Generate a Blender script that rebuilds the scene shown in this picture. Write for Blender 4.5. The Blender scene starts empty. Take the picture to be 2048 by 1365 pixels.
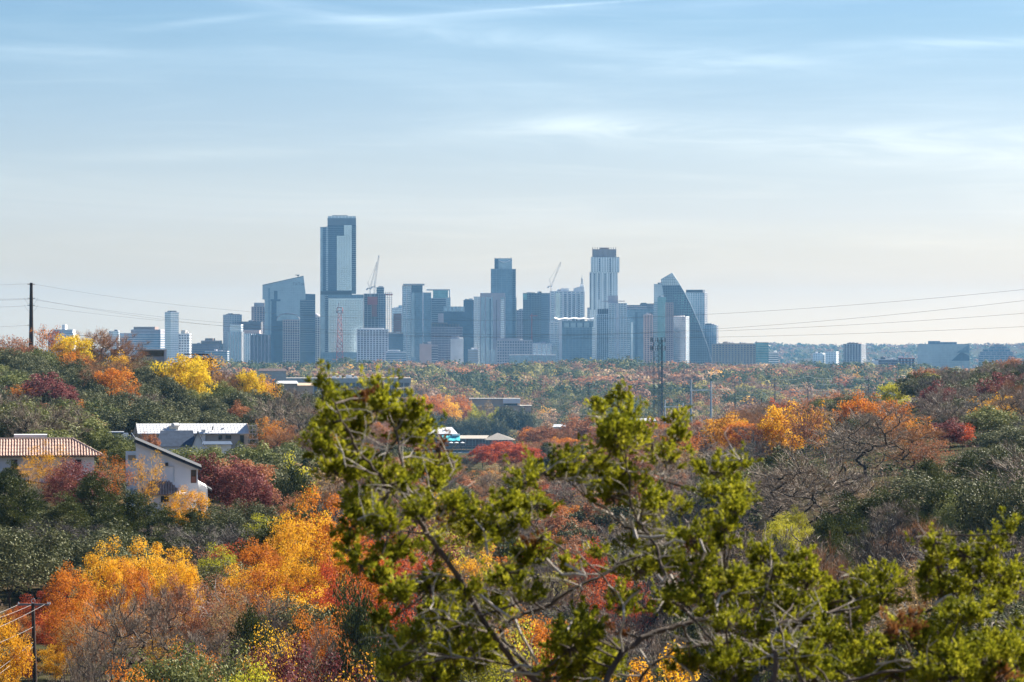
import bpy, math, random
import numpy as np
from mathutils import Vector, Matrix

S = bpy.context.scene
COL = S.collection
R = math.radians

# ------------------------------------------------------------------ camera
FPX = 7350.0          # focal length in pixels of the 2048 px wide photograph
H = 85.0              # eye height above the lake
HOR = 690.0           # row of the true horizon
cd = bpy.data.cameras.new('camera')
cam = bpy.data.objects.new('camera', cd)
COL.objects.link(cam)
cam.location = (0, 0, H)
cam.rotation_euler = (R(90), 0, 0)
cd.sensor_width = 36.0
cd.lens = FPX * 36.0 / 2048.0
cd.shift_y = (HOR - 682.5) / 2048.0
cd.clip_start = 0.5
cd.clip_end = 60000
cd.dof.use_dof = True
cd.dof.focus_distance = 900.0
cd.dof.aperture_fstop = 14.0
S.camera = cam

# ------------------------------------------------------------------ light
SUN_AZ = R(50)        # to the right of the view direction
SUN_EL = R(36)
sl = bpy.data.lights.new('sun', 'SUN')
sl.energy = 5.0
sl.angle = R(0.5)
sl.color = (1.0, 0.93, 0.82)
sun = bpy.data.objects.new('sun', sl)
COL.objects.link(sun)
sd = Vector((math.sin(SUN_AZ) * math.cos(SUN_EL), math.cos(SUN_AZ) * math.cos(SUN_EL), math.sin(SUN_EL)))
sun.rotation_euler = sd.to_track_quat('Z', 'Y').to_euler()
sun.location = (300, 100, 400)

world = bpy.data.worlds.new('World')
S.world = world
world.use_nodes = True
WN, WL = world.node_tree.nodes, world.node_tree.links
WN.clear()


def wm(op, a, b=None, c=None):
    n = WN.new('ShaderNodeMath')
    n.operation = op
    for i, v in enumerate((a, b, c)):
        if v is None:
            continue
        if isinstance(v, (int, float)):
            n.inputs[i].default_value = v
        else:
            WL.new(v, n.inputs[i])
    return n.outputs[0]


def wmix(f, a, b, mode='MIX'):
    n = WN.new('ShaderNodeMix')
    n.data_type = 'RGBA'
    n.blend_type = mode
    for i, v in ((0, f), (6, a), (7, b)):
        if isinstance(v, (int, float)):
            n.inputs[i].default_value = v
        elif isinstance(v, tuple):
            n.inputs[i].default_value = v + (1,)
        else:
            WL.new(v, n.inputs[i])
    return n.outputs[2]


sky = WN.new('ShaderNodeTexSky')
sky.sky_type = 'NISHITA'
sky.sun_disc = False
sky.sun_elevation = SUN_EL
sky.sun_rotation = SUN_AZ
sky.altitude = 250
sky.air_density = 1.0
sky.dust_density = 1.2
sky.ozone_density = 2.5
tc = WN.new('ShaderNodeTexCoord')
sx = WN.new('ShaderNodeSeparateXYZ')
WL.new(tc.outputs['Generated'], sx.inputs[0])
az = wm('ARCTAN2', sx.outputs[0], sx.outputs[1])
el = wm('ARCSINE', sx.outputs[2])


def wnoise(sa, se, detail=6, rough=0.6, off=0.0, dist=0.0):
    cv = WN.new('ShaderNodeCombineXYZ')
    WL.new(wm('MULTIPLY_ADD', az, sa, off), cv.inputs[0])
    WL.new(wm('MULTIPLY', el, se), cv.inputs[1])
    n = WN.new('ShaderNodeTexNoise')
    n.inputs['Scale'].default_value = 1.0
    n.inputs['Detail'].default_value = detail
    n.inputs['Roughness'].default_value = rough
    n.inputs['Distortion'].default_value = dist
    WL.new(cv.outputs[0], n.inputs['Vector'])
    return n.outputs[0]


def wstep(v, a, b):
    n = WN.new('ShaderNodeMapRange')
    n.interpolation_type = 'SMOOTHSTEP'
    n.inputs[1].default_value = a
    n.inputs[2].default_value = b
    WL.new(v, n.inputs[0])
    return n.outputs[0]


# the sky deepens to blue with height
ramp = WN.new('ShaderNodeValToRGB')
cr = ramp.color_ramp
SKY_RAMP = [(0.0, (0.689, 0.59, 0.453)), (0.1, (0.474, 0.407, 0.364)), (0.22, (0.4, 0.387, 0.438)), (0.38, (0.31, 0.337, 0.407)), (0.55, (0.229, 0.295, 0.369)), (0.75, (0.201, 0.279, 0.38)), (1.0, (0.23, 0.31, 0.42))]
cr.elements[0].position = 0.0
cr.elements[0].color = SKY_RAMP[0][1] + (1,)
cr.elements[1].position = 1.0
cr.elements[1].color = SKY_RAMP[-1][1] + (1,)
for p_, c_ in SKY_RAMP[1:-1]:
    e_ = cr.elements.new(p_)
    e_.color = c_ + (1,)
WL.new(wm('MULTIPLY', el, 1 / 0.16), ramp.inputs[0])
lift = wmix(wstep(el, 0.16, 0.7), (1.0, 1.0, 1.0), (1.15, 1.08, 1.0))
base = wmix(1.0, wmix(1.0, sky.outputs[0], ramp.outputs[0], 'MULTIPLY'), lift, 'MULTIPLY')

# thin cirrus in streaks: broad veil, finer streaks, a few longer wisps
veil = wstep(wnoise(7, 60, 5, 0.55, 3.7, 0.8), 0.42, 0.85)
streak = wstep(wnoise(11, 150, 6, 0.58, 11.3, 1.4), 0.46, 0.86)


def wisp(px, py, lx, ly, tilt):
    # soft elongated wisp: centre and half lengths measured as angles
    a0, e0 = (px - 1024) / FPX, (HOR - py) / FPX
    dx = wm('SUBTRACT', az, a0)
    de = wm('SUBTRACT', wm('SUBTRACT', el, e0), wm('MULTIPLY', dx, tilt))
    q = wm('ADD', wm('POWER', wm('MULTIPLY', wm('ABSOLUTE', dx), FPX / lx), 2.0),
           wm('POWER', wm('MULTIPLY', wm('ABSOLUTE', de), FPX / ly), 2.0))
    return wm('EXPONENT', wm('MULTIPLY', q, -1.0))


wn2 = wnoise(16, 110, 7, 0.6, 7.1, 1.6)
wnf = wstep(wn2, 0.30, 0.68)
ws = None
for a in ((1170, 250, 180, 22, 0.03, 0.6), (1500, 268, 460, 34, 0.0, 0.42), (1900, 92, 300, 12, 0.0, 0.45), (1150, 12, 190, 3.0, 0.07, 0.6),
          (900, 32, 330, 10, 0.05, 0.35), (640, 25, 260, 16, -0.16, 0.40), (1480, 130, 330, 22, 0.03, 0.40), (1100, 85, 420, 26, -0.09, 0.35),
          (400, 48, 120, 7, 0.12, 0.40), (120, 108, 180, 10, -0.03, 0.40), (1900, 300, 320, 40, 0.02, 0.35), (420, 310, 260, 12, 0.03, 0.25)):
    m_ = wm('MULTIPLY', wisp(*a[:5]), a[5] * 0.75)
    ws = m_ if ws is None else wm('ADD', ws, m_)
cl = wm('ADD', wm('MULTIPLY', veil, 0.20), wm('MULTIPLY', streak, 0.10))
cl = wm('ADD', cl, wm('MULTIPLY', ws, wm('MULTIPLY_ADD', wnf, 0.75, 0.25)))
clf = WN.new('ShaderNodeClamp')
WL.new(cl, clf.inputs[0])
cloudy = wmix(1.0, wmix(0.55, base, sky.outputs[0]), (1.16, 1.04, 1.00), 'MULTIPLY')
final = wmix(wm('MULTIPLY', clf.outputs[0], 0.62), base, cloudy)
bg = WN.new('ShaderNodeBackground')
bg.inputs[1].default_value = 0.10
WL.new(final, bg.inputs[0])
wo = WN.new('ShaderNodeOutputWorld')
WL.new(bg.outputs[0], wo.inputs[0])

S.view_settings.view_transform = 'Standard'
S.view_settings.look = 'None'
S.view_settings.exposure = 1.65
S.view_settings.gamma = 1.0
S.view_settings.use_curve_mapping = False
S.render.engine = 'CYCLES'
cy = S.cycles
cy.max_bounces = 6
cy.diffuse_bounces = 3
cy.glossy_bounces = 2
cy.transmission_bounces = 4
cy.volume_bounces = 0
cy.transparent_max_bounces = 6
cy.use_denoising = True
cy.denoising_prefilter = 'ACCURATE'
cy.denoiser = 'OPENIMAGEDENOISE'
cy.denoising_input_passes = 'RGB_ALBEDO_NORMAL'
cy.use_adaptive_sampling = False
cy.caustics_reflective = False
cy.caustics_refractive = False
S.render.film_transparent = False

# ------------------------------------------------------------------ helpers
rng = np.random.default_rng(11)
random.seed(5)


def at(px, py, d):
    """world point seen at photo pixel (px, py) at forward distance d"""
    return Vector(((px - 1024) / FPX * d, d, H - (py - HOR) / FPX * d))


def zat(py, d):
    return H - (py - HOR) / FPX * d


def tag(o, label=None, cat=None, group=None, kind=None):
    if label:
        o['label'] = label
    if cat:
        o['category'] = cat
    if group:
        o['group'] = group
    if kind:
        o['kind'] = kind
    return o


def empty(name, loc=(0, 0, 0), rz=0.0, parent=None):
    o = bpy.data.objects.new(name, None)
    o.empty_display_size = 0.5
    COL.objects.link(o)
    o.location = loc
    o.rotation_euler = (0, 0, rz)
    if parent:
        o.parent = parent
    return o


def link(name, me, parent=None, loc=None):
    o = bpy.data.objects.new(name, me)
    COL.objects.link(o)
    if parent:
        o.parent = parent
    if loc is not None:
        o.location = loc
    return o


def np_mesh(name, V, F, attrs=None, smooth=False):
    """mesh from numpy: V (n,3), F (m,k) with constant k"""
    V = np.asarray(V, dtype=np.float32)
    F = np.asarray(F, dtype=np.int32)
    me = bpy.data.meshes.new(name)
    k = F.shape[1]
    me.vertices.add(len(V))
    me.vertices.foreach_set('co', V.ravel())
    me.loops.add(F.size)
    me.loops.foreach_set('vertex_index', F.ravel())
    me.polygons.add(len(F))
    me.polygons.foreach_set('loop_start', np.arange(0, F.size, k, dtype=np.int32))
    me.polygons.foreach_set('loop_total', np.full(len(F), k, dtype=np.int32))
    if smooth:
        me.polygons.foreach_set('use_smooth', np.ones(len(F), dtype=bool))
    for an, (typ, data) in (attrs or {}).items():
        a = me.attributes.new(an, typ, 'POINT')
        if typ == 'FLOAT':
            a.data.foreach_set('value', np.asarray(data, dtype=np.float32).ravel())
        else:
            a.data.foreach_set('vector', np.asarray(data, dtype=np.float32).ravel())
    me.update(calc_edges=True)
    me.validate()
    return me


class MB:
    """collects boxes, prisms and tubes and builds them as one mesh"""

    def __init__(self):
        self.v = []
        self.f = []

    def poly(self, pts):
        b = len(self.v)
        self.v += [tuple(p) for p in pts]
        self.f.append(tuple(range(b, b + len(pts))))
        return self

    def hexa(self, lo, hi):
        b = len(self.v)
        self.v += [tuple(p) for p in lo] + [tuple(p) for p in hi]
        self.f += [(b + 3, b + 2, b + 1, b), (b + 4, b + 5, b + 6, b + 7)]
        for i in range(4):
            j = (i + 1) % 4
            self.f.append((b + i, b + j, b + 4 + j, b + 4 + i))
        return self

    def box(self, x0, x1, y0, y1, z0, z1):
        return self.hexa([(x0, y0, z0), (x1, y0, z0), (x1, y1, z0), (x0, y1, z0)],
                         [(x0, y0, z1), (x1, y0, z1), (x1, y1, z1), (x0, y1, z1)])

    def prism_xz(self, pts, y0, y1):
        """polygon in the x-z plane (seen from -y) extruded from y0 to y1"""
        n = len(pts)
        b = len(self.v)
        self.v += [(p[0], y0, p[1]) for p in pts] + [(p[0], y1, p[1]) for p in pts]
        self.f += [tuple(range(b, b + n)), tuple(range(b + 2 * n - 1, b + n - 1, -1))]
        for i in range(n):
            j = (i + 1) % n
            self.f.append((b + i, b + n + i, b + n + j, b + j))
        return self

    def bar(self, a, c, r0, r1=None, n=5):
        r1 = r0 if r1 is None else r1
        a, c = Vector(a), Vector(c)
        d = (c - a)
        if d.length < 1e-6:
            return self
        d.normalize()
        u = d.orthogonal().normalized()
        w = d.cross(u)
        b = len(self.v)
        for p, r in ((a, r0), (c, r1)):
            for i in range(n):
                t = 2 * math.pi * i / n
                self.v.append(tuple(p + u * (r * math.cos(t)) + w * (r * math.sin(t))))
        for i in range(n):
            j = (i + 1) % n
            self.f.append((b + i, b + j, b + n + j, b + n + i))
        self.f += [tuple(range(b + n - 1, b - 1, -1)), tuple(range(b + n, b + 2 * n))]
        return self

    def path(self, pts, r0, r1=None, n=5):
        r1 = r0 if r1 is None else r1
        m = len(pts) - 1
        for i in range(m):
            self.bar(pts[i], pts[i + 1], r0 + (r1 - r0) * i / m, r0 + (r1 - r0) * (i + 1) / m, n)
        return self

    def mesh(self, name, mat=None, smooth=False):
        me = bpy.data.meshes.new(name)
        me.from_pydata(self.v, [], self.f)
        if smooth:
            for p in me.polygons:
                p.use_smooth = True
        if mat:
            me.materials.append(mat)
        me.update()
        return me

    def build(self, name, mat, parent=None, kind=None, loc=None, smooth=False):
        o = link(name, self.mesh(name, mat, smooth), parent, loc)
        if kind:
            o['kind'] = kind
        return o


# ------------------------------------------------------------------ materials
MATS = {}


def mat(name, col, rough=0.8, metal=0.0, var=0.12, scale=1.0, spec=0.4, bump=0.0, streak=0.0):
    """plain surface with soft procedural variation in object space"""
    if name in MATS:
        return MATS[name]
    m = bpy.data.materials.new(name)
    m.use_nodes = True
    N, L = m.node_tree.nodes, m.node_tree.links
    b = N['Principled BSDF']
    b.inputs['Roughness'].default_value = rough
    b.inputs['Metallic'].default_value = metal
    b.inputs['Specular IOR Level'].default_value = spec
    t = N.new('ShaderNodeTexCoord')
    n = N.new('ShaderNodeTexNoise')
    n.inputs['Scale'].default_value = scale
    n.inputs['Detail'].default_value = 5
    mp = N.new('ShaderNodeMapping')
    mp.inputs['Scale'].default_value = (1, 1, 1 if not streak else streak)
    L.new(t.outputs['Object'], mp.inputs[0])
    L.new(mp.outputs[0], n.inputs['Vector'])
    r = N.new('ShaderNodeMapRange')
    r.inputs[1].default_value = 0.3
    r.inputs[2].default_value = 0.7
    r.inputs[3].default_value = 1 - var
    r.inputs[4].default_value = 1 + var
    L.new(n.outputs[0], r.inputs[0])
    mx = N.new('ShaderNodeMix')
    mx.data_type = 'RGBA'
    mx.blend_type = 'MULTIPLY'
    mx.inputs[0].default_value = 1
    mx.inputs[6].default_value = tuple(col) + (1,)
    L.new(r.outputs[0], mx.inputs[7])
    L.new(mx.outputs[2], b.inputs['Base Color'])
    if bump:
        bp = N.new('ShaderNodeBump')
        bp.inputs['Strength'].default_value = bump
        L.new(n.outputs[0], bp.inputs['Height'])
        L.new(bp.outputs[0], b.inputs['Normal'])
    MATS[name] = m
    return m


def glass(name, col, cell=(3.0, 3.0, 3.8), var=0.35, rough=0.18, spec=0.6, metal=0.0):
    """curtain wall: every pane of the grid gets its own slight tint"""
    if name in MATS:
        return MATS[name]
    m = bpy.data.materials.new(name)
    m.use_nodes = True
    N, L = m.node_tree.nodes, m.node_tree.links
    b = N['Principled BSDF']
    b.inputs['Roughness'].default_value = rough
    b.inputs['Specular IOR Level'].default_value = spec
    b.inputs['Metallic'].default_value = metal
    t = N.new('ShaderNodeTexCoord')
    sn = N.new('ShaderNodeVectorMath')
    sn.operation = 'SNAP'
    sn.inputs[1].default_value = cell
    L.new(t.outputs['Object'], sn.inputs[0])
    wn = N.new('ShaderNodeTexWhiteNoise')
    L.new(sn.outputs[0], wn.inputs[0])
    ns = N.new('ShaderNodeTexNoise')
    ns.inputs['Scale'].default_value = 0.035
    ns.inputs['Detail'].default_value = 3
    L.new(t.outputs['Object'], ns.inputs['Vector'])
    ad = N.new('ShaderNodeMath')
    ad.operation = 'MULTIPLY_ADD'
    L.new(wn.outputs[0], ad.inputs[0])
    ad.inputs[1].default_value = var
    L.new(ns.outputs[0], ad.inputs[2])
    r = N.new('ShaderNodeMapRange')
    r.inputs[1].default_value = 0.3
    r.inputs[2].default_value = 0.7 + var
    r.inputs[3].default_value = 1 - var
    r.inputs[4].default_value = 1 + var
    L.new(ad.outputs[0], r.inputs[0])
    mx = N.new('ShaderNodeMix')
    mx.data_type = 'RGBA'
    mx.blend_type = 'MULTIPLY'
    mx.inputs[0].default_value = 1
    mx.inputs[6].default_value = tuple(col) + (1,)
    L.new(r.outputs[0], mx.inputs[7])
    L.new(mx.outputs[2], b.inputs['Base Color'])
    MATS[name] = m
    return m


def leaf_mat(name, cols, trans=0.35, attr='lv', rand=0.5, rough=0.6, coltree=False):
    """foliage: ramp over a per-leaf value, shifted a little per tree"""
    m = bpy.data.materials.new(name)
    m.use_nodes = True
    N, L = m.node_tree.nodes, m.node_tree.links
    N.clear()
    out = N.new('ShaderNodeOutputMaterial')
    at_ = N.new('ShaderNodeAttribute')
    at_.attribute_name = attr
    oi = N.new('ShaderNodeObjectInfo')
    ad = N.new('ShaderNodeMath')
    ad.operation = 'MULTIPLY_ADD'
    ad.inputs[1].default_value = rand
    L.new(oi.outputs['Random'], ad.inputs[0])
    L.new(at_.outputs['Fac'], ad.inputs[2])
    sc = N.new('ShaderNodeMath')
    sc.operation = 'MULTIPLY'
    sc.inputs[1].default_value = 1.0 / (1 + rand)
    L.new(ad.outputs[0], sc.inputs[0])
    rp = N.new('ShaderNodeValToRGB')
    e = rp.color_ramp.elements
    n = len(cols)
    e[0].position = 0.0
    e[0].color = tuple(cols[0]) + (1,)
    e[1].position = 1.0
    e[1].color = tuple(cols[-1]) + (1,)
    for i in range(1, n - 1):
        x = e.new(i / (n - 1))
        x.color = tuple(cols[i]) + (1,)
    L.new(sc.outputs[0], rp.inputs[0])
    p = N.new('ShaderNodeBsdfPrincipled')
    p.inputs['Roughness'].default_value = rough
    p.inputs['Specular IOR Level'].default_value = 0.10
    L.new(rp.outputs[0], p.inputs['Base Color'])
    tr = N.new('ShaderNodeBsdfTranslucent')
    L.new(rp.outputs[0], tr.inputs['Color'])
    mx = N.new('ShaderNodeMixShader')
    mx.inputs[0].default_value = trans
    L.new(p.outputs[0], mx.inputs[1])
    L.new(tr.outputs[0], mx.inputs[2])
    L.new(mx.outputs[0], out.inputs['Surface'])
    MATS[name] = m
    return m

# ------------------------------------------------------------------ terrain
PXC = np.array([-500, 0, 250, 450, 600, 750, 950, 1200, 1400, 1550, 1700, 1850, 2048, 2550], float)
DR = np.array([0.5, 5, 10, 16, 40, 100, 180, 260, 320, 390, 450, 600, 700, 800, 870, 950, 1020, 1300, 1600, 2000, 2350,
               2450, 2860, 2890, 3000, 3100, 3300, 3600, 4200, 4700, 5200, 5700, 6000, 8000, 9500, 11500, 13000, 16000], float)


def row(*v):
    return v


ZT = {
    0.5: 83.4, 5: 83.2, 10: 82, 16: 80, 40: 72, 100: 60,
    180: row(52, 51, 50, 49, 48, 48, 48, 48, 48, 50, 52, 54, 56, 58),
    260: row(58, 58, 57.5, 56.5, 53, 48, 48, 48, 50, 53, 54, 55, 56, 58),
    320: row(60, 59.5, 59, 59, 58.5, 52, 49, 48, 52, 57, 58, 59, 60, 62),
    390: row(64.5, 64, 63.5, 63, 61, 53, 50, 49, 54, 64, 64, 63, 63, 66),
    450: row(69, 68.3, 66.5, 64, 58, 53, 50, 49, 55, 65, 66, 66, 66, 68),
    600: row(68, 66.5, 66, 62, 56, 52, 49, 48, 54, 62, 65, 66.5, 67, 69),
    700: row(66, 63, 62, 60, 55.5, 51, 48.5, 48, 54, 60, 63.5, 66, 67, 70),
    800: row(66, 63, 61.7, 60.5, 57, 51, 48, 48, 54.5, 60, 62.5, 66, 68, 71),
    870: row(70, 68, 66, 63.5, 58, 51, 47.5, 48, 55, 60, 62, 66.5, 69, 72),
    950: row(75, 73.5, 72, 67, 60, 51.5, 47, 47.5, 55, 60, 62, 68, 71, 74),
    1020: row(78, 77, 75, 70, 61.5, 52, 46, 47, 54, 59, 62, 69, 72, 75),
    1300: row(70, 66, 62, 57, 50, 44, 40.5, 40, 44, 48, 54, 60, 65, 70),
    1600: row(60, 54, 50, 46, 43, 40, 38, 38, 39, 41, 45, 50, 54, 60),
    2000: row(40, 36, 30, 27, 25, 23, 22, 22, 24, 26, 30, 34, 38, 44),
    2350: row(20, 16, 12, 8, 5, 3, 2, 2, 5, 8, 12, 16, 20, 26),
    2450: row(16, 12, 8, 3, -2, -3, -3, -3, -2, 5, 9, 12, 16, 22),
    2860: row(16, 12, 8, 4, -2, -3, -3, -3, -1, 6, 10, 14, 18, 22),
    2890: row(17, 13, 10, 6, 3, 2, 1.5, 2, 5, 8, 12, 15, 18, 22),
    3000: row(22, 20, 17, 14, 11, 9, 8, 10, 13, 14, 15, 17, 19, 23),
    3100: row(26, 24, 22, 20, 18, 16.5, 16, 18, 19, 19, 19, 19, 21, 25),
    3300: row(30, 28, 27, 26, 25, 24, 23, 24, 25, 25, 24, 23, 24, 28),
    3600: row(36, 35, 35, 34.5, 34, 34, 33, 33, 33, 33, 31, 30, 30, 34),
    4200: 45, 4700: row(52, 52, 52, 52, 52, 52, 52, 52, 52, 51, 48, 44, 42, 42),
    5200: row(48, 48, 48, 48, 48, 48, 48, 48, 48, 46, 42, 36, 34, 34),
    5700: 18, 6000: 8, 8000: 6, 9500: 14,
    11500: row(58, 62, 60, 58, 60, 62, 58, 60, 60, 66, 64, 68, 66, 66),
    13000: row(66, 70, 68, 70, 72, 70, 66, 70, 72, 78, 80, 76, 79, 74),
    16000: 60,
}
ZG = np.array([np.full(len(PXC), ZT[d], float) if np.isscalar(ZT[d]) else np.array(ZT[d], float) for d in DR])


def smooth_t(t):
    return t * t * (3 - 2 * t)


def ground_z(x, y):
    """height of the ground at world x, y (arrays allowed)"""
    x = np.asarray(x, float)
    y = np.asarray(y, float)
    d = np.clip(y, DR[0], DR[-1] - 1)
    px = np.clip(1024 + x / np.maximum(d, 0.5) * FPX, PXC[0], PXC[-1] - 1e-3)
    i = np.clip(np.searchsorted(DR, d, 'right') - 1, 0, len(DR) - 2)
    j = np.clip(np.searchsorted(PXC, px, 'right') - 1, 0, len(PXC) - 2)
    u = (d - DR[i]) / (DR[i + 1] - DR[i])
    v = smooth_t((px - PXC[j]) / (PXC[j + 1] - PXC[j]))
    z = (ZG[i, j] * (1 - u) * (1 - v) + ZG[i + 1, j] * u * (1 - v) + ZG[i, j + 1] * (1 - u) * v + ZG[i + 1, j + 1] * u * v)
    amp = np.clip((d - 60) / 300, 0, 1) * np.where(d > 9000, 6.0, 0.6)
    wl = np.where(d > 9000, 260.0, 23.0)
    z = z + amp * (np.sin(x / wl + 1.3 * np.sin(y / wl / 1.7)) * 0.6 + np.sin(x / wl * 2.3 + y / wl * 0.4) * 0.4)
    return z


def gz(px, d):
    return float(ground_z((px - 1024) / FPX * d, d))


ds = np.concatenate([np.linspace(-30, 0, 4), np.geomspace(0.6, 60, 34), np.geomspace(64, 2300, 150), np.linspace(2320, 3000, 40),
                     np.geomspace(3030, 17000, 70)])
tt = np.linspace(-0.36, 0.36, 150)
DD, TT = np.meshgrid(ds, tt, indexing='ij')
XX = TT * (np.maximum(DD, 0) + 60)
ZZ = ground_z(XX, DD)
V = np.stack([XX, DD, ZZ], -1).reshape(-1, 3)
nr, nc = DD.shape
idx = np.arange(nr * nc).reshape(nr, nc)
F = np.stack([idx[:-1, :-1], idx[:-1, 1:], idx[1:, 1:], idx[1:, :-1]], -1).reshape(-1, 4)
me = np_mesh('ground', V, F, smooth=True)
m = bpy.data.materials.new('ground_litter')
m.use_nodes = True
N, L = m.node_tree.nodes, m.node_tree.links
b = N['Principled BSDF']
b.inputs['Roughness'].default_value = 0.95
b.inputs['Specular IOR Level'].default_value = 0.0
t = N.new('ShaderNodeTexCoord')
n1 = N.new('ShaderNodeTexNoise')
n1.inputs['Scale'].default_value = 0.035
n1.inputs['Detail'].default_value = 9
n1.inputs['Roughness'].default_value = 0.7
L.new(t.outputs['Object'], n1.inputs['Vector'])
rp = N.new('ShaderNodeValToRGB')
e = rp.color_ramp.elements
e[0].position, e[0].color = 0.28, (0.025, 0.03, 0.014, 1)
e[1].position, e[1].color = 0.75, (0.13, 0.085, 0.045, 1)
x = e.new(0.45)
x.color = (0.05, 0.048, 0.024, 1)
x = e.new(0.6)
x.color = (0.085, 0.06, 0.035, 1)
L.new(n1.outputs[0], rp.inputs[0])
L.new(rp.outputs[0], b.inputs['Base Color'])
me.materials.append(m)
ground = link('ground', me)
tag(ground, kind='structure')

# the lake
wmat = bpy.data.materials.new('lake_water')
wmat.use_nodes = True
N, L = wmat.node_tree.nodes, wmat.node_tree.links
b = N['Principled BSDF']
b.inputs['Base Color'].default_value = (0.02, 0.05, 0.055, 1)
b.inputs['Roughness'].default_value = 0.12
b.inputs['IOR'].default_value = 1.33
n1 = N.new('ShaderNodeTexNoise')
n1.inputs['Scale'].default_value = 0.6
n1.inputs['Detail'].default_value = 4
t = N.new('ShaderNodeTexCoord')
L.new(t.outputs['Object'], n1.inputs['Vector'])
bp = N.new('ShaderNodeBump')
bp.inputs['Strength'].default_value = 0.5
bp.inputs['Distance'].default_value = 0.4
L.new(n1.outputs[0], bp.inputs['Height'])
L.new(bp.outputs[0], b.inputs['Normal'])
w = MB().poly([(-260, 2300, 0), (260, 2300, 0), (260, 2895, 0), (-260, 2895, 0)]).build('lake', wmat)
tag(w, kind='structure')

# ------------------------------------------------------------------ downtown
G = {
    'steel': glass('glass_steel', (0.36, 0.49, 0.58), metal=0.55, var=0.25),
    'dark': glass('glass_dark', (0.055, 0.095, 0.14), metal=0.35),
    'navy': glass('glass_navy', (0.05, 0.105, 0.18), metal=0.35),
    'blue': glass('glass_blue', (0.15, 0.26, 0.36), metal=0.45, var=0.4),
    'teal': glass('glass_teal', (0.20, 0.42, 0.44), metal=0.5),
    'pale': glass('glass_pale', (0.62, 0.72, 0.77), metal=0.5, var=0.16),
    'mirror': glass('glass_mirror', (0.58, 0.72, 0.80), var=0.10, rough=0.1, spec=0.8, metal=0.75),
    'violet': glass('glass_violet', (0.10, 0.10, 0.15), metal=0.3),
    'white': mat('white_concrete', (0.85, 0.84, 0.81), scale=0.05),
    'cream': mat('cream_stone', (0.66, 0.59, 0.50), scale=0.05),
    'conc': mat('grey_concrete', (0.48, 0.48, 0.48), scale=0.05),
    'lav': mat('lavender_concrete', (0.46, 0.43, 0.45), scale=0.05),
    'brown': mat('brown_stone', (0.24, 0.16, 0.12), scale=0.05),
    'pink': mat('pink_granite', (0.55, 0.40, 0.36), scale=0.05),
    'brick': mat('red_brick', (0.27, 0.09, 0.06), scale=0.2),
    'dkgrey': mat('dark_metal_panel', (0.06, 0.07, 0.085), scale=0.05),
    'mull': mat('mullion_metal', (0.18, 0.22, 0.26), rough=0.5, scale=0.05),
    'crane_white': mat('crane_white', (0.42, 0.42, 0.42), scale=0.2),
    'crane_red': mat('crane_red', (0.42, 0.10, 0.08), scale=0.2),
    'tan': mat('tan_panel', (0.58, 0.47, 0.36), scale=0.05),
    'roofw': mat('white_roofing', (0.78, 0.77, 0.74), scale=0.08),
}


def facade(band, fin, x0, x1, y0, y1, z0, z1, bmb, fmb):
    if band:
        fh, bh, pr = band[:3]
        n = max(1, int(round((z1 - z0) / fh)))
        for i in range(1, n + 1):
            z = z0 + (z1 - z0) * i / n
            bmb.box(x0 - pr, x1 + pr, y0 - pr, y1 + pr, z - bh, z + (0.05 if i < n else 0.4))
    if fin:
        bw, fw, pr = fin[:3]
        zt = z1 + 0.25
        n = max(1, int(round((x1 - x0) / bw)))
        for i in range(n + 1):
            x = x0 + (x1 - x0) * i / n
            fmb.box(x - fw / 2, x + fw / 2, y0 - pr, y0 + 0.1, z0, zt)
            fmb.box(x - fw / 2, x + fw / 2, y1 - 0.1, y1 + pr, z0, zt)
        n = max(1, int(round((y1 - y0) / bw)))
        for i in range(1, n):
            y = y0 + (y1 - y0) * i / n
            fmb.box(x0 - pr, x0 + 0.1, y - fw / 2, y + fw / 2, z0, zt)
            fmb.box(x1 - 0.1, x1 + pr, y - fw / 2, y + fw / 2, z0, zt)


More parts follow.
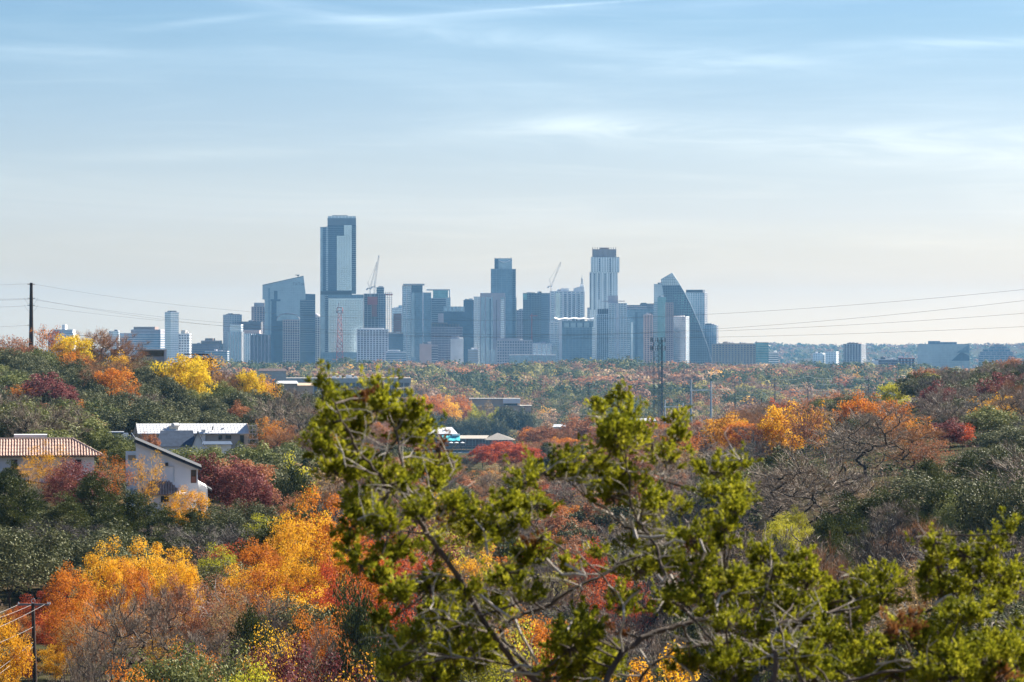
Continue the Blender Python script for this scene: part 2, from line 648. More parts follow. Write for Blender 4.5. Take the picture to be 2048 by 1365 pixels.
class Tower:
    """a building: silhouette from photo column x0 to x1, top row yt, at distance d"""

    def __init__(s, name, label, x0, x1, d, th=14, r=0.22, base=None):
        s.x0, s.x1, s.d = x0, x1, d
        s.s = d / FPX
        s.th = abs(R(th))
        s.flip = th < 0
        W = (x1 - x0) * s.s
        if r <= 0.01 or abs(th) < 0.5:
            s.th = 0.0
            s.w, s.dep = W, max(18.0, min(34.0, W * 0.8))
        else:
            s.w = W * (1 - r) / math.cos(s.th)
            s.dep = W * r / math.sin(s.th)
        pxm = (x0 + x1) / 2
        phi = math.atan((pxm - 1024) / FPX)
        tot = (-s.th if s.flip else s.th) + phi
        s.gz = gz(pxm, d) - 1.0 if base is None else base
        if not s.flip:
            A = at(x0, HOR, d)
        else:
            Bp = at(x1, HOR, d)
            A = Bp - Vector((math.cos(tot), -math.sin(tot), 0)) * s.w
        s.root = empty(name, (A.x, A.y, s.gz), -tot)
        tag(s.root, label, 'building', 'downtown skyline buildings')
        s.count = {}

    def z(s, py):
        return zat(py, s.d) - s.gz

    def span(s, a, b, ins=0.0, depf=1.0):
        """local x and y ranges of a block seen from column a to b"""
        if s.flip:
            a, b = s.x0 + s.x1 - b, s.x0 + s.x1 - a
        dep = s.dep * depf
        if s.th > 0:
            dep = min(dep, 0.6 * (b - a) * s.s / math.sin(s.th))
        ya = (s.dep - dep) / 2 + ins
        yb = ya + dep - 2 * ins
        xa = ((a - s.x0) * s.s - ya * math.sin(s.th)) / math.cos(s.th)
        xb = ((b - s.x0) * s.s - yb * math.sin(s.th)) / math.cos(s.th)
        if s.flip:
            xa, xb = s.w - xb, s.w - xa
        return xa, xb, ya, yb

    def block(s, name, a, b, yt, yb=None, body='blue', band=None, fin=None, depf=1.0, ins=0.0, front=0.0):
        """one volume from row yb (None: the ground) up to row yt with its facade grid"""
        xa, xb, y0, y1 = s.span(a, b, ins, depf)
        y0 -= front
        z0 = 0.0 if yb is None else s.z(yb)
        z1 = s.z(yt)
        o = MB().box(xa, xb, y0, y1, z0, z1).build(name, G[body], s.root)
        bm_, fm_ = MB(), MB()
        facade(band, fin, xa, xb, y0, y1, z0, z1, bm_, fm_)
        if bm_.v:
            bm_.build('floor_bands', G[band[3]], o, 'stuff')
        if fm_.v:
            fm_.build('facade_piers', G[fin[3]], o, 'stuff')
        if name == 'body' and xb - xa > 12:
            q = random.Random(int(a * 7 + yt))
            for _ in range(q.randint(2, 4)):
                w_, x_, y_ = q.uniform(2.5, 7), q.uniform(0.08, 0.7), q.uniform(0.25, 0.6)
                MB().box(xa + (xb - xa) * x_, min(xb - 0.5, xa + (xb - xa) * x_ + w_), y0 + (y1 - y0) * y_, y0 + (y1 - y0) * y_ + 4, z1 + 0.45, z1 + q.uniform(1.6, 3.6)).build(
                    'rooftop_unit', G[q.choice(('conc', 'dkgrey', 'lav', 'white'))], o)
        return o

    def cap(s, name, a, b, y0, y1, body, depf=0.7):
        return s.block(name, a, b, y0, y1, body, depf=depf)


SLAB = (3.6, 0.9, 0.30)
BALC = (3.3, 0.5, 1.1)


def sl_(m, fh=3.7, bh=0.9, pr=0.3):
    return (fh, bh, pr, m)


def fn_(m, bw=4.5, fw=0.8, pr=0.22):
    return (bw, fw, pr, m)


# ---- far left group
T = Tower('office_building', 'small pale stepped building just beyond the tree covered ridge', 96, 152, 6300, 8, 0.1)
T.block('body', 96, 152, 667, None, 'white', sl_('conc'), None)
T.block('upper_storeys', 106, 150, 660, 667, 'white', sl_('conc'), None, 0.9)
T.cap('penthouse', 124, 134, 650, 660, 'white')
T = Tower('office_building', 'little pale block peeping over the bare ridge trees', 218, 239, 6350, 8, 0.1)
T.block('body', 218, 239, 663, None, 'pale', sl_('white'), None)
T = Tower('office_building', 'wide blue grey banded office block with brown louvred top', 240, 330, 6400, 10, 0.12)
T.block('body', 240, 330, 667, None, 'blue', sl_('lav', 4, 1.8), None, 0.9)
T.block('upper_storeys', 262, 330, 660, 667, 'violet', sl_('lav', 4, 1.8), None, 0.9)
T.cap('mechanical_screen', 267, 317, 654, 660, 'brown')
T = Tower('apartment_tower', 'slim pale green glass tower standing alone beside the ridge', 330, 357, 6150, -38, 0.42)
T.block('body', 330, 357, 625, None, 'pale', sl_('white', 3.6, 0.5, 0.15), fn_('mull', 5, 0.4, 0.12))
T.cap('penthouse', 335, 353, 622, 625, 'dkgrey')
T = Tower('apartment_building', 'white gridded block tucked against the slim pale green tower', 357, 382, 6200, 10, 0.15)
T.block('body', 357, 382, 668, None, 'violet', sl_('white', 4.4, 1.9, 0.3), fn_('white', 4.4, 1.6, 0.25))
T.cap('penthouse', 362, 374, 661, 668, 'cream')
T = Tower('office_building', 'low stepped brown building left of the ribbed grey block', 384, 446, 6450, 8, 0.1)
T.block('body', 384, 446, 688, None, 'violet', sl_('brown'), None)
T.block('upper_storeys', 402, 444, 682, 688, 'brown', sl_('pink'), None, 0.8)
T.cap('penthouse', 410, 430, 677, 682, 'brown')
T = Tower('parking_garage', 'low blue garage deck in front of the stepped brown building', 410, 458, 6050, 6, 0.08)
T.block('body', 410, 458, 703, None, 'blue', sl_('conc', 3.5, 1.2, 0.3), None)

# ---- cluster left of the sloped roof tower
T = Tower('office_tower', 'grey office tower with a yellowish glass notch', 447, 483, 6500, -20, 0.33)
T.block('body', 447, 483, 630, None, 'steel', sl_('lav', 3.7, 1.2), fn_('lav', 4.5, 1.2))
T.cap('roof_edge', 452, 480, 628.5, 630, 'dkgrey')
T = Tower('office_building', 'pale glass block with ribbed grey lower front', 456, 487, 6250, 12, 0.15)
T.block('body', 456, 487, 664, None, 'steel', None, fn_('conc', 4.2, 1.6, 0.4))
T.block('upper_storeys', 460, 486, 650, 664, 'pale', sl_('white'), None, 0.9)
T = Tower('office_building', 'dark violet flat block behind the pink topped building', 482, 526, 6480, 8, 0.1)
T.block('body', 482, 526, 644, None, 'violet', sl_('dkgrey', 3.8, 0.8), None)
T = Tower('office_building', 'pink topped building with pale vertical ribs', 486, 523, 6300, 8, 0.1)
T.block('body', 486, 523, 668, None, 'blue', None, fn_('white', 3.6, 1.3, 0.4))
T.cap('roof_storey', 487, 522, 661, 668, 'pink', 0.9)
T = Tower('office_building', 'dark plum block whose vertical pilasters stand above its roof', 501, 541, 6150, 8, 0.1)
T.block('body', 501, 541, 671, None, 'violet', sl_('dkgrey', 4, 0.6), fn_('lav', 6.2, 1.4, 0.6))
for k in range(7):
    a = 502 + k * 6.2
    T.cap('pilaster_cap', a, a + 1.6, 668, 671, 'lav', 0.3)
T = Tower('hotel_tower', 'striped pinkish hotel tower left of the sloped roof tower', 504, 530, 6620, -12, 0.15)
T.block('body', 504, 530, 614, None, 'violet', sl_('pink', 3.4, 0.9), fn_('pink', 4.6, 2.0, 0.4))
T.cap('crown', 508, 529, 606, 614, 'lav', 0.9)

# ---- sloped roof tower with the sign
D2 = 6450


def px_prism(root, d, gz0, pts, y0, y1, m, name, parent=None, kind=None):
    s_ = d / FPX
    o = MB().prism_xz([((p[0] - pts[0][0]) * s_, zat(p[1], d) - gz0) for p in pts][::1], y0, y1)
    return o


def poly_tower(name, label, pts, d, dep, body, fh, band, th=0, cat='building', bays=None):
    """prism whose front outline is a photo outline (rows and columns) at distance d"""
    pxm = sum(p[0] for p in pts) / len(pts)
    g0 = gz(pxm, d) - 1
    s_ = d / FPX
    x_ref = min(p[0] for p in pts)
    A = at(x_ref, HOR, d)
    phi = math.atan((pxm - 1024) / FPX)
    rt = empty(name, (A.x, A.y, g0), -(phi + R(th)))
    tag(rt, label, cat, 'downtown skyline buildings')
    loc = [((p[0] - x_ref) * s_, (zat(p[1], d) - g0) if p[1] is not None else 0.0) for p in pts]
    o = MB().prism_xz(loc, 0, dep).build('body', G[body], rt)
    zs = [p[1] for p in loc]

    def xr(z):
        xs = []
        for i in range(len(loc)):
            a, b_ = loc[i], loc[(i + 1) % len(loc)]
            if (a[1] - z) * (b_[1] - z) <= 0 and abs(a[1] - b_[1]) > 1e-6:
                xs.append(a[0] + (b_[0] - a[0]) * (z - a[1]) / (b_[1] - a[1]))
        return (min(xs), max(xs)) if len(xs) >= 2 else None

    bm_ = MB()
    z = fh
    while z < max(zs) - 0.5:
        r_ = xr(z)
        if r_ and r_[1] - r_[0] > 1.5:
            p_ = band[1]
            bm_.box(r_[0] - p_, r_[1] + p_, -p_, dep + p_, z - band[0], z)
        z += fh
    bm_.build('floor_bands', G[band[2]], o, 'stuff')
    if bays:
        fm_ = MB()
        x = loc[0][0]
        xa, xb = min(p[0] for p in loc), max(p[0] for p in loc)
        n = int((xb - xa) / bays)
        for i in range(1, n):
            x = xa + (xb - xa) * i / n
            ztop = 0
            for k in range(len(loc)):
                a, b_ = loc[k], loc[(k + 1) % len(loc)]
                if (a[0] - x) * (b_[0] - x) <= 0 and abs(a[0] - b_[0]) > 1e-6:
                    ztop = max(ztop, a[1] + (b_[1] - a[1]) * (x - a[0]) / (b_[0] - a[0]))
            if ztop > 2:
                fm_.box(x - 0.16, x + 0.16, -0.12, 0.05, 0, ztop)
        fm_.build('mullions', G[band[2]], o, 'stuff')
    return rt, o, loc, g0, s_, x_ref


def wedge_part(rt, info, pts, y0, y1, m, name, d):
    g0, s_, xr_ = info
    loc = [((p[0] - xr_) * s_, (zat(p[1], d) - g0) if p[1] is not None else 0.0) for p in pts]
    return MB().prism_xz(loc, y0, y1).build(name, G[m], rt)


rt, bo, loc, g0, s_, xr_ = poly_tower('office_tower', 'blue glass tower with sloping roof, lettering near its top and a notched left corner',
                                      [(525, 571.5), (525, 599), (529.5, 599), (529.5, None), (606, None), (611, 588), (607, 553)][::-1], D2, 38, 'steel', 4.0,
                                      (0.5, 0.12, 'mull'), 0, bays=3.2)
inf = (g0, s_, xr_)
wedge_part(rt, inf, [(525, 571.5), (607, 553), (607, 551.8), (525, 570.0)][::-1], -0.4, 38.4, 'dkgrey', 'roof_edge', D2)
wedge_part(rt, inf, [(611, 588), (611.2, None), (630.5, None), (630.5, 588.5)], 3, 36, 'navy', 'side_wing', D2)
wedge_part(rt, inf, [(548, 582), (548, 599), (541, 599), (541, 603), (543, 603), (541, None), (553, None), (553, 603), (561, 603), (561, 599), (555, 599), (555, 582)],
           -0.9, 1, 'navy', 'glass_bay', D2)
wedge_part(rt, inf, [(536.5, 577), (536.5, None), (540, None), (540, 577)], -0.7, 1, 'blue', 'glass_strip', D2)
wedge_part(rt, inf, [(600, 600), (600, None), (611.2, None), (611.2, 600)], -0.9, 2.9, 'dark', 'balcony_wing', D2)
mb = MB()
for k in range(24):
    z0 = zat(602 + k * 4.4, D2) - g0
    mb.box((600.5 - xr_) * s_, (630 - xr_) * s_, -1.5, 2.6, z0, z0 + 0.4)
mb.build('balconies', G['lav'], rt, 'stuff')
# beacon dish on the roof edge
mb = MB()
zr = zat(555, D2) - g0
xb_ = (596 - xr_) * s_
mb.bar((xb_, 12, zr - 1), (xb_, 12, zr + 3.2), 0.5)
mb.bar((xb_, 12, zr + 2.6), (xb_, 12, zr + 4.6), 1.6, 3.0, 8)
mb.box(xb_ - 5, xb_ + 2, 11, 13, zr + 3.8, zr + 4.8)
mb.build('roof_davit', G['dkgrey'], rt)
tcv = bpy.data.curves.new('sign', 'FONT')
tcv.body = 'TikTok'
tcv.size = 7.2
tcv.extrude = 0.1
tmp = bpy.data.objects.new('tmp_sign', tcv)
COL.objects.link(tmp)
dg = bpy.context.evaluated_depsgraph_get()
sme = bpy.data.meshes.new_from_object(tmp.evaluated_get(dg))
bpy.data.objects.remove(tmp)
sme.materials.clear()
sme.materials.append(G['dkgrey'])
so = link('sign_lettering', sme, rt, ((585 - xr_) * s_, -0.45, zat(571, D2) - g0))
so.rotation_euler = (R(90), 0, 0)

# ---- cream arched tower and its domed neighbour, in front
T = Tower('bank_tower', 'pinkish gridded tower with an arched top before the sloped roof tower', 545, 599, 6180, 0, 0)
T.block('rear_block', 548, 566, 634, None, 'navy', sl_('dkgrey', 4, 0.5, 0.15), None, 0.8)
T.block('body', 566, 599, 640, None, 'violet', sl_('pink', 4.0, 1.6, 0.35), fn_('cream', 4.2, 1.3, 0.45))
xa, xb, y0, y1 = T.span(554, 599)
za = T.z(642)
pts = [(xa, za)] + [(xa + (xb - xa) * (0.5 - 0.5 * math.cos(math.pi * k / 14)), za + (T.z(627) - za) * math.sin(math.pi * k / 14) ** 0.8) for k in range(1, 14)] + [(xb, za)]
MB().prism_xz(pts[::-1], y0 + 1.5, y1 - 1).build('arched_top', G['steel'], T.root)
mb = MB()
for i in range(len(pts) - 1):
    mb.bar((pts[i][0], y0 + 1.2, pts[i][1]), (pts[i + 1][0], y0 + 1.2, pts[i + 1][1]), 0.8)
mb.build('arch_rim', G['lav'], T.root)
T = Tower('bank_tower', 'cream tower with a shallow dome beside the tallest tower', 616, 642, 6700, 6, 0.1)
T.block('body', 616, 642, 634, None, 'violet', sl_('cream', 4, 1.6), fn_('cream', 4.4, 1.6))
xa, xb, y0, y1 = T.span(622, 642)
mb = MB()
cx_, cy_, rr_ = (xa + xb) / 2, (y0 + y1) / 2, (xb - xa) / 2
for k in range(4):
    t0, t1 = k / 4 * math.pi / 2, (k + 1) / 4 * math.pi / 2
    mb.bar((cx_, cy_, T.z(634) + 6 * math.sin(t0)), (cx_, cy_, T.z(634) + 6 * math.sin(t1)), rr_ * math.cos(t0), rr_ * math.cos(t1) + 0.3, 16)
mb.build('dome', G['lav'], T.root)

# ---- the tallest tower
T = Tower('skyscraper', 'tallest dark glass skyscraper with pale mirror panel and set back crown', 640.5, 712, 6500, 0, 0)
d6 = T.d
T.block('lower_block', 640.5, 727, 590, None, 'blue', sl_('mull', 4.2, 0.35, 0.12), fn_('mull', 4.2, 0.3, 0.08), 0.95)
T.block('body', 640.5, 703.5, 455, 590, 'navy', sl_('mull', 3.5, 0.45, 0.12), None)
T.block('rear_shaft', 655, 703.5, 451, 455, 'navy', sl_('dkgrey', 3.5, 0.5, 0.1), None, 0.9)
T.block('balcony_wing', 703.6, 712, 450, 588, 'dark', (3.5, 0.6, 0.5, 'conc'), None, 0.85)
T.block('crown', 655, 712, 436.5, 450.5, 'mull', None, None, 0.92)
T.block('roof_screen', 656, 711.5, 432.5, 436.5, 'pale', None, fn_('white', 6, 0.4, 0.2), 0.88)
T.cap('roof_davit', 664, 695, 430.4, 431.6, 'dkgrey', 0.15)
xa, xb, y0, y1 = T.span(640.5, 703.5)


def panel(T, a, b, yt, yb, m, name, pr, band=None, fin=None, y=0.0):
    xa = (a - T.x0) * T.s
    xb = (b - T.x0) * T.s
    o = MB().box(xa, xb, y - pr, y + 0.3, T.z(yb), T.z(yt)).build(name, G[m], T.root)
    bm_, fm_ = MB(), MB()
    if band:
        n = max(1, int((T.z(yt) - T.z(yb)) / band[0]))
        for i in range(n + 1):
            z = T.z(yb) + (T.z(yt) - T.z(yb)) * i / n
            bm_.box(xa - 0.05, xb + 0.05, y - pr - band[2], y - pr + 0.1, z - band[1] / 2, z + band[1] / 2)
        bm_.build('floor_bands', G[band[3]], o, 'stuff')
    if fin:
        n = max(1, int((xb - xa) / fin[0]))
        for i in range(n + 1):
            x = xa + (xb - xa) * i / n
            fm_.box(x - fin[1] / 2, x + fin[1] / 2, y - pr - fin[2], y - pr + 0.1, T.z(yb), T.z(yt))
        fm_.build('mullions', G[fin[3]], o, 'stuff')
    return o


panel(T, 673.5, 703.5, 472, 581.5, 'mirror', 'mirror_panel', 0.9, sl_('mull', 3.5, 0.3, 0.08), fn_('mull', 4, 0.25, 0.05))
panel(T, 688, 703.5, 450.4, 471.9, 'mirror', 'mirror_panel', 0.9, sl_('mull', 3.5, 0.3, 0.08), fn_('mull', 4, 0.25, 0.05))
panel(T, 640.6, 645.5, 456, 588, 'steel', 'corner_strip', 0.9, sl_('mull', 3.5, 0.4, 0.1))
panel(T, 652, 656, 456, 588, 'steel', 'balcony_strip', 0.8, sl_('lav', 3.5, 0.8, 0.3))
panel(T, 641, 703.5, 582.5, 589.5, 'dkgrey', 'belt_storey', 1.2)
yl = T.span(640.5, 727, 0, 0.95)[2]
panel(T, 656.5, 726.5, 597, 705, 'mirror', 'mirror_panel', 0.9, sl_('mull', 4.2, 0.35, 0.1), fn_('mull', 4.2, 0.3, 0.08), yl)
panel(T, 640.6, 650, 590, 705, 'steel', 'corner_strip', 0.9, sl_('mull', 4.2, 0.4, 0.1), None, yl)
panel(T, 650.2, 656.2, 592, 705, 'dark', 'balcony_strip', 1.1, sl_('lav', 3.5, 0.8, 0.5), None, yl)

# ---- the tower under construction with open slabs
T = Tower('unfinished_tower', 'unfinished concrete tower with open floors and red netting beside the tallest tower', 728, 785, 6380, 0, 0)
T.block('core', 728, 757, 588, None, 'dkgrey', sl_('conc', 3.8, 0.5, 0.3), fn_('conc', 6, 0.7, 0.2), 0.9)
T.block('lift_core', 753, 768, 575, None, 'dark', sl_('conc', 3.8, 0.4, 0.2), None, 0.5)
T.block('clad_floors', 757, 771, 588, None, 'navy', sl_('conc', 3.8, 0.6, 0.3), fn_('conc', 4, 0.5, 0.2), 0.8)
mb, mc = MB(), MB()
x_a, x_b = (770 - 728) * T.s, (784.5 - 728) * T.s
for k in range(36):
    z = T.z(586) - 3.8 * k
    if z < 12:
        break
    mb.box(x_a, x_b, 4, 26, z - 0.45, z)
for k in range(4):
    x = x_a + 1 + (x_b - x_a - 2) * k / 3
    for y in (5, 24):
        mc.box(x - 0.35, x + 0.35, y, y + 0.7, 4, T.z(584))
mb.build('floor_slabs', G['conc'], T.root, 'stuff')
mc.build('columns', G['conc'], T.root, 'stuff')
panel(T, 735, 755, 594, 610, 'crane_red', 'netting', 2.2)
panel(T, 743, 754, 610, 634, 'brick', 'netting', 2.0)
panel(T, 770, 785.5, 588.5, 590.5, 'crane_red', 'safety_rail', -3.0)
T.cap('roof_plant', 757, 766, 572.5, 575, 'conc', 0.3)


def luffing_crane(label, base_px, base_py, mast_py, tip, back, d, colm, mast_z0=None, parentz=None):
    """tower crane with a raised lattice jib"""
    P0, P1 = at(base_px, base_py, d), at(base_px, mast_py, d)
    rt = empty('tower_crane', P0)
    tag(rt, label, 'crane', 'tower cranes over the skyline')

    def lat(a, c, w, name):
        mb = MB()
        a, c = Vector(a), Vector(c)
        dv = (c - a)
        n = max(3, int(dv.length / (w * 1.6)))
        u = Vector((0, 1, 0)) if abs(dv.normalized().y) < 0.9 else Vector((1, 0, 0))
        s1 = dv.normalized().cross(u).normalized() * w / 2
        s2 = dv.normalized().cross(s1).normalized() * w / 2
        cs = [s1 + s2, s1 - s2, -s1 - s2, -s1 + s2]
        for q in cs:
            mb.bar(a + q, c + q, w * 0.15, n=4)
        for i in range(n):
            p, r_ = a + dv * (i / n), a + dv * ((i + 1) / n)
            for k in range(4):
                e0, e1 = cs[k], cs[(k + 1) % 4]
                mb.bar(p + (e0 if i % 2 else e1), r_ + (e1 if i % 2 else e0), w * 0.08, n=3)
        return mb.build(name, G[colm], rt)

    top = P1 - P0
    lat((0, 0, 0), top, 2.2, 'mast')
    tp = at(tip[0], tip[1], d) - P0
    bk = at(back[0], back[1], d) - P0
    lat(top + Vector((0.6, 0, 0.5)), tp, 1.7, 'jib')
    lat(top, bk, 1.2, 'a_frame')
    MB().box(top.x - 5.5, top.x + 2, -1.6, 1.6, top.z - 0.8, top.z + 0.6).build('machinery_deck', G[colm], rt)
    MB().box(top.x - 6.5, top.x - 3.5, -1.4, 1.4, top.z - 3.2, top.z - 0.9).build('counterweight', G['conc'], rt)
    MB().box(top.x + 0.8, top.x + 2.6, -2.6, -1.5, top.z - 2.4, top.z - 0.9).build('cab', G['white'], rt)
    mb = MB()
    mb.bar(bk, tp, 0.16, n=3)
    mb.bar(tp, tp + Vector((0, 0, -9)), 0.12, n=3)
    mb.build('pendant_line', G['dkgrey'], rt)
    return rt


luffing_crane('pale crane leaning over the unfinished tower, the shorter of two', 740, 594, 577, (754, 525), (735.5, 566), 6376, 'crane_white')
luffing_crane('pale crane leaning over the unfinished tower, the taller of two', 749, 594, 574, (757.8, 511), (748.5, 562), 6392, 'crane_white')
luffing_crane('lone white crane rising beside the white tower with the spire', 1102, 588, 573, (1121.5, 525), (1099, 559), 6430, 'crane_white')

# ---- between the construction site and the Y roofed towers
T = Tower('apartment_building', 'white gridded midrise block in front of the unfinished tower', 714.5, 776, 6080, 0, 0)
T.block('body', 714.5, 776, 659, None, 'violet', sl_('white', 3.6, 1.5, 0.4), fn_('white', 5.0, 1.9, 0.3))
T.cap('roof_storey', 722, 768, 656.5, 659, 'white', 0.7)
T = Tower('office_tower', 'pale tower with a red brick front just behind the unfinished tower', 784, 806, 6900, 0, 0)
T.block('body', 784, 806, 617, None, 'pale', sl_('white', 4, 0.8), None)
panel(T, 787, 803, 628, 700, 'brick', 'brick_front', 1.0, sl_('brown', 4, 0.9, 0.2))
T.cap('penthouse', 797, 805, 611, 617, 'steel')
T = Tower('office_building', 'dark blue block with a pale roof band beside the white gridded midrise', 775, 806, 6240, 0, 0)
T.block('body', 775, 806, 668, None, 'navy', sl_('dkgrey', 4, 0.8, 0.1), None)
T.cap('roof_band', 775, 806, 665.5, 668, 'conc', 1.0)
T = Tower('low_building', 'low white stepped building at the foot of the dark blue block', 772, 812, 5960, 0, 0)
T.block('body', 772, 812, 705, None, 'blue', sl_('white', 3.6, 1.6, 0.4), None)
T.block('upper_storeys', 776, 800, 701, 705, 'blue', sl_('white', 3.6, 1.6, 0.4), None, 0.7)

T = Tower('apartment_tower', 'blue glass tower with a floating flat crown and white left column', 805, 862, 6420, 0, 0)
T.block('body', 822, 862, 586, None, 'blue', (3.4, 0.5, 0.35, 'mull'), fn_('mull', 7, 0.4, 0.2), 1.0)
T.block('white_column', 805, 822, 572, None, 'steel', (3.4, 0.6, 0.8, 'white'), fn_('white', 7.4, 1.2, 0.5), 0.8)
T.block('upper_shaft', 822.2, 845, 571, 586, 'navy', sl_('mull', 3.4, 0.4, 0.2), None, 0.8)
T.cap('crown_roof', 806, 849, 568, 571, 'conc', 1.05)
panel(T, 845, 847, 585, 700, 'white', 'white_fin', 1.2)
panel(T, 822.2, 829, 586, 715, 'steel', 'balcony_strip', 0.6, sl_('mull', 3.4, 0.6, 0.4))
T = Tower('hotel_tower', 'grey green tower with framed crown behind the flat crowned tower', 854, 901, 6720, 0, 0)
T.block('body', 862, 893, 597, None, 'dark', sl_('conc', 3.5, 1.0, 0.3), fn_('conc', 27, 2.0, 0.5))
T.block('side_wing', 893.2, 901, 596, None, 'steel', sl_('lav', 3.5, 0.7), None, 0.8)
T.block('upper_storeys', 866, 896, 581, 597, 'teal', sl_('mull', 3.5, 0.5, 0.2), None, 0.8)
T.cap('crown_roof', 853, 900, 579, 581, 'conc', 0.9)
panel(T, 898, 900, 581, 597, 'conc', 'crown_post', -4)
T = Tower('office_building', 'dark block with pale framed roof terrace beside the navy slab', 887, 928, 6640, 0, 0)
T.block('body', 887, 928, 624, None, 'navy', sl_('dkgrey', 4, 0.6, 0.1), None)
T.block('roof_terrace', 888, 928, 613.5, 624, 'steel', None, fn_('conc', 7, 1.5, 0.4), 0.9)
T = Tower('office_tower', 'plain navy slab with flat roof left of the lavender framed tower', 927, 949, 6700, 0, 0)
T.block('body', 927, 949, 601, None, 'navy', sl_('dkgrey', 3.8, 0.5, 0.1), None)
T = Tower('office_building', 'dark midrise with rusty brown rooftop in front of the grey green tower', 862, 925, 6260, 0, 0)
T.block('body', 862, 925, 655, None, 'violet', sl_('lav', 4.2, 0.5, 0.15), fn_('mull', 6, 0.5, 0.1))
T.block('upper_storeys', 864, 918, 648, 655, 'dkgrey', None, fn_('brown', 5, 0.8, 0.2), 0.9)
T.cap('stair_tower', 876, 887, 627, 648, 'lav', 0.4)
T.cap('rooftop_plant', 864, 895, 645.5, 648, 'brown', 0.6)
T = Tower('low_building', 'blank whitish box with small roof hut at the skyline foot', 901, 927, 6000, 0, 0)
T.block('body', 901, 927, 678, None, 'roofw', None, None)
T.cap('roof_hut', 903, 919, 672, 678, 'lav', 0.5)
T = Tower('low_building', 'pinkish plain block left of the blank whitish box', 839, 876, 6040, 0, 0)
T.block('body', 839, 863, 688, None, 'pink', None, None)
T.block('side_wing', 863.2, 876, 692, None, 'violet', sl_('lav', 4, 1.0), None, 0.8)
T = Tower('low_building', 'little cream building among trees right of the blank whitish box', 936, 956, 5940, 0, 0)
T.block('body', 936, 956, 700, None, 'cream', sl_('white', 4, 0.7), None)

T = Tower('apartment_tower', 'lavender framed tower with glass stripes before the round crowned tower', 948, 1010, 6320, 0, 0)
T.block('body', 961, 1010, 594.5, None, 'steel', (3.4, 0.35, 0.25, 'mull'), fn_('lav', 8.6, 1.5, 0.5))
T.block('left_wing', 948, 961, 594, None, 'pale', (3.4, 0.6, 0.9, 'white'), fn_('white', 5.5, 0.7, 0.4), 0.8)
T.block('crown_frame', 960.5, 1010.5, 586.5, 594.5, 'lav', None, None, 1.04)
panel(T, 986, 1001, 594.5, 700, 'lav', 'concrete_strip', 0.8)
panel(T, 992.5, 993.5, 600, 695, 'dkgrey', 'window_column', 1.0)
panel(T, 979, 981.5, 598, 700, 'navy', 'glass_strip', 0.7)
panel(T, 1001.5, 1008.5, 600, 700, 'pale', 'balcony_strip', 0.7, sl_('white', 3.4, 0.7, 0.5))

T = Tower('apartment_tower', 'tall blue tower with a rounded narrower crown holding a shallow curve', 982, 1033, 6620, 0, 0)
T.block('body', 982, 1024.5, 538.5, None, 'blue', (3.4, 0.4, 0.3, 'mull'), fn_('mull', 9, 0.6, 0.3))
T.block('side_wing', 1024.7, 1031.5, 538.8, None, 'navy', (3.4, 0.5, 0.6, 'mull'), None, 0.85)
T.block('lower_wing', 1031.7, 1033, 596, None, 'blue', (3.4, 0.4, 0.3, 'mull'), None, 0.7)
T.block('crown', 989, 1024, 517.5, 538.5, 'steel', sl_('mull', 3.4, 0.4, 0.15), None, 0.8)
panel(T, 989, 997, 518, 538.5, 'navy', 'crown_strip', -1.5)
xa, xb = (994 - 982) * T.s, (1024 - 982) * T.s
yc = T.span(989, 1024, 0, 0.8)[2]
mb = MB()
for k in range(12):
    t0, t1 = k / 12, (k + 1) / 12
    f = lambda t: T.z(518) - (T.z(518) - T.z(524.5)) * (1 - (2 * t - 1) ** 2)
    mb.bar((xa + (xb - xa) * t0, yc - 0.4, f(t0)), (xa + (xb - xa) * t1, yc - 0.4, f(t1)), 0.8)
mb.build('crown_curve', G['white'], T.root)
for q in (990, 1000, 1015, 1021, 1023.5):
    MB().bar(((q - 982) * T.s, yc + 3, T.z(518)), ((q - 982) * T.s, yc + 3, T.z(514.5)), 0.25, n=4).build('antenna', G['dkgrey'], T.root)
T = Tower('apartment_tower', 'grey beige sliver of tower right of the tall blue tower', 1033, 1048, 6850, 0, 0)
T.block('body', 1033, 1048, 621, None, 'violet', sl_('lav', 3.6, 1.2), fn_('lav', 4, 1.2))
T.cap('penthouse', 1040, 1046, 618, 621, 'lav')
T = Tower('office_tower', 'broad dark teal glass tower with low rooftop rail', 1046, 1101.5, 6560, 0, 0)
T.block('body', 1046, 1101.5, 587, None, 'dark', (3.8, 0.45, 0.2, 'mull'), fn_('mull', 5, 0.35, 0.12))
panel(T, 1046.3, 1054, 588, 600, 'teal', 'teal_corner', 0.6)  # teal glass panel, lighter than the tower body, at the upper corner
panel(T, 1060, 1062, 588, 690, 'navy', 'glass_strip', 0.6)
panel(T, 1082, 1101, 590, 690, 'navy', 'balcony_wing', 0.6, sl_('mull', 3.6, 0.7, 0.5))
T.cap('roof_edge', 1053, 1070, 585.3, 587, 'dkgrey', 0.6)
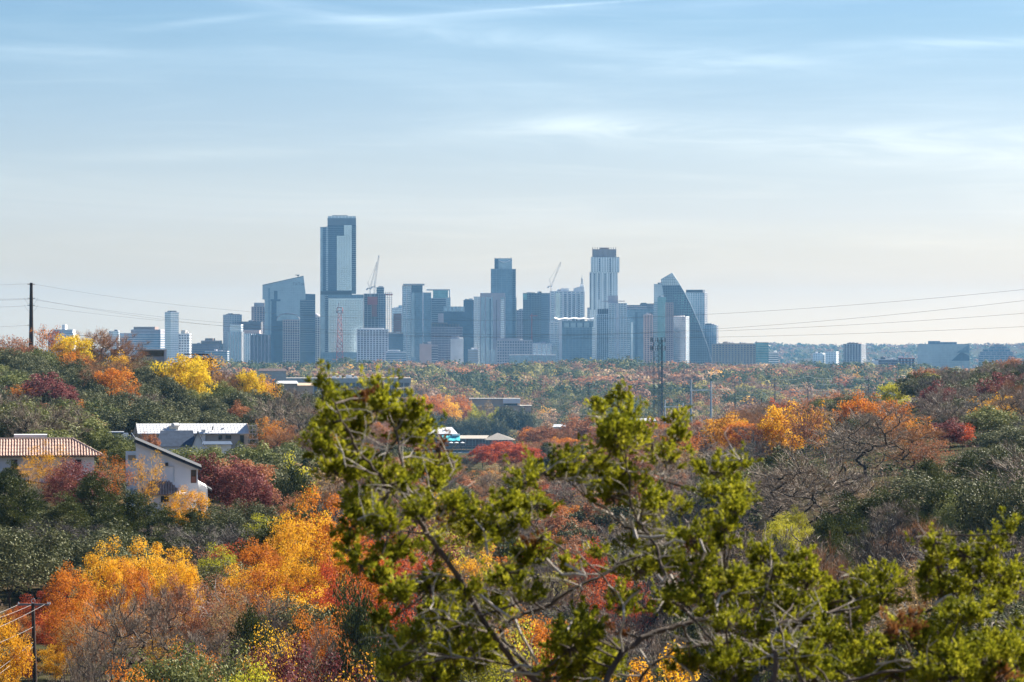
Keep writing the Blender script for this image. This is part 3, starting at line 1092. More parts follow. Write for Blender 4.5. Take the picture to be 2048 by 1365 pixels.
# red flat top crane standing in front of it
P = at(1063.5, 708, 6330)
rt = empty('tower_crane', P)
tag(rt, 'small red crane in front of the broad dark teal tower', 'crane', 'tower cranes over the skyline')
s6 = 6330 / FPX
MB().box(-0.9, 0.9, -0.9, 0.9, 0, 80 * s6).build('mast', G['crane_red'], rt)
MB().box(-3.5 * s6, 11.5 * s6, -0.7, 0.7, 75 * s6, 77 * s6).build('jib', G['crane_red'], rt)
MB().box(-3.5 * s6, -1.6 * s6, -1, 1, 73 * s6, 75 * s6).build('counterweight', G['conc'], rt)
T = Tower('office_building', 'white office block with deep square window grid at the skyline foot', 994, 1064.5, 6040, 0, 0)
T.block('body', 994, 1064.5, 681, None, 'navy', sl_('lav', 4.6, 1.7, 0.5), fn_('lav', 4.2, 1.5, 0.4))
T.cap('roof_storey', 996, 1040, 677, 681, 'lav', 0.9)
T = Tower('apartment_building', 'pale low apartment block right of the square windowed office', 1064.5, 1102, 6100, 0, 0)
T.block('body', 1064.5, 1102, 688, None, 'steel', sl_('white', 3.6, 0.8, 0.3), fn_('white', 8, 2.4, 0.3))
T = Tower('low_building', 'long low white roofed hall at the very foot of the skyline', 1018, 1112, 5900, 0, 0)
T.block('body', 1018, 1112, 712, None, 'steel', None, fn_('lav', 9, 1.0, 0.3))
T.cap('roof', 1018, 1112, 709.5, 712, 'roofw', 1.02)

# ---- white tower with the spire
T = Tower('apartment_tower', 'white condominium tower with a swept roof and lantern spire', 1101, 1168, 6400, 0, 0)
T.block('body', 1101, 1168, 583, None, 'steel', (3.3, 1.0, 0.4, 'white'), fn_('white', 7.2, 2.2, 0.55))
T.cap('penthouse', 1122, 1138.5, 577, 583, 'white', 0.7)
xa, xb, y0, y1 = T.span(1101, 1168)
pts = [(1147, 583), (1168, 583), (1168, 573), (1161, 573.5), (1154, 575), (1147, 577.5)]
MB().prism_xz([((p[0] - 1101) * T.s, T.z(p[1])) for p in pts][::1], y0 + 1, y1 - 6).build('swept_roof', G['white'], T.root)
T.cap('lantern', 1160.5, 1167.5, 568, 573.4, 'white', 0.25)
T.cap('lantern_top', 1162.3, 1165.8, 558, 568, 'conc', 0.12)
mb = MB()
xs_ = (1164 - 1101) * T.s
ym = (y0 + y1) / 2
mb.bar((xs_, ym, T.z(558)), (xs_, ym, T.z(555)), 1.4, 0.5, 6)
mb.bar((xs_, ym, T.z(555)), (xs_, ym, T.z(548)), 0.4, 0.15, 5)
mb.build('spire', G['conc'], T.root)
panel(T, 1111, 1120.5, 586, 640, 'mirror', 'glass_strip', 0.9, sl_('mull', 3.3, 0.4, 0.1))
for k, q in enumerate((1129, 1138, 1146.5, 1156)):
    panel(T, q, q + 3.6, 588, 636, 'navy', 'balcony_recess', 0.8, (3.3, 0.9, 0.5, 'white'))
T = Tower('hotel_tower', 'blue glass hotel under a jagged white roof canopy', 1109, 1187, 6120, 0, 0)
T.block('body', 1124, 1186, 643, None, 'blue', (3.5, 0.4, 0.2, 'mull'), fn_('mull', 6, 0.5, 0.2))
T.block('left_wing', 1100, 1124, 645, None, 'steel', (3.5, 0.9, 0.9, 'white'), fn_('white', 6, 1.2, 0.4), 0.8)
panel(T, 1118, 1124, 641, 720, 'white', 'white_column', 0.9)
panel(T, 1184, 1190, 655, 718, 'pale', 'balcony_strip', 0.4, (3.5, 0.6, 1.0, 'white'))
panel(T, 1126, 1180, 646, 655, 'steel', 'top_storeys', 0.7, None, fn_('navy', 9, 2.6, 0.3))
xa, xb = (1109 - 1109) * T.s, (1188 - 1109) * T.s
mb = MB()
zz = [637.5, 641, 638.5, 640, 638, 640, 638.5, 640.2, 638]
for k in range(8):
    x0_, x1_ = xa + (xb - xa) * k / 8, xa + (xb - xa) * (k + 1) / 8
    mb.hexa([(x0_, -3, T.z(zz[k])), (x1_, -3, T.z(zz[k + 1])), (x1_, 24, T.z(zz[k + 1]) + 2), (x0_, 24, T.z(zz[k]) + 2)],
            [(x0_, -3, T.z(zz[k]) + 0.9), (x1_, -3, T.z(zz[k + 1]) + 0.9), (x1_, 24, T.z(zz[k + 1]) + 2.9), (x0_, 24, T.z(zz[k]) + 2.9)])
mb.build('roof_canopy', G['roofw'], T.root)

# ---- stacked tower
T = Tower('skyscraper', 'pale tower of offset stacked blocks with a brown louvred crown', 1179.5, 1238.5, 6600, 0, 0)
T.block('lower_block', 1179.5, 1235, 545, None, 'pale', (3.4, 0.5, 0.2, 'conc'), fn_('white', 4.5, 0.7, 0.25))
T.block('upper_block', 1182, 1238.5, 515, 545, 'pale', (3.4, 0.5, 0.2, 'conc'), fn_('white', 4.5, 0.7, 0.25), 1.0, 0, 1.5)
T.block('crown', 1185, 1232, 499, 515, 'lav', None, fn_('brown', 2.2, 0.9, 0.4), 0.9)
for k in range(11):
    x = (1185.5 + k * 4.6 - 1179.5) * T.s
    MB().box(x - 0.5, x + 0.5, 2.5, 3.5, T.z(499.2), T.z(495)).build('crown_post', G['brown'], T.root)
MB().box((1200 - 1179.5) * T.s, (1217 - 1179.5) * T.s, 6, 16, T.z(499.2), T.z(495.6)).build('roof_plant', G['brown'], T.root)
for q, a, b_ in ((1198, 517, 543), (1219, 517, 545), (1188, 547, 620), (1209, 547, 620), (1220, 547, 600), (1197, 547, 600)):
    panel(T, q, q + 2.2, a, b_, 'navy', 'balcony_slot', 1.9 if b_ < 546 else 0.7, (3.4, 0.8, 0.4, 'conc'))
panel(T, 1179.7, 1182, 547, 620, 'navy', 'corner_strip', 0.7, (3.4, 0.8, 0.4, 'conc'))
T.block('podium', 1174.5, 1180, 616, None, 'white', sl_('conc', 3.4, 0.8), None, 0.6)
T = Tower('apartment_tower', 'pale ribbed tower with lavender penthouse in front of the stacked tower', 1194, 1253, 6160, 0, 0)
T.block('body', 1217, 1253, 607, None, 'steel', (3.3, 0.6, 0.3, 'white'), fn_('white', 5.4, 1.0, 0.4))
T.block('left_wing', 1194, 1217, 629, None, 'blue', (3.3, 0.4, 0.2, 'white'), fn_('white', 3.2, 1.0, 0.5), 0.9)
T.block('rooftop_frame', 1195, 1217, 618, 629, 'dkgrey', None, fn_('lav', 4, 0.8, 0.3), 0.6)
T.cap('penthouse', 1216, 1236, 592, 607, 'lav', 0.6)
T.cap('canopy_roof', 1203, 1217, 602, 603.5, 'lav', 0.7)
T.cap('canopy_roof', 1236.5, 1250, 602, 603.5, 'lav', 0.7)
panel(T, 1232, 1238, 608, 718, 'white', 'white_column', 0.9)
panel(T, 1250, 1260, 640, 718, 'steel', 'balcony_strip', 0.2, (3.3, 0.7, 0.9, 'white'))
T = Tower('apartment_tower', 'wide dark tower with a pale lavender top band', 1252, 1308, 6480, 0, 0)
T.block('body', 1252, 1308, 619, None, 'blue', (3.4, 0.7, 0.3, 'mull'), fn_('mull', 6, 0.6, 0.2))
T.block('top_band', 1253, 1294, 611, 619, 'lav', sl_('navy', 4, 1.2, 0.2), None, 0.95)
T.block('right_wing', 1280, 1308, 608, 619, 'lav', sl_('dkgrey', 3.4, 0.9), None, 0.6)
T.cap('penthouse', 1282, 1293, 606, 611, 'dkgrey', 0.4)
panel(T, 1262, 1266, 645, 720, 'pale', 'balcony_strip', 0.6)
panel(T, 1270, 1275, 625, 720, 'navy', 'glass_strip', 0.6)
T = Tower('apartment_tower', 'thin pink and white slab before the wide dark tower', 1288, 1305, 6230, 0, 0)
T.block('body', 1288, 1305, 630, None, 'violet', (3.3, 1.2, 0.3, 'pink'), fn_('pink', 4.4, 2.0, 0.4))
T.cap('roof_storey', 1295, 1302, 628, 630, 'white', 0.5)

# ---- sail shaped tower
D27 = 6550
pts = [(1321.5, 559), (1326, 582), (1335, 640), (1347, None), (1423, None), (1414, 690), (1398, 648), (1381, 609), (1366, 580), (1355, 562), (1344, 546)][::-1]
rt, bo, loc, g0, s_, xr_ = poly_tower('skyscraper', 'dark glass skyscraper shaped like a curved sail leaning to a point', pts, D27, 42, 'dark', 4.1, (0.5, 0.12, 'mull'), 0, bays=4)
inf = (g0, s_, xr_)
wedge_part(rt, inf, [(1321.7, 559.5), (1325, 571), (1359.7, 571), (1354.5, 562.5), (1344, 546.6)][::-1], -0.6, 0.2, 'pale', 'glass_crown', D27)
mb = MB()
for k in range(9):
    a = 1323 + k * 4.2
    mb.bar(((a + 1.2 - xr_) * s_, -0.8, zat(571, D27) - g0), ((a - xr_) * s_, -0.8, zat(560 - max(0, min(13, 0.62 * (a - 1322))) + max(0, (a - 1343)) * 2.2, D27) - g0), 0.35, n=4)
for yy in (565, 559.5, 555):
    xl = 1322 + (yy - 559) * 0.2 if yy > 559 else 1322 + (559 - yy) * 1.7
    xr2 = 1344 + (yy - 546) * 0.66
    mb.bar(((xl - xr_) * s_, -0.8, zat(yy, D27) - g0), ((xr2 - xr_) * s_, -0.8, zat(yy, D27) - g0), 0.35, n=4)
mb.build('crown_lattice', G['dkgrey'], rt)
mb = MB()
edge = [(1344, 546), (1355, 562), (1366, 580), (1381, 609), (1398, 648), (1414, 690), (1423, 722)]
mb.path([((a - xr_) * s_, -0.5, zat(b_, D27) - g0) for a, b_ in edge], 0.5)
mb.build('edge_trim', G['mull'], rt)
mb = MB()
for k in range(11):
    yy = 590 + k * 5.2
    x1_ = np.interp(yy, [546, 562, 580, 609, 648, 690], [1344, 1355, 1366, 1381, 1398, 1414]) - 1.5
    for j in range(7):
        if (j * 7 + k * 3) % 5 < 3:
            mb.box((x1_ - 3 - j * 3.2 - xr_) * s_, (x1_ - 0.8 - j * 3.2 - xr_) * s_, -0.35, -0.1, zat(yy + 2.4, D27) - g0, zat(yy, D27) - g0)
mb.build('glass_panes', G['teal'], rt, 'stuff')
T = Tower('office_tower', 'pale green glass block tucked behind the left edge of the sail tower', 1308, 1327, 6650, 0, 0)
T.block('body', 1308, 1327, 569, None, 'pale', sl_('mull', 4, 0.4, 0.15), fn_('mull', 4, 0.3, 0.1))
T = Tower('apartment_tower', 'green glass tower with balconies standing before the sail tower', 1308, 1332, 6260, 0, 0)
T.block('body', 1315, 1332, 595, None, 'teal', (3.4, 0.4, 0.15, 'mull'), fn_('mull', 5, 0.3, 0.1))
T.block('balcony_wing', 1308, 1315, 603, None, 'steel', (3.4, 0.6, 0.8, 'conc'), None, 0.8)
T = Tower('apartment_tower', 'narrow pink tower with columns of small windows before the sail tower', 1331.8, 1346, 6170, 0, 0)
T.block('body', 1331.8, 1346, 606, None, 'violet', (3.3, 1.7, 0.3, 'pink'), fn_('pink', 3.8, 1.9, 0.4))
T = Tower('apartment_tower', 'white banded block with lit right edge at the foot of the sail tower', 1345.5, 1378, 6210, 14, 0.2)
T.block('body', 1345.5, 1378, 634, None, 'blue', (3.4, 0.7, 0.35, 'white'), fn_('white', 26, 1.0, 0.4))
T.cap('roof_storey', 1348, 1366, 632, 634, 'white', 0.5)
T = Tower('apartment_tower', 'grey striped tower right behind the sail tower', 1371, 1414, 6780, 12, 0.12)
T.block('body', 1371, 1414, 586, None, 'steel', (3.4, 0.5, 0.2, 'lav'), fn_('lav', 4.4, 1.0, 0.3))
T.cap('crown', 1372, 1410, 580, 586, 'dkgrey', 0.9)
T = Tower('apartment_tower', 'shorter grey tower at the right end of the tall cluster', 1409, 1436, 6600, 12, 0.12)
T.block('body', 1409, 1436, 651, None, 'steel', (3.4, 0.5, 0.2, 'lav'), fn_('lav', 4.4, 1.0, 0.3))
T.cap('penthouse', 1410, 1426, 648.5, 651, 'dkgrey', 0.7)

# ---- right of the cluster
T = Tower('hotel', 'long tan hotel slab with a blue glass right end', 1425, 1537, 6100, 0, 0)
T.block('body', 1425, 1511, 688.5, None, 'violet', (3.4, 1.5, 0.3, 'tan'), fn_('tan', 5.2, 2.4, 0.4))
T.block('glass_wing', 1511.2, 1537, 685.5, None, 'teal', sl_('tan', 4, 0.4, 0.2), None, 1.1)
T.cap('penthouse', 1447, 1456, 683.5, 688.5, 'tan', 0.4)
T.cap('roof_storey', 1436, 1506, 687, 688.5, 'tan', 0.8)
T = Tower('office_building', 'small white banded block right of the long tan hotel', 1537, 1557, 6200, 0, 0)
T.block('body', 1537, 1557, 705.5, None, 'blue', (3.6, 1.8, 0.4, 'white'), None)
T = Tower('apartment_building', 'faint hazy twin slab far beyond the trees', 1626, 1677, 8200, 8, 0.1)
T.block('body', 1626, 1650, 707, None, 'pale', sl_('white', 4, 1), fn_('white', 6, 1))
T.block('upper_storeys', 1651, 1677, 704, None, 'pale', sl_('white', 4, 1), fn_('white', 6, 1))
T = Tower('apartment_tower', 'lone grey striped tower with bright right edge, apart from the skyline', 1688, 1732, 6300, 16, 0.24)
T.block('body', 1688, 1732, 688.5, None, 'violet', (3.3, 0.7, 0.3, 'conc'), fn_('conc', 5.2, 2.2, 0.45))
T.cap('penthouse', 1694, 1724, 686, 688.5, 'brown', 0.7)
T = Tower('office_building', 'low brick office with white framed windows before the lone tower', 1757, 1829, 5500, 0, 0)
T.block('body', 1757, 1796, 719.5, None, 'violet', (3.8, 0.8, 0.2, 'conc'), fn_('mull', 5, 0.4, 0.1))
T.block('brick_wing', 1796.2, 1829, 717, None, 'navy', (4, 1.2, 0.35, 'brick'), fn_('white', 4.6, 1.2, 0.3), 1.1)
T.cap('penthouse', 1796.5, 1806, 713, 717, 'white', 0.4)
T = Tower('office_building', 'low grey roofed building sunk in trees under the brick office', 1776, 1831, 4700, 0, 0)
T.block('body', 1776, 1831, 742.5, None, 'steel', None, None)
T.cap('roof_storey', 1787, 1805, 740, 742.5, 'cream', 0.6)
T.cap('roof_storey', 1806, 1829, 740.5, 742.5, 'dkgrey', 0.6)
T = Tower('office_building', 'big pale blue glass office with a dark diagonal reflection at its right end', 1835, 1938, 6400, 0, 0)
T.block('body', 1835, 1938, 689, None, 'steel', sl_('mull', 4.1, 0.4, 0.15), fn_('mull', 6, 0.3, 0.1))
T.cap('mechanical_screen', 1856, 1880, 682.5, 689, 'blue', 0.6)
T.cap('mechanical_screen', 1880.2, 1913, 684.5, 689, 'blue', 0.6)
xs = [(1902, 722), (1938, 722), (1938, 712), (1922, 704)]
MB().prism_xz([((p[0] - 1835) * T.s, T.z(p[1])) for p in xs], -0.7, 0.2).build('painted_reflection', G['navy'], T.root)  # thin dark slab imitates the diagonal reflection in the glass front
xs = [(1912, 706), (1937, 706), (1937, 689.5)]
MB().prism_xz([((p[0] - 1835) * T.s, T.z(p[1])) for p in xs], -0.7, 0.2).build('painted_reflection', G['blue'], T.root)  # bluer upper part of the same painted reflection
T = Tower('office_building', 'stepped lavender office pyramid right of the pale glass office', 1957, 2031, 6500, 0, 0)
for k, (a, b_, yt, yb) in enumerate(((1957, 2031, 711, None), (1960, 2026, 704, 711), (1966, 2020, 698, 704), (1980, 2014, 693, 698), (1988, 2006, 690.5, 693))):
    T.block('storey_step', a, b_, yt, yb, 'blue', (3.6, 1.2, 0.3, 'lav'), fn_('lav', 9, 1.4, 0.35), 1 - 0.12 * k)
T = Tower('low_building', 'white shed roofs low between the lone tower and hotel', 1733, 1760, 6300, 0, 0)
T.block('body', 1733, 1760, 722, None, 'white', None, None)

# ---- red lattice mast and brick chimney
d = 5900
base = at(679.5, 726, d)
rt = empty('lattice_mast', base)
tag(rt, 'red lattice broadcast mast standing before the tallest tower', 'mast')
s_ = d / FPX


def lattice(mb, w0, w1, z0, z1, n, r=0.3):
    for i in range(n):
        a, b_ = i / n, (i + 1) / n
        wa, wb = w0 + (w1 - w0) * a, w0 + (w1 - w0) * b_
        za, zb = z0 + (z1 - z0) * a, z0 + (z1 - z0) * b_
        ca = [(-wa, -wa, za), (wa, -wa, za), (wa, wa, za), (-wa, wa, za)]
        cb = [(-wb, -wb, zb), (wb, -wb, zb), (wb, wb, zb), (-wb, wb, zb)]
        for k in range(4):
            j = (k + 1) % 4
            mb.bar(ca[k], cb[k], r * 1.5, n=4)
            mb.bar(ca[k], cb[j], r, n=3)
            mb.bar(ca[j], cb[k], r, n=3)
            mb.bar(cb[k], cb[j], r, n=3)
    return mb


lattice(MB(), 11 * s_ / 1.6, 5.2 * s_ / 1.6, 0, 98 * s_, 9, 0.24).build('legs', G['crane_red'], rt)
mb = MB()
q = 7.5 * s_ / 1.4
for z in (99, 103.5, 110):
    mb.box(-q, q, -q, q, z * s_, z * s_ + 0.7)
for k in (-1, 1):
    mb.box(k * q - 0.5, k * q + 0.5, -q, q, 99 * s_, 110 * s_)
mb.build('platforms', G['crane_red'], rt)
MB().bar((-1.5, 0, 110 * s_), (-1.5, 0, 118 * s_), 0.5, n=5).bar((-1.5, 0, 117 * s_), (-1.5, 0, 119 * s_), 0.9, n=6).build('beacon', G['crane_white'], rt)
for q in (-1, 1):
    MB().box(q * 4 - 1.6, q * 4 + 1.6, -5, -4, 100 * s_, 103 * s_).build('antenna_panel', G['pink'], rt)
d = 5600
P = at(1257, 735, d)
rt = empty('chimney', P)
tag(rt, 'square red brick chimney rising from trees below the skyline', 'chimney')
s_ = d / FPX
MB().box(-2.9 * s_, 2.9 * s_, -2.2, 2.2, -10, 22 * s_).build('stack', G['brick'], rt)
MB().box(-3.2 * s_, 3.2 * s_, -2.45, 2.45, 22 * s_, 24 * s_).build('cap', G['brown'], rt)

# ------------------------------------------------------------------ buildings among the trees
M_DARKROOF = mat('dark_shingle', (0.035, 0.037, 0.042), scale=2, var=0.25)
M_STUCCO = mat('white_stucco', (0.90, 0.89, 0.87), scale=0.6, var=0.06, bump=0.05)
M_CONC2 = mat('weathered_concrete', (0.40, 0.37, 0.32), scale=0.4, var=0.15)
M_WINDOW = glass('house_window', (0.03, 0.04, 0.05), cell=(1, 1, 1), var=0.2, rough=0.08)
M_WHITEMETAL = mat('white_metal_roof', (0.66, 0.66, 0.65), rough=0.45, scale=0.8, var=0.07, streak=0.2)
M_SLATE = mat('blue_slate', (0.075, 0.10, 0.14), rough=0.5, scale=1.5, var=0.2)
M_WOOD = mat('dark_creosote_wood', (0.05, 0.032, 0.024), rough=0.9, scale=3, var=0.3, streak=0.15)
M_GREYPOLE = mat('galvanised_pole', (0.34, 0.36, 0.38), rough=0.5, scale=0.5)
M_STEELGREY = mat('tower_steel', (0.02, 0.022, 0.026), rough=0.6, scale=0.5)
M_WIRE = mat('wire', (0.16, 0.15, 0.15), rough=0.5, scale=0.05)
M_INSUL = mat('porcelain', (0.62, 0.62, 0.62), rough=0.3, scale=4)
M_TILE = mat('terracotta_tile', (0.44, 0.30, 0.235), rough=0.8, scale=1.4, var=0.35)
M_TILEGAP = mat('terracotta_shade_tile', (0.33, 0.205, 0.155), rough=0.9, scale=1.4, var=0.3)
M_TEAL = mat('teal_canvas', (0.02, 0.42, 0.46), rough=0.8, scale=0.2, var=0.2)
M_THATCH = mat('thatch', (0.36, 0.31, 0.25), rough=0.95, scale=1.5, var=0.3, streak=0.2)
M_TIMBER = mat('brown_timber', (0.13, 0.07, 0.045), rough=0.8, scale=1.0, var=0.3)
M_RAWWOOD = mat('raw_plywood', (0.50, 0.36, 0.24), rough=0.9, scale=0.8, var=0.2)
M_SCAF = mat('scaffold_steel', (0.55, 0.54, 0.50), rough=0.5, scale=2)


def site(name, label, px, d, cat='building', group=None, zoff=0.0):
    p = at(px, HOR, d)
    o = empty(name, (p.x, d, gz(px, d) + zoff), -math.atan((px - 1024) / FPX))
    return tag(o, label, cat, group)


class Loc:
    """pixel helper local to a site"""

    def __init__(s, root, px, d):
        s.px, s.d, s.s, s.z0 = px, d, d / FPX, root.location.z
        s.root = root

    def x(s, px):
        return (px - s.px) * s.s

    def z(s, py):
        return zat(py, s.d) - s.z0

    def box(s, name, a, b, yt, yb, y0, y1, m, parent=None):
        return MB().box(s.x(a), s.x(b), y0, y1, s.z(yb) if yb is not None else -3, s.z(yt)).build(name, m, parent or s.root)


# long flat building with columns, beyond the lake
d = 3600
rt = site('flat_roofed_building', 'long flat roofed building with wide columns behind the juniper top', 710, d)
L_ = Loc(rt, 710, d)
L_.box('body', 578, 820, 766, None, 1.5, 45, M_WINDOW)
L_.box('roof_slab', 572, 822, 756.5, 766, -2, 47, M_CONC2)
for k in range(21):
    a = 580 + k * 12 - (2 if k % 3 else 0)
    L_.box('column', a, a + 2.6, 766, None, 0, 1.6, M_CONC2)
mb = MB()
for a, w_, h_ in ((664, 8, 4), (678, 5, 5), (692, 12, 6), (708, 6, 4)):
    mb.box(L_.x(a), L_.x(a + w_), 10, 14, L_.z(756.6), L_.z(756.6 - h_))
mb.build('rooftop_units', G['white'], rt)
# tan office by the lake
d = 3140
rt = site('tan_office', 'tan office block with white penthouse above the lakeside restaurant', 985, d)
L_ = Loc(rt, 985, d)
L_.box('body', 920, 1062, 812.5, None, 4, 30, mat('tan_render', (0.55, 0.41, 0.30), scale=0.2))
L_.box('upper_storey', 939, 1040, 800, 812.5, 6, 28, MATS['tan_render'])
L_.box('roof_edge', 918, 1064, 811.6, 813.4, 2.5, 31, M_CONC2)
L_.box('upper_roof_edge', 938, 1041, 797.5, 800, 4.6, 29, M_CONC2)
L_.box('penthouse_screen', 1006, 1040.5, 798, 807.5, 3.4, 5.5, G['white'])
L_.box('window_band', 1008, 1034, 807.6, 813, 5.2, 6.1, M_WINDOW)
for a, y in ((923, 824), (938, 824), (1052, 824), (915, 840), (932, 840)):
    L_.box('window', a, a + 9, y, y + 7, 3.6, 4.1, M_WINDOW)
L_.box('left_wing', 900, 919.5, 832, None, 6, 28, MATS['tan_render'])
# lakeside restaurant
d = 2905
rt = site('lakeside_hall', 'low white roofed hall beside the teal canopy on the lake shore', 875, d)
L_ = Loc(rt, 875, d)
L_.box('wall', 848, 912, 868, None, 1, 14, M_TIMBER)
MB().hexa([(L_.x(843), -1, L_.z(868.5)), (L_.x(915), -1, L_.z(868.5)), (L_.x(915), 16, L_.z(868.5)), (L_.x(843), 16, L_.z(868.5))],
          [(L_.x(843), 0, L_.z(867)), (L_.x(913), 0, L_.z(867)), (L_.x(904), 15, L_.z(855.5)), (L_.x(846), 15, L_.z(855.5))]).build('roof', M_WHITEMETAL, rt)
L_.box('roof_vent', 889, 892, 858, 863, 6, 8, G['conc'])
d = 2885
rt = site('restaurant_deck', 'dockside restaurant with teal canvas canopy and timber deck', 915, d, zoff=-2)
L_ = Loc(rt, 915, d)
L_.box('deck', 880, 1030, 893, 895, -2, 12, M_TIMBER)
L_.box('shade_wall', 880, 1012, 880, 893, 8, 9, M_TIMBER)
L_.box('lower_deck', 884, 940, 904, 906.3, -4, 10, G['conc'])
for k in range(14):
    L_.box('post', 882 + k * 10, 883 + k * 10, 880, 906, -1.5, -0.9, M_TIMBER)
mb = MB()
for k in range(5):
    a = 884 + k * 7.2
    mb.hexa([(L_.x(a), 0, L_.z(882 + (k % 2))), (L_.x(a + 7.2), 0, L_.z(882 + ((k + 1) % 2))), (L_.x(a + 7.2), 11, L_.z(874)), (L_.x(a), 11, L_.z(873))],
            [(L_.x(a), 0, L_.z(881 + (k % 2))), (L_.x(a + 7.2), 0, L_.z(881 + ((k + 1) % 2))), (L_.x(a + 7.2), 11, L_.z(873)), (L_.x(a), 11, L_.z(872))])
mb.build('canopy', M_TEAL, rt)
L_.box('white_awning', 904, 920, 869, 873, 8, 12, G['white'])
for k, a in enumerate((902, 913, 925)):
    c = at(a, 884, 2879)
    u = empty('parasol', c + Vector((0, -2, -3.4)))
    tag(u, 'small white parasol open on the dockside restaurant deck', 'parasol', 'white parasols on the restaurant deck')
    MB().bar((0, 0, -0.4), (0, 0, 3.0), 0.06, n=5).build('pole', M_STEELGREY, u)
    MB().bar((0, 0, 2.6), (0, 0, 3.4), 1.9, 0.1, 8).build('shade', G['white'], u)
d = 2890
rt = site('dining_pavilion', 'thatched hip roofed pavilion with long lean-to on the lake shore', 975, d, zoff=-2)
L_ = Loc(rt, 975, d)
x0_, x1_, xa_, zt, ze = L_.x(968), L_.x(1031), L_.x(995), L_.z(866.5), L_.z(880.5)
mb = MB()
ap = (xa_, 10, zt)
cs_ = [(x0_, 0, ze), (x1_, 0, ze), (x1_, 20, ze), (x0_, 20, ze)]
for k in range(4):
    mb.poly([cs_[k], cs_[(k + 1) % 4], ap])
mb.poly(cs_[::-1])
mb.build('hip_roof', M_THATCH, rt)
MB().hexa([(L_.x(908), 0, L_.z(878.5)), (L_.x(972), 0, L_.z(878.5)), (L_.x(972), 14, L_.z(873)), (L_.x(908), 14, L_.z(873))],
          [(L_.x(908), 0, L_.z(877.5)), (L_.x(972), 0, L_.z(877.5)), (L_.x(978), 14, L_.z(872)), (L_.x(918), 14, L_.z(872))]).build('lean_to_roof', M_THATCH, rt)
L_.box('rear_wall', 930, 1024, 880, 890, 12, 13, M_TIMBER)
for k in range(15):
    L_.box('post', 931 + k * 6.6, 931.8 + k * 6.6, 879.5, 900, 1, 1.5, M_THATCH)
L_.box('railing', 930, 1024, 888.3, 889.2, 0.6, 0.9, M_THATCH)
L_.box('railing', 930, 1024, 884.5, 885, 0.6, 0.9, M_THATCH)
# lake boats tied at the dock
for a, lb in ((899, 'small white boat moored at the restaurant dock beside the green stair'), (915, 'small white boat moored under the teal canopy')):
    c = at(a, 905.5, 2868)
    u = empty('motor_boat', (c.x, 2868, 0.0))
    tag(u, lb, 'boat')
    MB().hexa([(-2.2, -0.8, -0.1), (2.0, -0.8, -0.1), (2.0, 0.8, -0.1), (-2.2, 0.8, -0.1)], [(-2.6, -1.1, 0.8), (3.2, -0.3, 0.95), (3.2, 0.3, 0.95), (-2.6, 1.1, 0.8)]).build('hull', G['roofw'], u)
    MB().box(-1.0, 0.6, -0.7, 0.7, 0.85, 1.5).build('cabin', M_WINDOW, u)
# roofs hidden in the trees
for px, py, w_, d, m_, lb in ((1120, 851, 30, 2700, M_WHITEMETAL, 'small pale roof among rust trees right of the pavilion'),
                              (1292, 838.5, 40, 2750, M_WHITEMETAL, 'white shed roof at the foot of the cell tower'),
                              (545, 739, 60, 3900, M_TIMBER, 'long dark low roof on trees left of the flat roofed building'),
                              (574, 764, 46, 1500, M_WHITEMETAL, 'pale gabled roof just behind the ridge with yellow trees'),
                              (610, 768, 36, 1520, M_RAWWOOD, 'sunlit gabled roof beside the juniper top'),
                              (1648, 762, 34, 3900, M_TIMBER, 'brown roof behind the row of wooden poles')):
    s_ = d / FPX
    rt = site('roofed_house', lb, px, d, 'house')
    L_ = Loc(rt, px, d)
    hw = w_ / 2
    L_.box('wall', px - hw * 0.9, px + hw * 0.9, py + 2.5, None, 1, 8, M_CONC2)
    MB().hexa([(-hw * s_, 0, L_.z(py + 3.4)), (hw * s_, 0, L_.z(py + 3.4)), (hw * s_, 10, L_.z(py + 3.4)), (-hw * s_, 10, L_.z(py + 3.4))],
              [(-hw * s_, 0.3, L_.z(py + 3)), (hw * s_, 0.3, L_.z(py + 3)), (hw * s_ * 0.85, 5, L_.z(py - 1.5)), (-hw * s_ * 0.85, 5, L_.z(py - 1.5))]).build('roof', m_, rt)

# ------------------------------------------------------------------ cell tower
d = 3060
rt = site('cell_tower', 'dark lattice cell tower crowned with antennas beyond the red trees', 1316, d, 'tower')
zt = zat(676, d) - rt.location.z
s_ = d / FPX
for k in range(3):
    lattice(MB(), 0.8 if k == 2 else 0.6, 0.5, -2, zt - 2, 26, 0.24 if k == 2 else 0.11).build('mast_leg', M_STEELGREY, rt).location = ((-8.5 * s_, 0, 0), (1.5 * s_, 3, 0), (7.5 * s_, -1, 0))[k]
mb = MB()
n = 16
for i in range(n):
    za, zb = (zt - 4) * i / n, (zt - 4) * (i + 1) / n
    mb.bar((-8.5 * s_, 0, za), (7.5 * s_, -1, zb), 0.13, n=3)
    mb.bar((7.5 * s_, -1, za), (-8.5 * s_, 0, zb), 0.13, n=3)
    mb.bar((7.5 * s_, -1, zb), (1.5 * s_, 3, zb), 0.13, n=3)
mb.build('bracing', M_STEELGREY, rt)
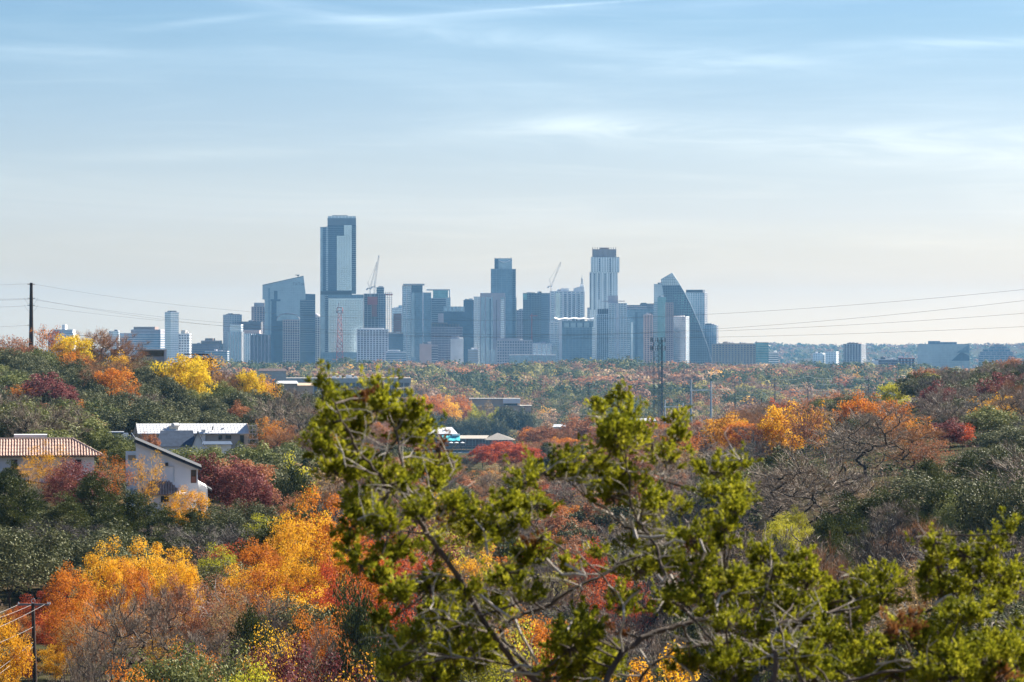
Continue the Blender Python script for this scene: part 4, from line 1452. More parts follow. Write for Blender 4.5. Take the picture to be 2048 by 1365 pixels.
for z in (zt - 2, zt - 9):
    mb = MB()
    rr_ = 6.2
    for k in range(12):
        a0, a1 = 2 * math.pi * k / 12, 2 * math.pi * (k + 1) / 12
        mb.bar((rr_ * math.cos(a0), rr_ * math.sin(a0), z), (rr_ * math.cos(a1), rr_ * math.sin(a1), z), 0.16, n=4)
        if k % 3 == 0:
            mb.bar((0, 0, z), (rr_ * math.cos(a0), rr_ * math.sin(a0), z), 0.16, n=4)
    pf = mb.build('antenna_platform', M_STEELGREY, rt)
    for k in range(14):
        a0 = 2 * math.pi * k / 14 + 0.2
        MB().box(-0.4, 0.4, -0.2, 0.2, -1.7, 2.2).build('antenna_panel', M_STEELGREY if k % 3 else G['white'], pf, None, (rr_ * math.cos(a0), rr_ * math.sin(a0), z))
L_ = Loc(rt, 1316, d)
MB().box(-12, 12, -6, 6, 0, 4).build('equipment_shelter', G['conc'], rt)


# ------------------------------------------------------------------ poles and lines
def catenary(p0, p1, sag, n=24):
    p0, p1 = Vector(p0), Vector(p1)
    return [p0.lerp(p1, i / n) - Vector((0, 0, sag * 4 * (i / n) * (1 - i / n))) for i in range(n + 1)]


def wire(label, p0, p1, sag, r=0.03, group=None, n=24, m=None):
    o = MB().path(catenary(p0, p1, sag, n), r, n=4).build('power_line', m or M_WIRE)
    tag(o, label, 'power line', group)
    return o


# grey transmission poles and the row of wooden poles beyond the valley
def wood_pole(px, yt, yb, d, label, cross=True, group='poles beyond the cell tower', m=None, r=0.32, name='utility_pole'):
    p0, p1 = at(px, yb, d), at(px, yt, d)
    rt = empty(name, p0)
    tag(rt, label, 'pole', group)
    hgt = p1.z - p0.z
    MB().bar((0, 0, -12), (0, 0, hgt), r * 1.25, r * 0.8, 8).build('post', m or M_WOOD, rt)
    if cross:
        MB().box(-2.2, 2.2, -0.15, 0.15, hgt - 1.4, hgt - 1.0).build('crossarm', m or M_WOOD, rt)
        for k in (-2, -0.8, 0.8, 2):
            MB().bar((k, 0, hgt - 1.0), (k, 0, hgt - 0.5), 0.12, 0.08, 5).build('insulator', M_INSUL, rt)
    return rt


gp = 'grey steel transmission poles beyond the cell tower'
poles = []
for px, yt, yb in ((1382, 760, 838), (1422, 763, 826)):
    wood_pole(px, yt, yb, 2700, 'grey steel pole of the pair joined by a crossbeam', False, gp, M_GREYPOLE, 0.75, 'transmission_pole')
    poles.append(at(px, yt + 1, 2700))
for px, yt, yb in ((1330, 800, 842), (1366, 806, 836)):
    wood_pole(px, yt, yb, 2600, 'short grey pole of the low frame beside the cell tower', False, gp, M_GREYPOLE, 0.55, 'transmission_pole')
b_ = MB().bar(at(1380, 781, 2698), at(1423, 781, 2698), 0.35, n=6).build('crossbeam', G['roofw'])
tag(b_, 'pale crossbeam joining the two tall grey transmission poles', 'beam')
b_ = MB().bar(at(1328, 814.5, 2598), at(1366, 814.5, 2598), 0.35, n=6).build('crossbeam', G['roofw'])
tag(b_, 'pale crossbeam of the low frame beside the cell tower', 'beam')
wp = ((1178, 766, 835), (1470, 762, 800), (1550, 757, 795), (1616, 752, 792), (1678, 753, 780), (1737, 757, 776))
for k, (px, yt, yb) in enumerate(wp):
    wood_pole(px, yt, yb, 2650 + 25 * k, 'brown wooden pole in the row behind the orange tree slope' if k else 'lone brown wooden pole beside the juniper middle tip',
              True, 'wooden poles across the valley')
    poles.append(at(px, yt + 1, 2650 + 25 * k))
wood_pole(1523, 798, 822, 1500, 'dark wooden pole beside the red tree behind the golden trees', False, 'wooden poles across the valley')
wood_pole(1355, 800, 830, 2640, 'thin brown wooden pole between the grey transmission poles', True, 'wooden poles across the valley')
order = sorted(poles, key=lambda p: p.x)
lines = []
for i in range(len(order) - 1):
    for j, dz in enumerate((0.0, -4.5, -9.0)):
        wire('thin pale wire strung between the poles beyond the cell tower', order[i] + Vector((0, 0, dz)), order[i + 1] + Vector((0, 0, dz)), 1.6, 0.10,
             'wires between poles beyond the cell tower', 10, M_GREYPOLE)

# tall dark transmission pole on the left ridge and its long span over the valley
D_P = 1035
b0, b1 = at(62.5, 690, D_P), at(62.5, 566, D_P)
rt = empty('transmission_pole', (b0.x, D_P, gz(62, D_P)))
tag(rt, 'tall dark transmission pole above the trees of the ridge', 'pole')
z0 = rt.location.z
MB().bar((0, 0, -1), (0, 0, b1.z - z0), 0.80, 0.42, 10).build('post', M_WOOD, rt)
for q in (569, 597, 611, 651):
    z = zat(q, D_P) - z0
    MB().bar((-0.35, 0, z), (-1.1, 0, z), 0.10, 0.07, 5).build('insulator', M_STEELGREY, rt)
    if q < 650:
        MB().bar((0.35, 0, z), (1.1, 0, z), 0.10, 0.07, 5).build('insulator', M_STEELGREY, rt)
for q in (597, 611):
    mb = MB()
    for s1 in (-1, 1):
        pts = [(s1 * 1.9, -0.2, zat(q - 0.5, D_P) - z0), (s1 * 1.5, -0.3, zat(q + 5, D_P) - z0), (s1 * 1.0, -0.35, zat(q + 10, D_P) - z0), (s1 * 0.4, -0.4, zat(q + 12.5, D_P) - z0)]
        mb.path(pts, 0.035, n=4)
    mb.build('jumper_loop', M_WIRE, rt)
gl = 'long power lines strung over the valley from the dark pole'
D_R = 620
rp_ = []
for (ya, yb, sag) in ((568, 578, 7.6), (597.5, 600, 8.4), (599.5, 626, 6.4), (612.5, 653, 4.9)):
    p0, p1 = at(66, ya, D_P), at(2062, yb, D_R)
    wire('long thin power line strung over the valley from the dark ridge pole', p0, p1, sag, 0.024, gl, 60)
    rp_.append(p1)
for (ya, yb) in ((568, 564), (597, 594), (599, 596), (612, 611), (651, 655)):
    wire('thin power line leaving the dark ridge pole away from skyline', at(59, ya, D_P), at(-420, yb - 2, D_P - 60), 0.9, 0.028, 'lines on the outer side of the dark pole', 16)
p0, p1 = at(2064, 740, D_R), at(2064, 560, D_R)
rt = empty('transmission_pole', (p0.x, D_R, gz(2064, D_R)))
tag(rt, 'transmission pole at the far end of the long valley span', 'pole')
MB().bar((0, 0, -1), (0, 0, p1.z - rt.location.z), 0.5, 0.28, 8).build('post', M_WOOD, rt)
for q in rp_:
    MB().bar((-1.2, 0, q.z - rt.location.z), (0.0, 0, q.z - rt.location.z), 0.09, n=5).build('insulator', M_STEELGREY, rt)
mb = MB()
for q, w_ in ((653, 14), (626, 22)):
    mb.bar((0, 0, zat(q, D_R) - rt.location.z), (-w_ * D_R / FPX * 1.6, -3, 2), 0.03, n=4)
mb.build('guy_wire', M_WIRE, rt)

# near utility pole, lower left
D_U = 270
b0, b1 = at(70, 1365, D_U), at(66, 1207, D_U)
rt = empty('utility_pole', (at(70, 1400, D_U).x, D_U, gz(70, D_U) - 0.3))
tag(rt, 'dark wooden utility pole with crossarm among the orange trees below the houses', 'pole')
z0 = rt.location.z
hgt = b1.z - z0
MB().bar((0.05, 0, 0), (-0.15, 0, hgt), 0.19, 0.12, 10).build('post', M_WOOD, rt)
za = zat(1210, D_U) - z0
ca = MB().box(-1.25, 1.05, -0.06, 0.06, za - 0.06, za + 0.08).build('crossarm', mat('grey_weathered_wood', (0.14, 0.14, 0.14), scale=3), rt)
for k in (-1.2, -0.15, 0.95, 1.1):
    MB().bar((k, -0.05, za + 0.05), (k, -0.05, za + 0.2), 0.06, 0.04, 6).build('insulator', M_INSUL, ca)
mb = MB()
pts = [(-0.26 + 0.26 * 0, 0, za)] + [(-0.13 - 0.13 * math.cos(t_ * math.pi / 8) - 0.0, 0, za + 0.22 + 0.25 * math.sin(t_ * math.pi / 8)) for t_ in range(9)] + [(0.0, 0, za)]
mb.path(pts, 0.018, n=4)
mb.build('ground_wire_loop', M_INSUL, rt)
for (ax, ay, bx, by) in ((36, 1210, -120, 1253), (63, 1210, -120, 1264), (90, 1209, -120, 1297), (67, 1254, -120, 1322), (67, 1284, -120, 1412), (67, 1293, -120, 1425)):
    wire('pale wire running off the near wooden utility pole', at(ax, ay, D_U), at(bx, by, D_U - 35), 0.25, 0.011, 'wires of the near utility pole', 12, mat('aluminium_wire', (0.38, 0.37, 0.36), rough=0.5))

# ------------------------------------------------------------------ near houses
# white gabled house
d = 430
rt = site('gabled_house', 'white stucco house with a long black shed roof and brown window', 345, d, 'house')
L_ = Loc(rt, 345, d)
X, Z = L_.x, L_.z
wall = MB().prism_xz([(X(272), -3), (X(395.5), -3), (X(395.5), Z(936)), (X(283), Z(888.5)), (X(272), Z(884))], 0, 9).build('wall', M_STUCCO, rt)
roof = MB().prism_xz([(X(268), Z(883.5)), (X(403), Z(940)), (X(403), Z(935)), (X(270), Z(878))], -0.5, 9.6).build('roof', M_DARKROOF, rt)
MB().prism_xz([(X(268.5), Z(884.6)), (X(402.5), Z(941.4)), (X(402.5), Z(939.8)), (X(268.5), Z(883.4))], -0.62, -0.45).build('fascia', mat('grey_trim', (0.2, 0.2, 0.21)), roof)
fr = L_.box('window', 381.5, 392.5, 940.5, 966.5, -0.06, 0.1, mat('brown_frame', (0.17, 0.085, 0.05)), rt)
L_.box('pane', 383, 391, 942, 953, -0.10, 0.0, M_WINDOW, fr)
L_.box('pane', 383, 391, 954, 965, -0.10, 0.0, mat('brown_blind', (0.33, 0.14, 0.09)), fr)
MB().path([(X(317), -0.12, Z(933)), (X(348), -0.12, Z(933)), (X(348.5), -0.12, Z(964))], 0.07, n=5).build('downpipe', G['roofw'], rt)
L_.box('rain_head', 330.5, 336.5, 925.5, 932, -0.35, 0.05, mat('dark_lead', (0.05, 0.05, 0.055)), rt)
# curved buttress wall stepping out on the right
mb = MB().prism_xz([(X(395.7), -3), (X(417), -3), (X(415), Z(980)), (X(412), Z(974)), (X(404), Z(970)), (X(397), Z(966)), (X(395.7), Z(960))], 0.6, 7)
mb.build('buttress_wall', M_STUCCO, rt)
MB().prism_xz([(X(400), Z(972)), (X(424), Z(985)), (X(424), Z(981.5)), (X(400), Z(968))], 2.0, 7).build('lean_to_roof', M_DARKROOF, rt)
ch = L_.box('chimney', 251, 276, 905, None, 3, 4.6, M_STUCCO)
L_.box('flue_niche', 256, 271, 912, 922, 2.9, 3.1, M_RAWWOOD, ch)
L_.box('lower_wall', 300, 372, 985, None, -2.2, -0.02, M_STUCCO)
L_.box('lower_window', 322, 338, 991, 1003, -2.3, -2.1, M_WINDOW)


def tile_roof(rt, A, B, C, D, name, pitch=0.30, r=0.10):
    """barrel tiles running down the slope A-B (ridge) to D-C (eave)"""
    A, B, C, D = map(Vector, (A, B, C, D))
    sl = MB().poly([D, C, B, A]).build(name, M_TILEGAP, rt)
    n = int((C - D).length / pitch)
    mb = MB()
    for i in range(n):
        t = (i + 0.5) / n
        e_ = D.lerp(C, t)
        # foot on the eave, head where the straight line up the slope meets the ridge or the hips
        up = ((A + B) / 2 - (C + D) / 2)
        u_ = (C - D).normalized()
        up = up - u_ * up.dot(u_)
        f = 1.0
        xa, xb, xd, xc = (A - D).dot(u_), (B - D).dot(u_), 0.0, (C - D).dot(u_)
        xe = (e_ - D).dot(u_)
        if xe < xa:
            f = xe / max(xa, 1e-6)
        elif xe > xb:
            f = (xc - xe) / max(xc - xb, 1e-6)
        if f < 0.04:
            continue
        m_ = max(1, int(5 * f))
        for k in range(m_):
            a = e_ + up * (f * k / m_)
            b2 = e_ + up * (f * (k + 1) / m_ + 0.01)
            mb.bar(a + Vector((0, 0, 0.03)), b2 + Vector((0, 0, 0.01)), r, r * 0.88, 6)
    mb.build('barrel_tiles', M_TILE, sl, 'stuff')
    return sl


tile_roof(rt, (X(300), 0.0, Z(961.5)), (X(340), 0.0, Z(964)), (X(367), -2.7, Z(989)), (X(292), -2.7, Z(988)), 'lower_tile_roof')

# terracotta hip roofed house
d = 450
rt = site('tile_roofed_house', 'shade tinted white house under a terracotta hip roof behind orange tree', 75, d, 'house')
L_ = Loc(rt, 75, d)
X, Z = L_.x, L_.z
L_.box('wall', -90, 188, 911, None, 1.0, 11, mat('shade_tinted_stucco', (0.66, 0.62, 0.63), scale=0.6, var=0.06))  # lavender cast of the shaded wall is mixed into the stucco colour
tile_roof(rt, (X(-60), 6.0, Z(881.5)), (X(145), 6.0, Z(881.5)), (X(206), 0.0, Z(912.5)), (X(-110), 0.0, Z(912.5)), 'roof', 0.35, 0.115)
mb = MB().poly([(X(145), 6, Z(881.5)), (X(206), 0, Z(912.5)), (X(206), 12, Z(912.5))])
mb.poly([(X(-60), 6, Z(881.5)), (X(145), 6, Z(881.5)), (X(206), 12, Z(912.5)), (X(-110), 12, Z(912.5))])
mb.poly([(X(-60), 6, Z(881.5)), (X(-110), 12, Z(912.5)), (X(-110), 0, Z(912.5))])
mb.build('rear_roof', M_TILEGAP, rt)
mb = MB().path([(X(-60), 6, Z(880.6)), (X(145), 6, Z(880.6))], 0.16, n=6)
mb.path([(X(145), 6, Z(880.6)), (X(206), 0, Z(912))], 0.16, n=6)
mb.build('ridge_tiles', M_TILE, rt)
MB().box(X(-108), X(204), 0.15, 0.5, Z(915), Z(912.8)).build('gutter', M_TIMBER, rt)
for a in (-40, 23, 150):
    w_ = L_.box('window', a, a + 12, 921, 938, 0.9, 1.1, M_WINDOW)
    L_.box('frame', a - 0.8, a + 12.8, 920.2, 921.2, 0.82, 1.05, M_TIMBER, w_)
L_.box('rear_metal_roof', 27, 95, 875.5, 881, 14, 18, M_WHITEMETAL)

# long white roofed house being rebuilt
d = 800
rt = site('metal_roofed_house', 'long house being rebuilt under a bright white panel roof', 385, d, 'house')
L_ = Loc(rt, 385, d)
X, Z = L_.x, L_.z
L_.box('wall', 281, 496, 867, None, 1.0, 10, mat('grey_sheathing', (0.42, 0.38, 0.34), scale=0.7, var=0.12))
sl = MB().hexa([(X(275), 0, Z(868.5)), (X(499), 0, Z(868.5)), (X(499), 11, Z(868.5)), (X(275), 11, Z(868.5))],
               [(X(276), 0.1, Z(867)), (X(498.5), 0.1, Z(867)), (X(494), 5.6, Z(848.5)), (X(272), 5.6, Z(848.5))]).build('roof', M_WHITEMETAL, rt)
mb = MB()
e0, e1, r0_, r1_ = Vector((X(276), 0.1, Z(867))), Vector((X(498.5), 0.1, Z(867))), Vector((X(272), 5.6, Z(848.5))), Vector((X(494), 5.6, Z(848.5)))
for k in range(34):
    t = k / 33
    mb.bar(e0.lerp(e1, t) + Vector((0, -.02, .02)), r0_.lerp(r1_, t) + Vector((0, -.02, .02)), 0.022, n=4)
for k in range(1, 5):
    mb.bar(e0.lerp(r0_, k / 5) + Vector((0, -.02, .02)), e1.lerp(r1_, k / 5) + Vector((0, -.02, .02)), 0.018, n=4)
mb.build('roof_seams', mat('pale_seam', (0.52, 0.52, 0.53)), sl, 'stuff')
MB().prism_xz([(X(494), Z(848.6)), (X(498.5), Z(867.2)), (X(500), Z(867.2)), (X(495.6), Z(847.8))], 0.0, 5.7).build('verge_board', M_RAWWOOD, rt)
MB().poly([(X(281), 0.9, Z(867)), (X(266), 4, Z(872)), (X(266), 4, -3), (X(281), 0.9, -3)]).poly([(X(276), 0.1, Z(867)), (X(272), 5.6, Z(848.5)), (X(264), 7, Z(872))]).build('gable_end', M_RAWWOOD, rt)
L_.box('chimney', 338.5, 357, 852, 861, 2.2, 4.2, mat('cream_render', (0.66, 0.60, 0.48)))
MB().bar((X(345.5), 2.1, Z(851.5)), (X(356), 3.4, Z(851.5)), 0.52, n=10).build('flue_pipe', G['conc'], rt)
MB().bar((X(425), 1.2, Z(861)), (X(425.5), 1.2, Z(853.5)), 0.14, n=6).build('vent_pipe', M_STEELGREY, rt)
for a in (328, 444):
    L_.box('roof_vent', a, a + 4, 857, 859.5, 2.3, 3.4, G['conc'])
for a, b2, y0_, y1_ in ((408, 412, 872, 882), (437, 444, 871, 880), (451, 462, 871, 879), (480, 487.5, 871, 888)):
    w_ = L_.box('window', a, b2, y0_, y1_, 0.9, 1.1, M_WINDOW)
    L_.box('frame', a - 0.6, b2 + 0.6, y0_ - 0.8, y0_, 0.86, 1.05, G['roofw'], w_)
L_.box('white_corner', 403, 411, 860, 884, 0.5, 0.95, G['roofw'])
# scaffold
rt = site('scaffold', 'pale tubular scaffold standing against the gable of the rebuilt house', 508, d, 'scaffold')
L_ = Loc(rt, 508, d)
X, Z = L_.x, L_.z
for k, a in enumerate((498, 505, 512, 517.5)):
    for y in (0, 1.6):
        MB().bar((X(a), y, Z(906)), (X(a - (4 if k == 3 else 0)), y, Z(849)), 0.07, n=5).build('upright', M_SCAF, rt)
for k, yy in enumerate((852, 861, 868, 879, 890, 899)):
    for y in (0, 1.6):
        MB().bar((X(496), y, Z(yy)), (X(516), y, Z(yy)), 0.055, n=5).build('ledger', M_SCAF, rt)
    if k % 2:
        MB().box(X(497), X(515), 0.1, 1.5, Z(yy + 0.6), Z(yy)).build('plank', M_RAWWOOD, rt)
for k in range(3):
    MB().bar((X(498), 0, Z(899 - k * 16)), (X(512), 0, Z(884 - k * 16)), 0.05, n=5).build('brace', M_SCAF, rt)


def slate_gable(label, pxl, pxr, yr, ye, d, gable_px):
    pxm = (pxl + pxr) / 2
    rt = site('slate_roofed_house', label, pxm, d, 'house')
    L_ = Loc(rt, pxm, d)
    X, Z = L_.x, L_.z
    L_.box('wall', pxl + 3, gable_px - 1, ye, None, 0.5, 7, M_STUCCO)
    MB().hexa([(X(pxl - 4), 0, Z(ye + 1)), (X(gable_px), 0, Z(ye + 1)), (X(gable_px), 8, Z(ye + 1)), (X(pxl - 4), 8, Z(ye + 1))],
              [(X(pxl - 4), 0.1, Z(ye)), (X(gable_px), 0.1, Z(ye)), (X(gable_px - 6), 4, Z(yr)), (X(pxl + 5), 4, Z(yr))]).build('roof', M_SLATE, rt)
    g0_ = gable_px - 8
    MB().prism_xz([(X(g0_), Z(ye + 14)), (X(pxr - 2), Z(ye + 14)), (X(pxr - 2), Z(ye)), (X((g0_ + pxr) / 2), Z(yr + 2)), (X(g0_), Z(ye))], -2.0, 0.0).build('gable_wall', M_STUCCO, rt)
    xm, zm = X((g0_ + pxr) / 2), Z(yr)
    for sgn, xe in ((-1, X(g0_ - 2)), (1, X(pxr + 1))):
        MB().hexa([(xm, -2.5, zm - 0.12), (xe, -2.5, Z(ye + 1)), (xe, 3, Z(ye + 1)), (xm, 3, zm - 0.12)][::sgn],
                  [(xm, -2.5, zm + 0.1), (xe, -2.5, Z(ye + 1) + 0.22), (xe, 3, Z(ye + 1) + 0.22), (xm, 3, zm + 0.1)][::sgn]).build('gable_roof', M_SLATE, rt)
    return rt, L_


slate_gable('blue slate gabled house in front of the white panel roof', 316, 408, 862, 893, 740, 392)
r_, L_ = slate_gable('small blue slate gable with round window left of the white panel roof', 214, 273, 867, 884, 745, 262)
c = MB().bar((L_.x(260), -2.15, L_.z(885)), (L_.x(260), -1.95, L_.z(885)), 0.55, n=14).build('round_window', M_WINDOW, r_)
L_.box('metal_roof', 215, 248, 864.5, 867, 3.4, 6, M_WHITEMETAL)
rt = site('low_roof_house', 'low blue roof half hidden by trees below the white panel roof', 430, 770, 'house')
L_ = Loc(rt, 430, 770)
L_.box('wall', 405, 462, 888, None, 1, 5, M_STUCCO)
MB().hexa([(L_.x(402), 0, L_.z(890)), (L_.x(465), 0, L_.z(890)), (L_.x(465), 6, L_.z(890)), (L_.x(402), 6, L_.z(890))],
          [(L_.x(402), 0.1, L_.z(889)), (L_.x(465), 0.1, L_.z(889)), (L_.x(462), 4, L_.z(884)), (L_.x(405), 4, L_.z(884))]).build('roof', M_SLATE, rt)
# modern houses on the ridge line
d = 1060
rt = site('modern_house', 'flat roofed grey modern house on the ridge behind bare trees', 305, d, 'house')
L_ = Loc(rt, 305, d)
L_.box('wall', 277, 331, 701, None, 1, 9, G['conc'])
L_.box('roof_slab', 272, 334, 698.6, 701, 0, 10, G['roofw'])
L_.box('window_wall', 286, 327, 702.5, 713, 0.8, 1.1, M_WINDOW)
L_.box('end_wall', 328.5, 333, 701, None, 0.2, 9, G['roofw'])
rt = site('modern_house', 'small blue grey box house beside the bare ridge trees', 229, d, 'house')
L_ = Loc(rt, 229, d)
L_.box('wall', 221, 238, 700, None, 1, 8, M_SLATE)
L_.box('roof_slab', 219.5, 239.5, 698, 700, 0, 9, G['conc'])
d = 1050
rt = site('dark_roofed_house', 'dark sloping roof showing right of the yellow ridge tree', 402, d, 'house')
L_ = Loc(rt, 402, d)
L_.box('wall', 372, 424, 716, None, 1, 8, M_TIMBER)
MB().prism_xz([(L_.x(368), L_.z(710)), (L_.x(368), L_.z(708)), (L_.x(416), L_.z(708)), (L_.x(437), L_.z(730)), (L_.x(434), L_.z(730)), (L_.x(415), L_.z(711))][::-1], 0, 9).build('roof', M_DARKROOF, rt)

# ------------------------------------------------------------------ trees
def unit(v):
    return v / np.maximum(np.linalg.norm(v, axis=-1, keepdims=True), 1e-9)


def leaf_quads(c, nrm, L_, W_, r):
    """diamond leaves at centres c; normals nrm (jittered); lengths L_, widths W_"""
    n = len(c)
    nrm = unit(nrm)
    u = unit(np.cross(nrm, r.normal(size=(n, 3))))
    v = np.cross(nrm, u)
    L_ = np.asarray(L_).reshape(-1, 1) * np.ones((n, 1))
    W_ = np.asarray(W_).reshape(-1, 1) * np.ones((n, 1))
    V = np.stack([c - u * L_ / 2, c + v * W_ / 2, c + u * L_ / 2, c - v * W_ / 2], 1).reshape(-1, 3)
    return V, np.arange(4 * n).reshape(-1, 4)


def dir_quads(c, dr, L_, W_, r):
    """blades starting at c and running along dr"""
    n = len(c)
    dr = unit(dr)
    v = unit(np.cross(dr, r.normal(size=(n, 3))))
    L_ = np.asarray(L_).reshape(-1, 1) * np.ones((n, 1))
    W_ = np.asarray(W_).reshape(-1, 1) * np.ones((n, 1))
    V = np.stack([c, c + dr * L_ * 0.5 + v * W_ / 2, c + dr * L_, c + dr * L_ * 0.5 - v * W_ / 2], 1).reshape(-1, 3)
    return V, np.arange(4 * n).reshape(-1, 4)


def tubes(P0, P1, R0, R1, k=5):
    P0, P1 = np.asarray(P0, float), np.asarray(P1, float)
    n = len(P0)
    d = unit(P1 - P0)
    ref = np.where(np.abs(d[:, 2:3]) < 0.9, np.array([[0, 0, 1.0]]), np.array([[1.0, 0, 0]]))
    u = unit(np.cross(d, ref))
    v = np.cross(d, u)
    a = np.arange(k) * 2 * np.pi / k
    ring = u[:, None, :] * np.cos(a)[None, :, None] + v[:, None, :] * np.sin(a)[None, :, None]
    A = P0[:, None, :] + ring * np.asarray(R0)[:, None, None]
    B = P1[:, None, :] + ring * np.asarray(R1)[:, None, None]
    V = np.concatenate([A, B], 1).reshape(-1, 3)
    i = np.arange(k)
    j = (i + 1) % k
    f = np.stack([i, j, j + k, i + k], 1)
    F = (f[None] + (np.arange(n) * 2 * k)[:, None, None]).reshape(-1, 4)
    return V, F


def skeleton(cl, trunk_h, r, lean=0.06, r_leaf=0.022, wob=0.12, sub=3):
    pos = [np.array([0, 0, -0.4])]
    par = [-1]
    n0 = 4
    off = r.normal(size=2) * lean * trunk_h
    for i in range(1, n0 + 1):
        t = i / n0
        pos.append(np.array([off[0] * t, off[1] * t, trunk_h * t]) + np.append(r.normal(size=2) * 0.05, 0))
        par.append(len(pos) - 2)
    top = pos[-1]
    order = np.argsort(np.linalg.norm(cl - top, axis=1))
    tips = []
    for q in order:
        c = cl[q]
        P = np.array(pos)
        dv = c - P
        dist = np.linalg.norm(dv, axis=1)
        cost = dist + np.maximum(0, P[:, 2] - c[2] + 0.3) * 0.8
        cost[:n0 - 1] += 5
        b = int(np.argmin(cost))
        a = b
        L = dist[b]
        for s in range(1, sub + 1):
            t = s / sub
            p = pos[a] * (1 - t) + c * t
            p = p + r.normal(size=3) * wob * L * (0.4 if s < sub else 0)
            p[2] -= L * 0.12 * math.sin(math.pi * t)
            pos.append(p)
            par.append(b)
            b = len(pos) - 1
        tips.append(b)
    n = len(pos)
    acc = np.zeros(n)
    e = 2.3
    rad = np.zeros(n)
    for i in range(n - 1, -1, -1):
        rad[i] = max(r_leaf ** e, acc[i]) ** (1 / e)
        if par[i] >= 0:
            acc[par[i]] += rad[i] ** e
    pos = np.array(pos)
    idx = np.arange(1, n)
    pr = np.array(par)[1:]
    r0 = np.minimum(rad[pr], rad[idx] * 1.5)
    return pos, pr, idx, r0, rad[idx], tips


def crown_points(K, W, Ht, zc, r, shape='round', shell=0.55):
    """clump centres inside an uneven crown volume of width W and height Ht whose base is at zc"""
    out = []
    ph = r.uniform(0, 6.28, 6)
    while len(out) < K:
        v = unit(r.normal(size=(1, 3)))[0]
        rad = r.uniform(shell ** 3, 1) ** (1 / 3)
        az_ = math.atan2(v[1], v[0])
        lump = 1 + 0.16 * math.sin(2 * az_ + ph[0] + 2 * v[2]) + 0.12 * math.sin(3 * az_ + ph[1]) + 0.10 * math.sin(5 * az_ + ph[2] + 4 * v[2])
        p = v * rad * lump
        if shape == 'dome' and p[2] < -0.55:
            continue
        x, y, z = p
        h = (z + 1) / 2
        if shape == 'cone':
            f = 1.05 * (1 - max(h, 0)) ** 0.6 + 0.16
            x, y = x * f, y * f
        if shape == 'vase':
            f = 0.55 + 0.6 * h
            x, y = x * f, y * f
        q = np.array([x * W / 2, y * W / 2, zc + h * Ht])
        if out and min(np.linalg.norm(q - o) for o in out) < 0.11 * W * (70 / K) ** 0.5:
            if r.random() < 0.85:
                continue
        out.append(q)
    return np.array(out)


PROTO = {}


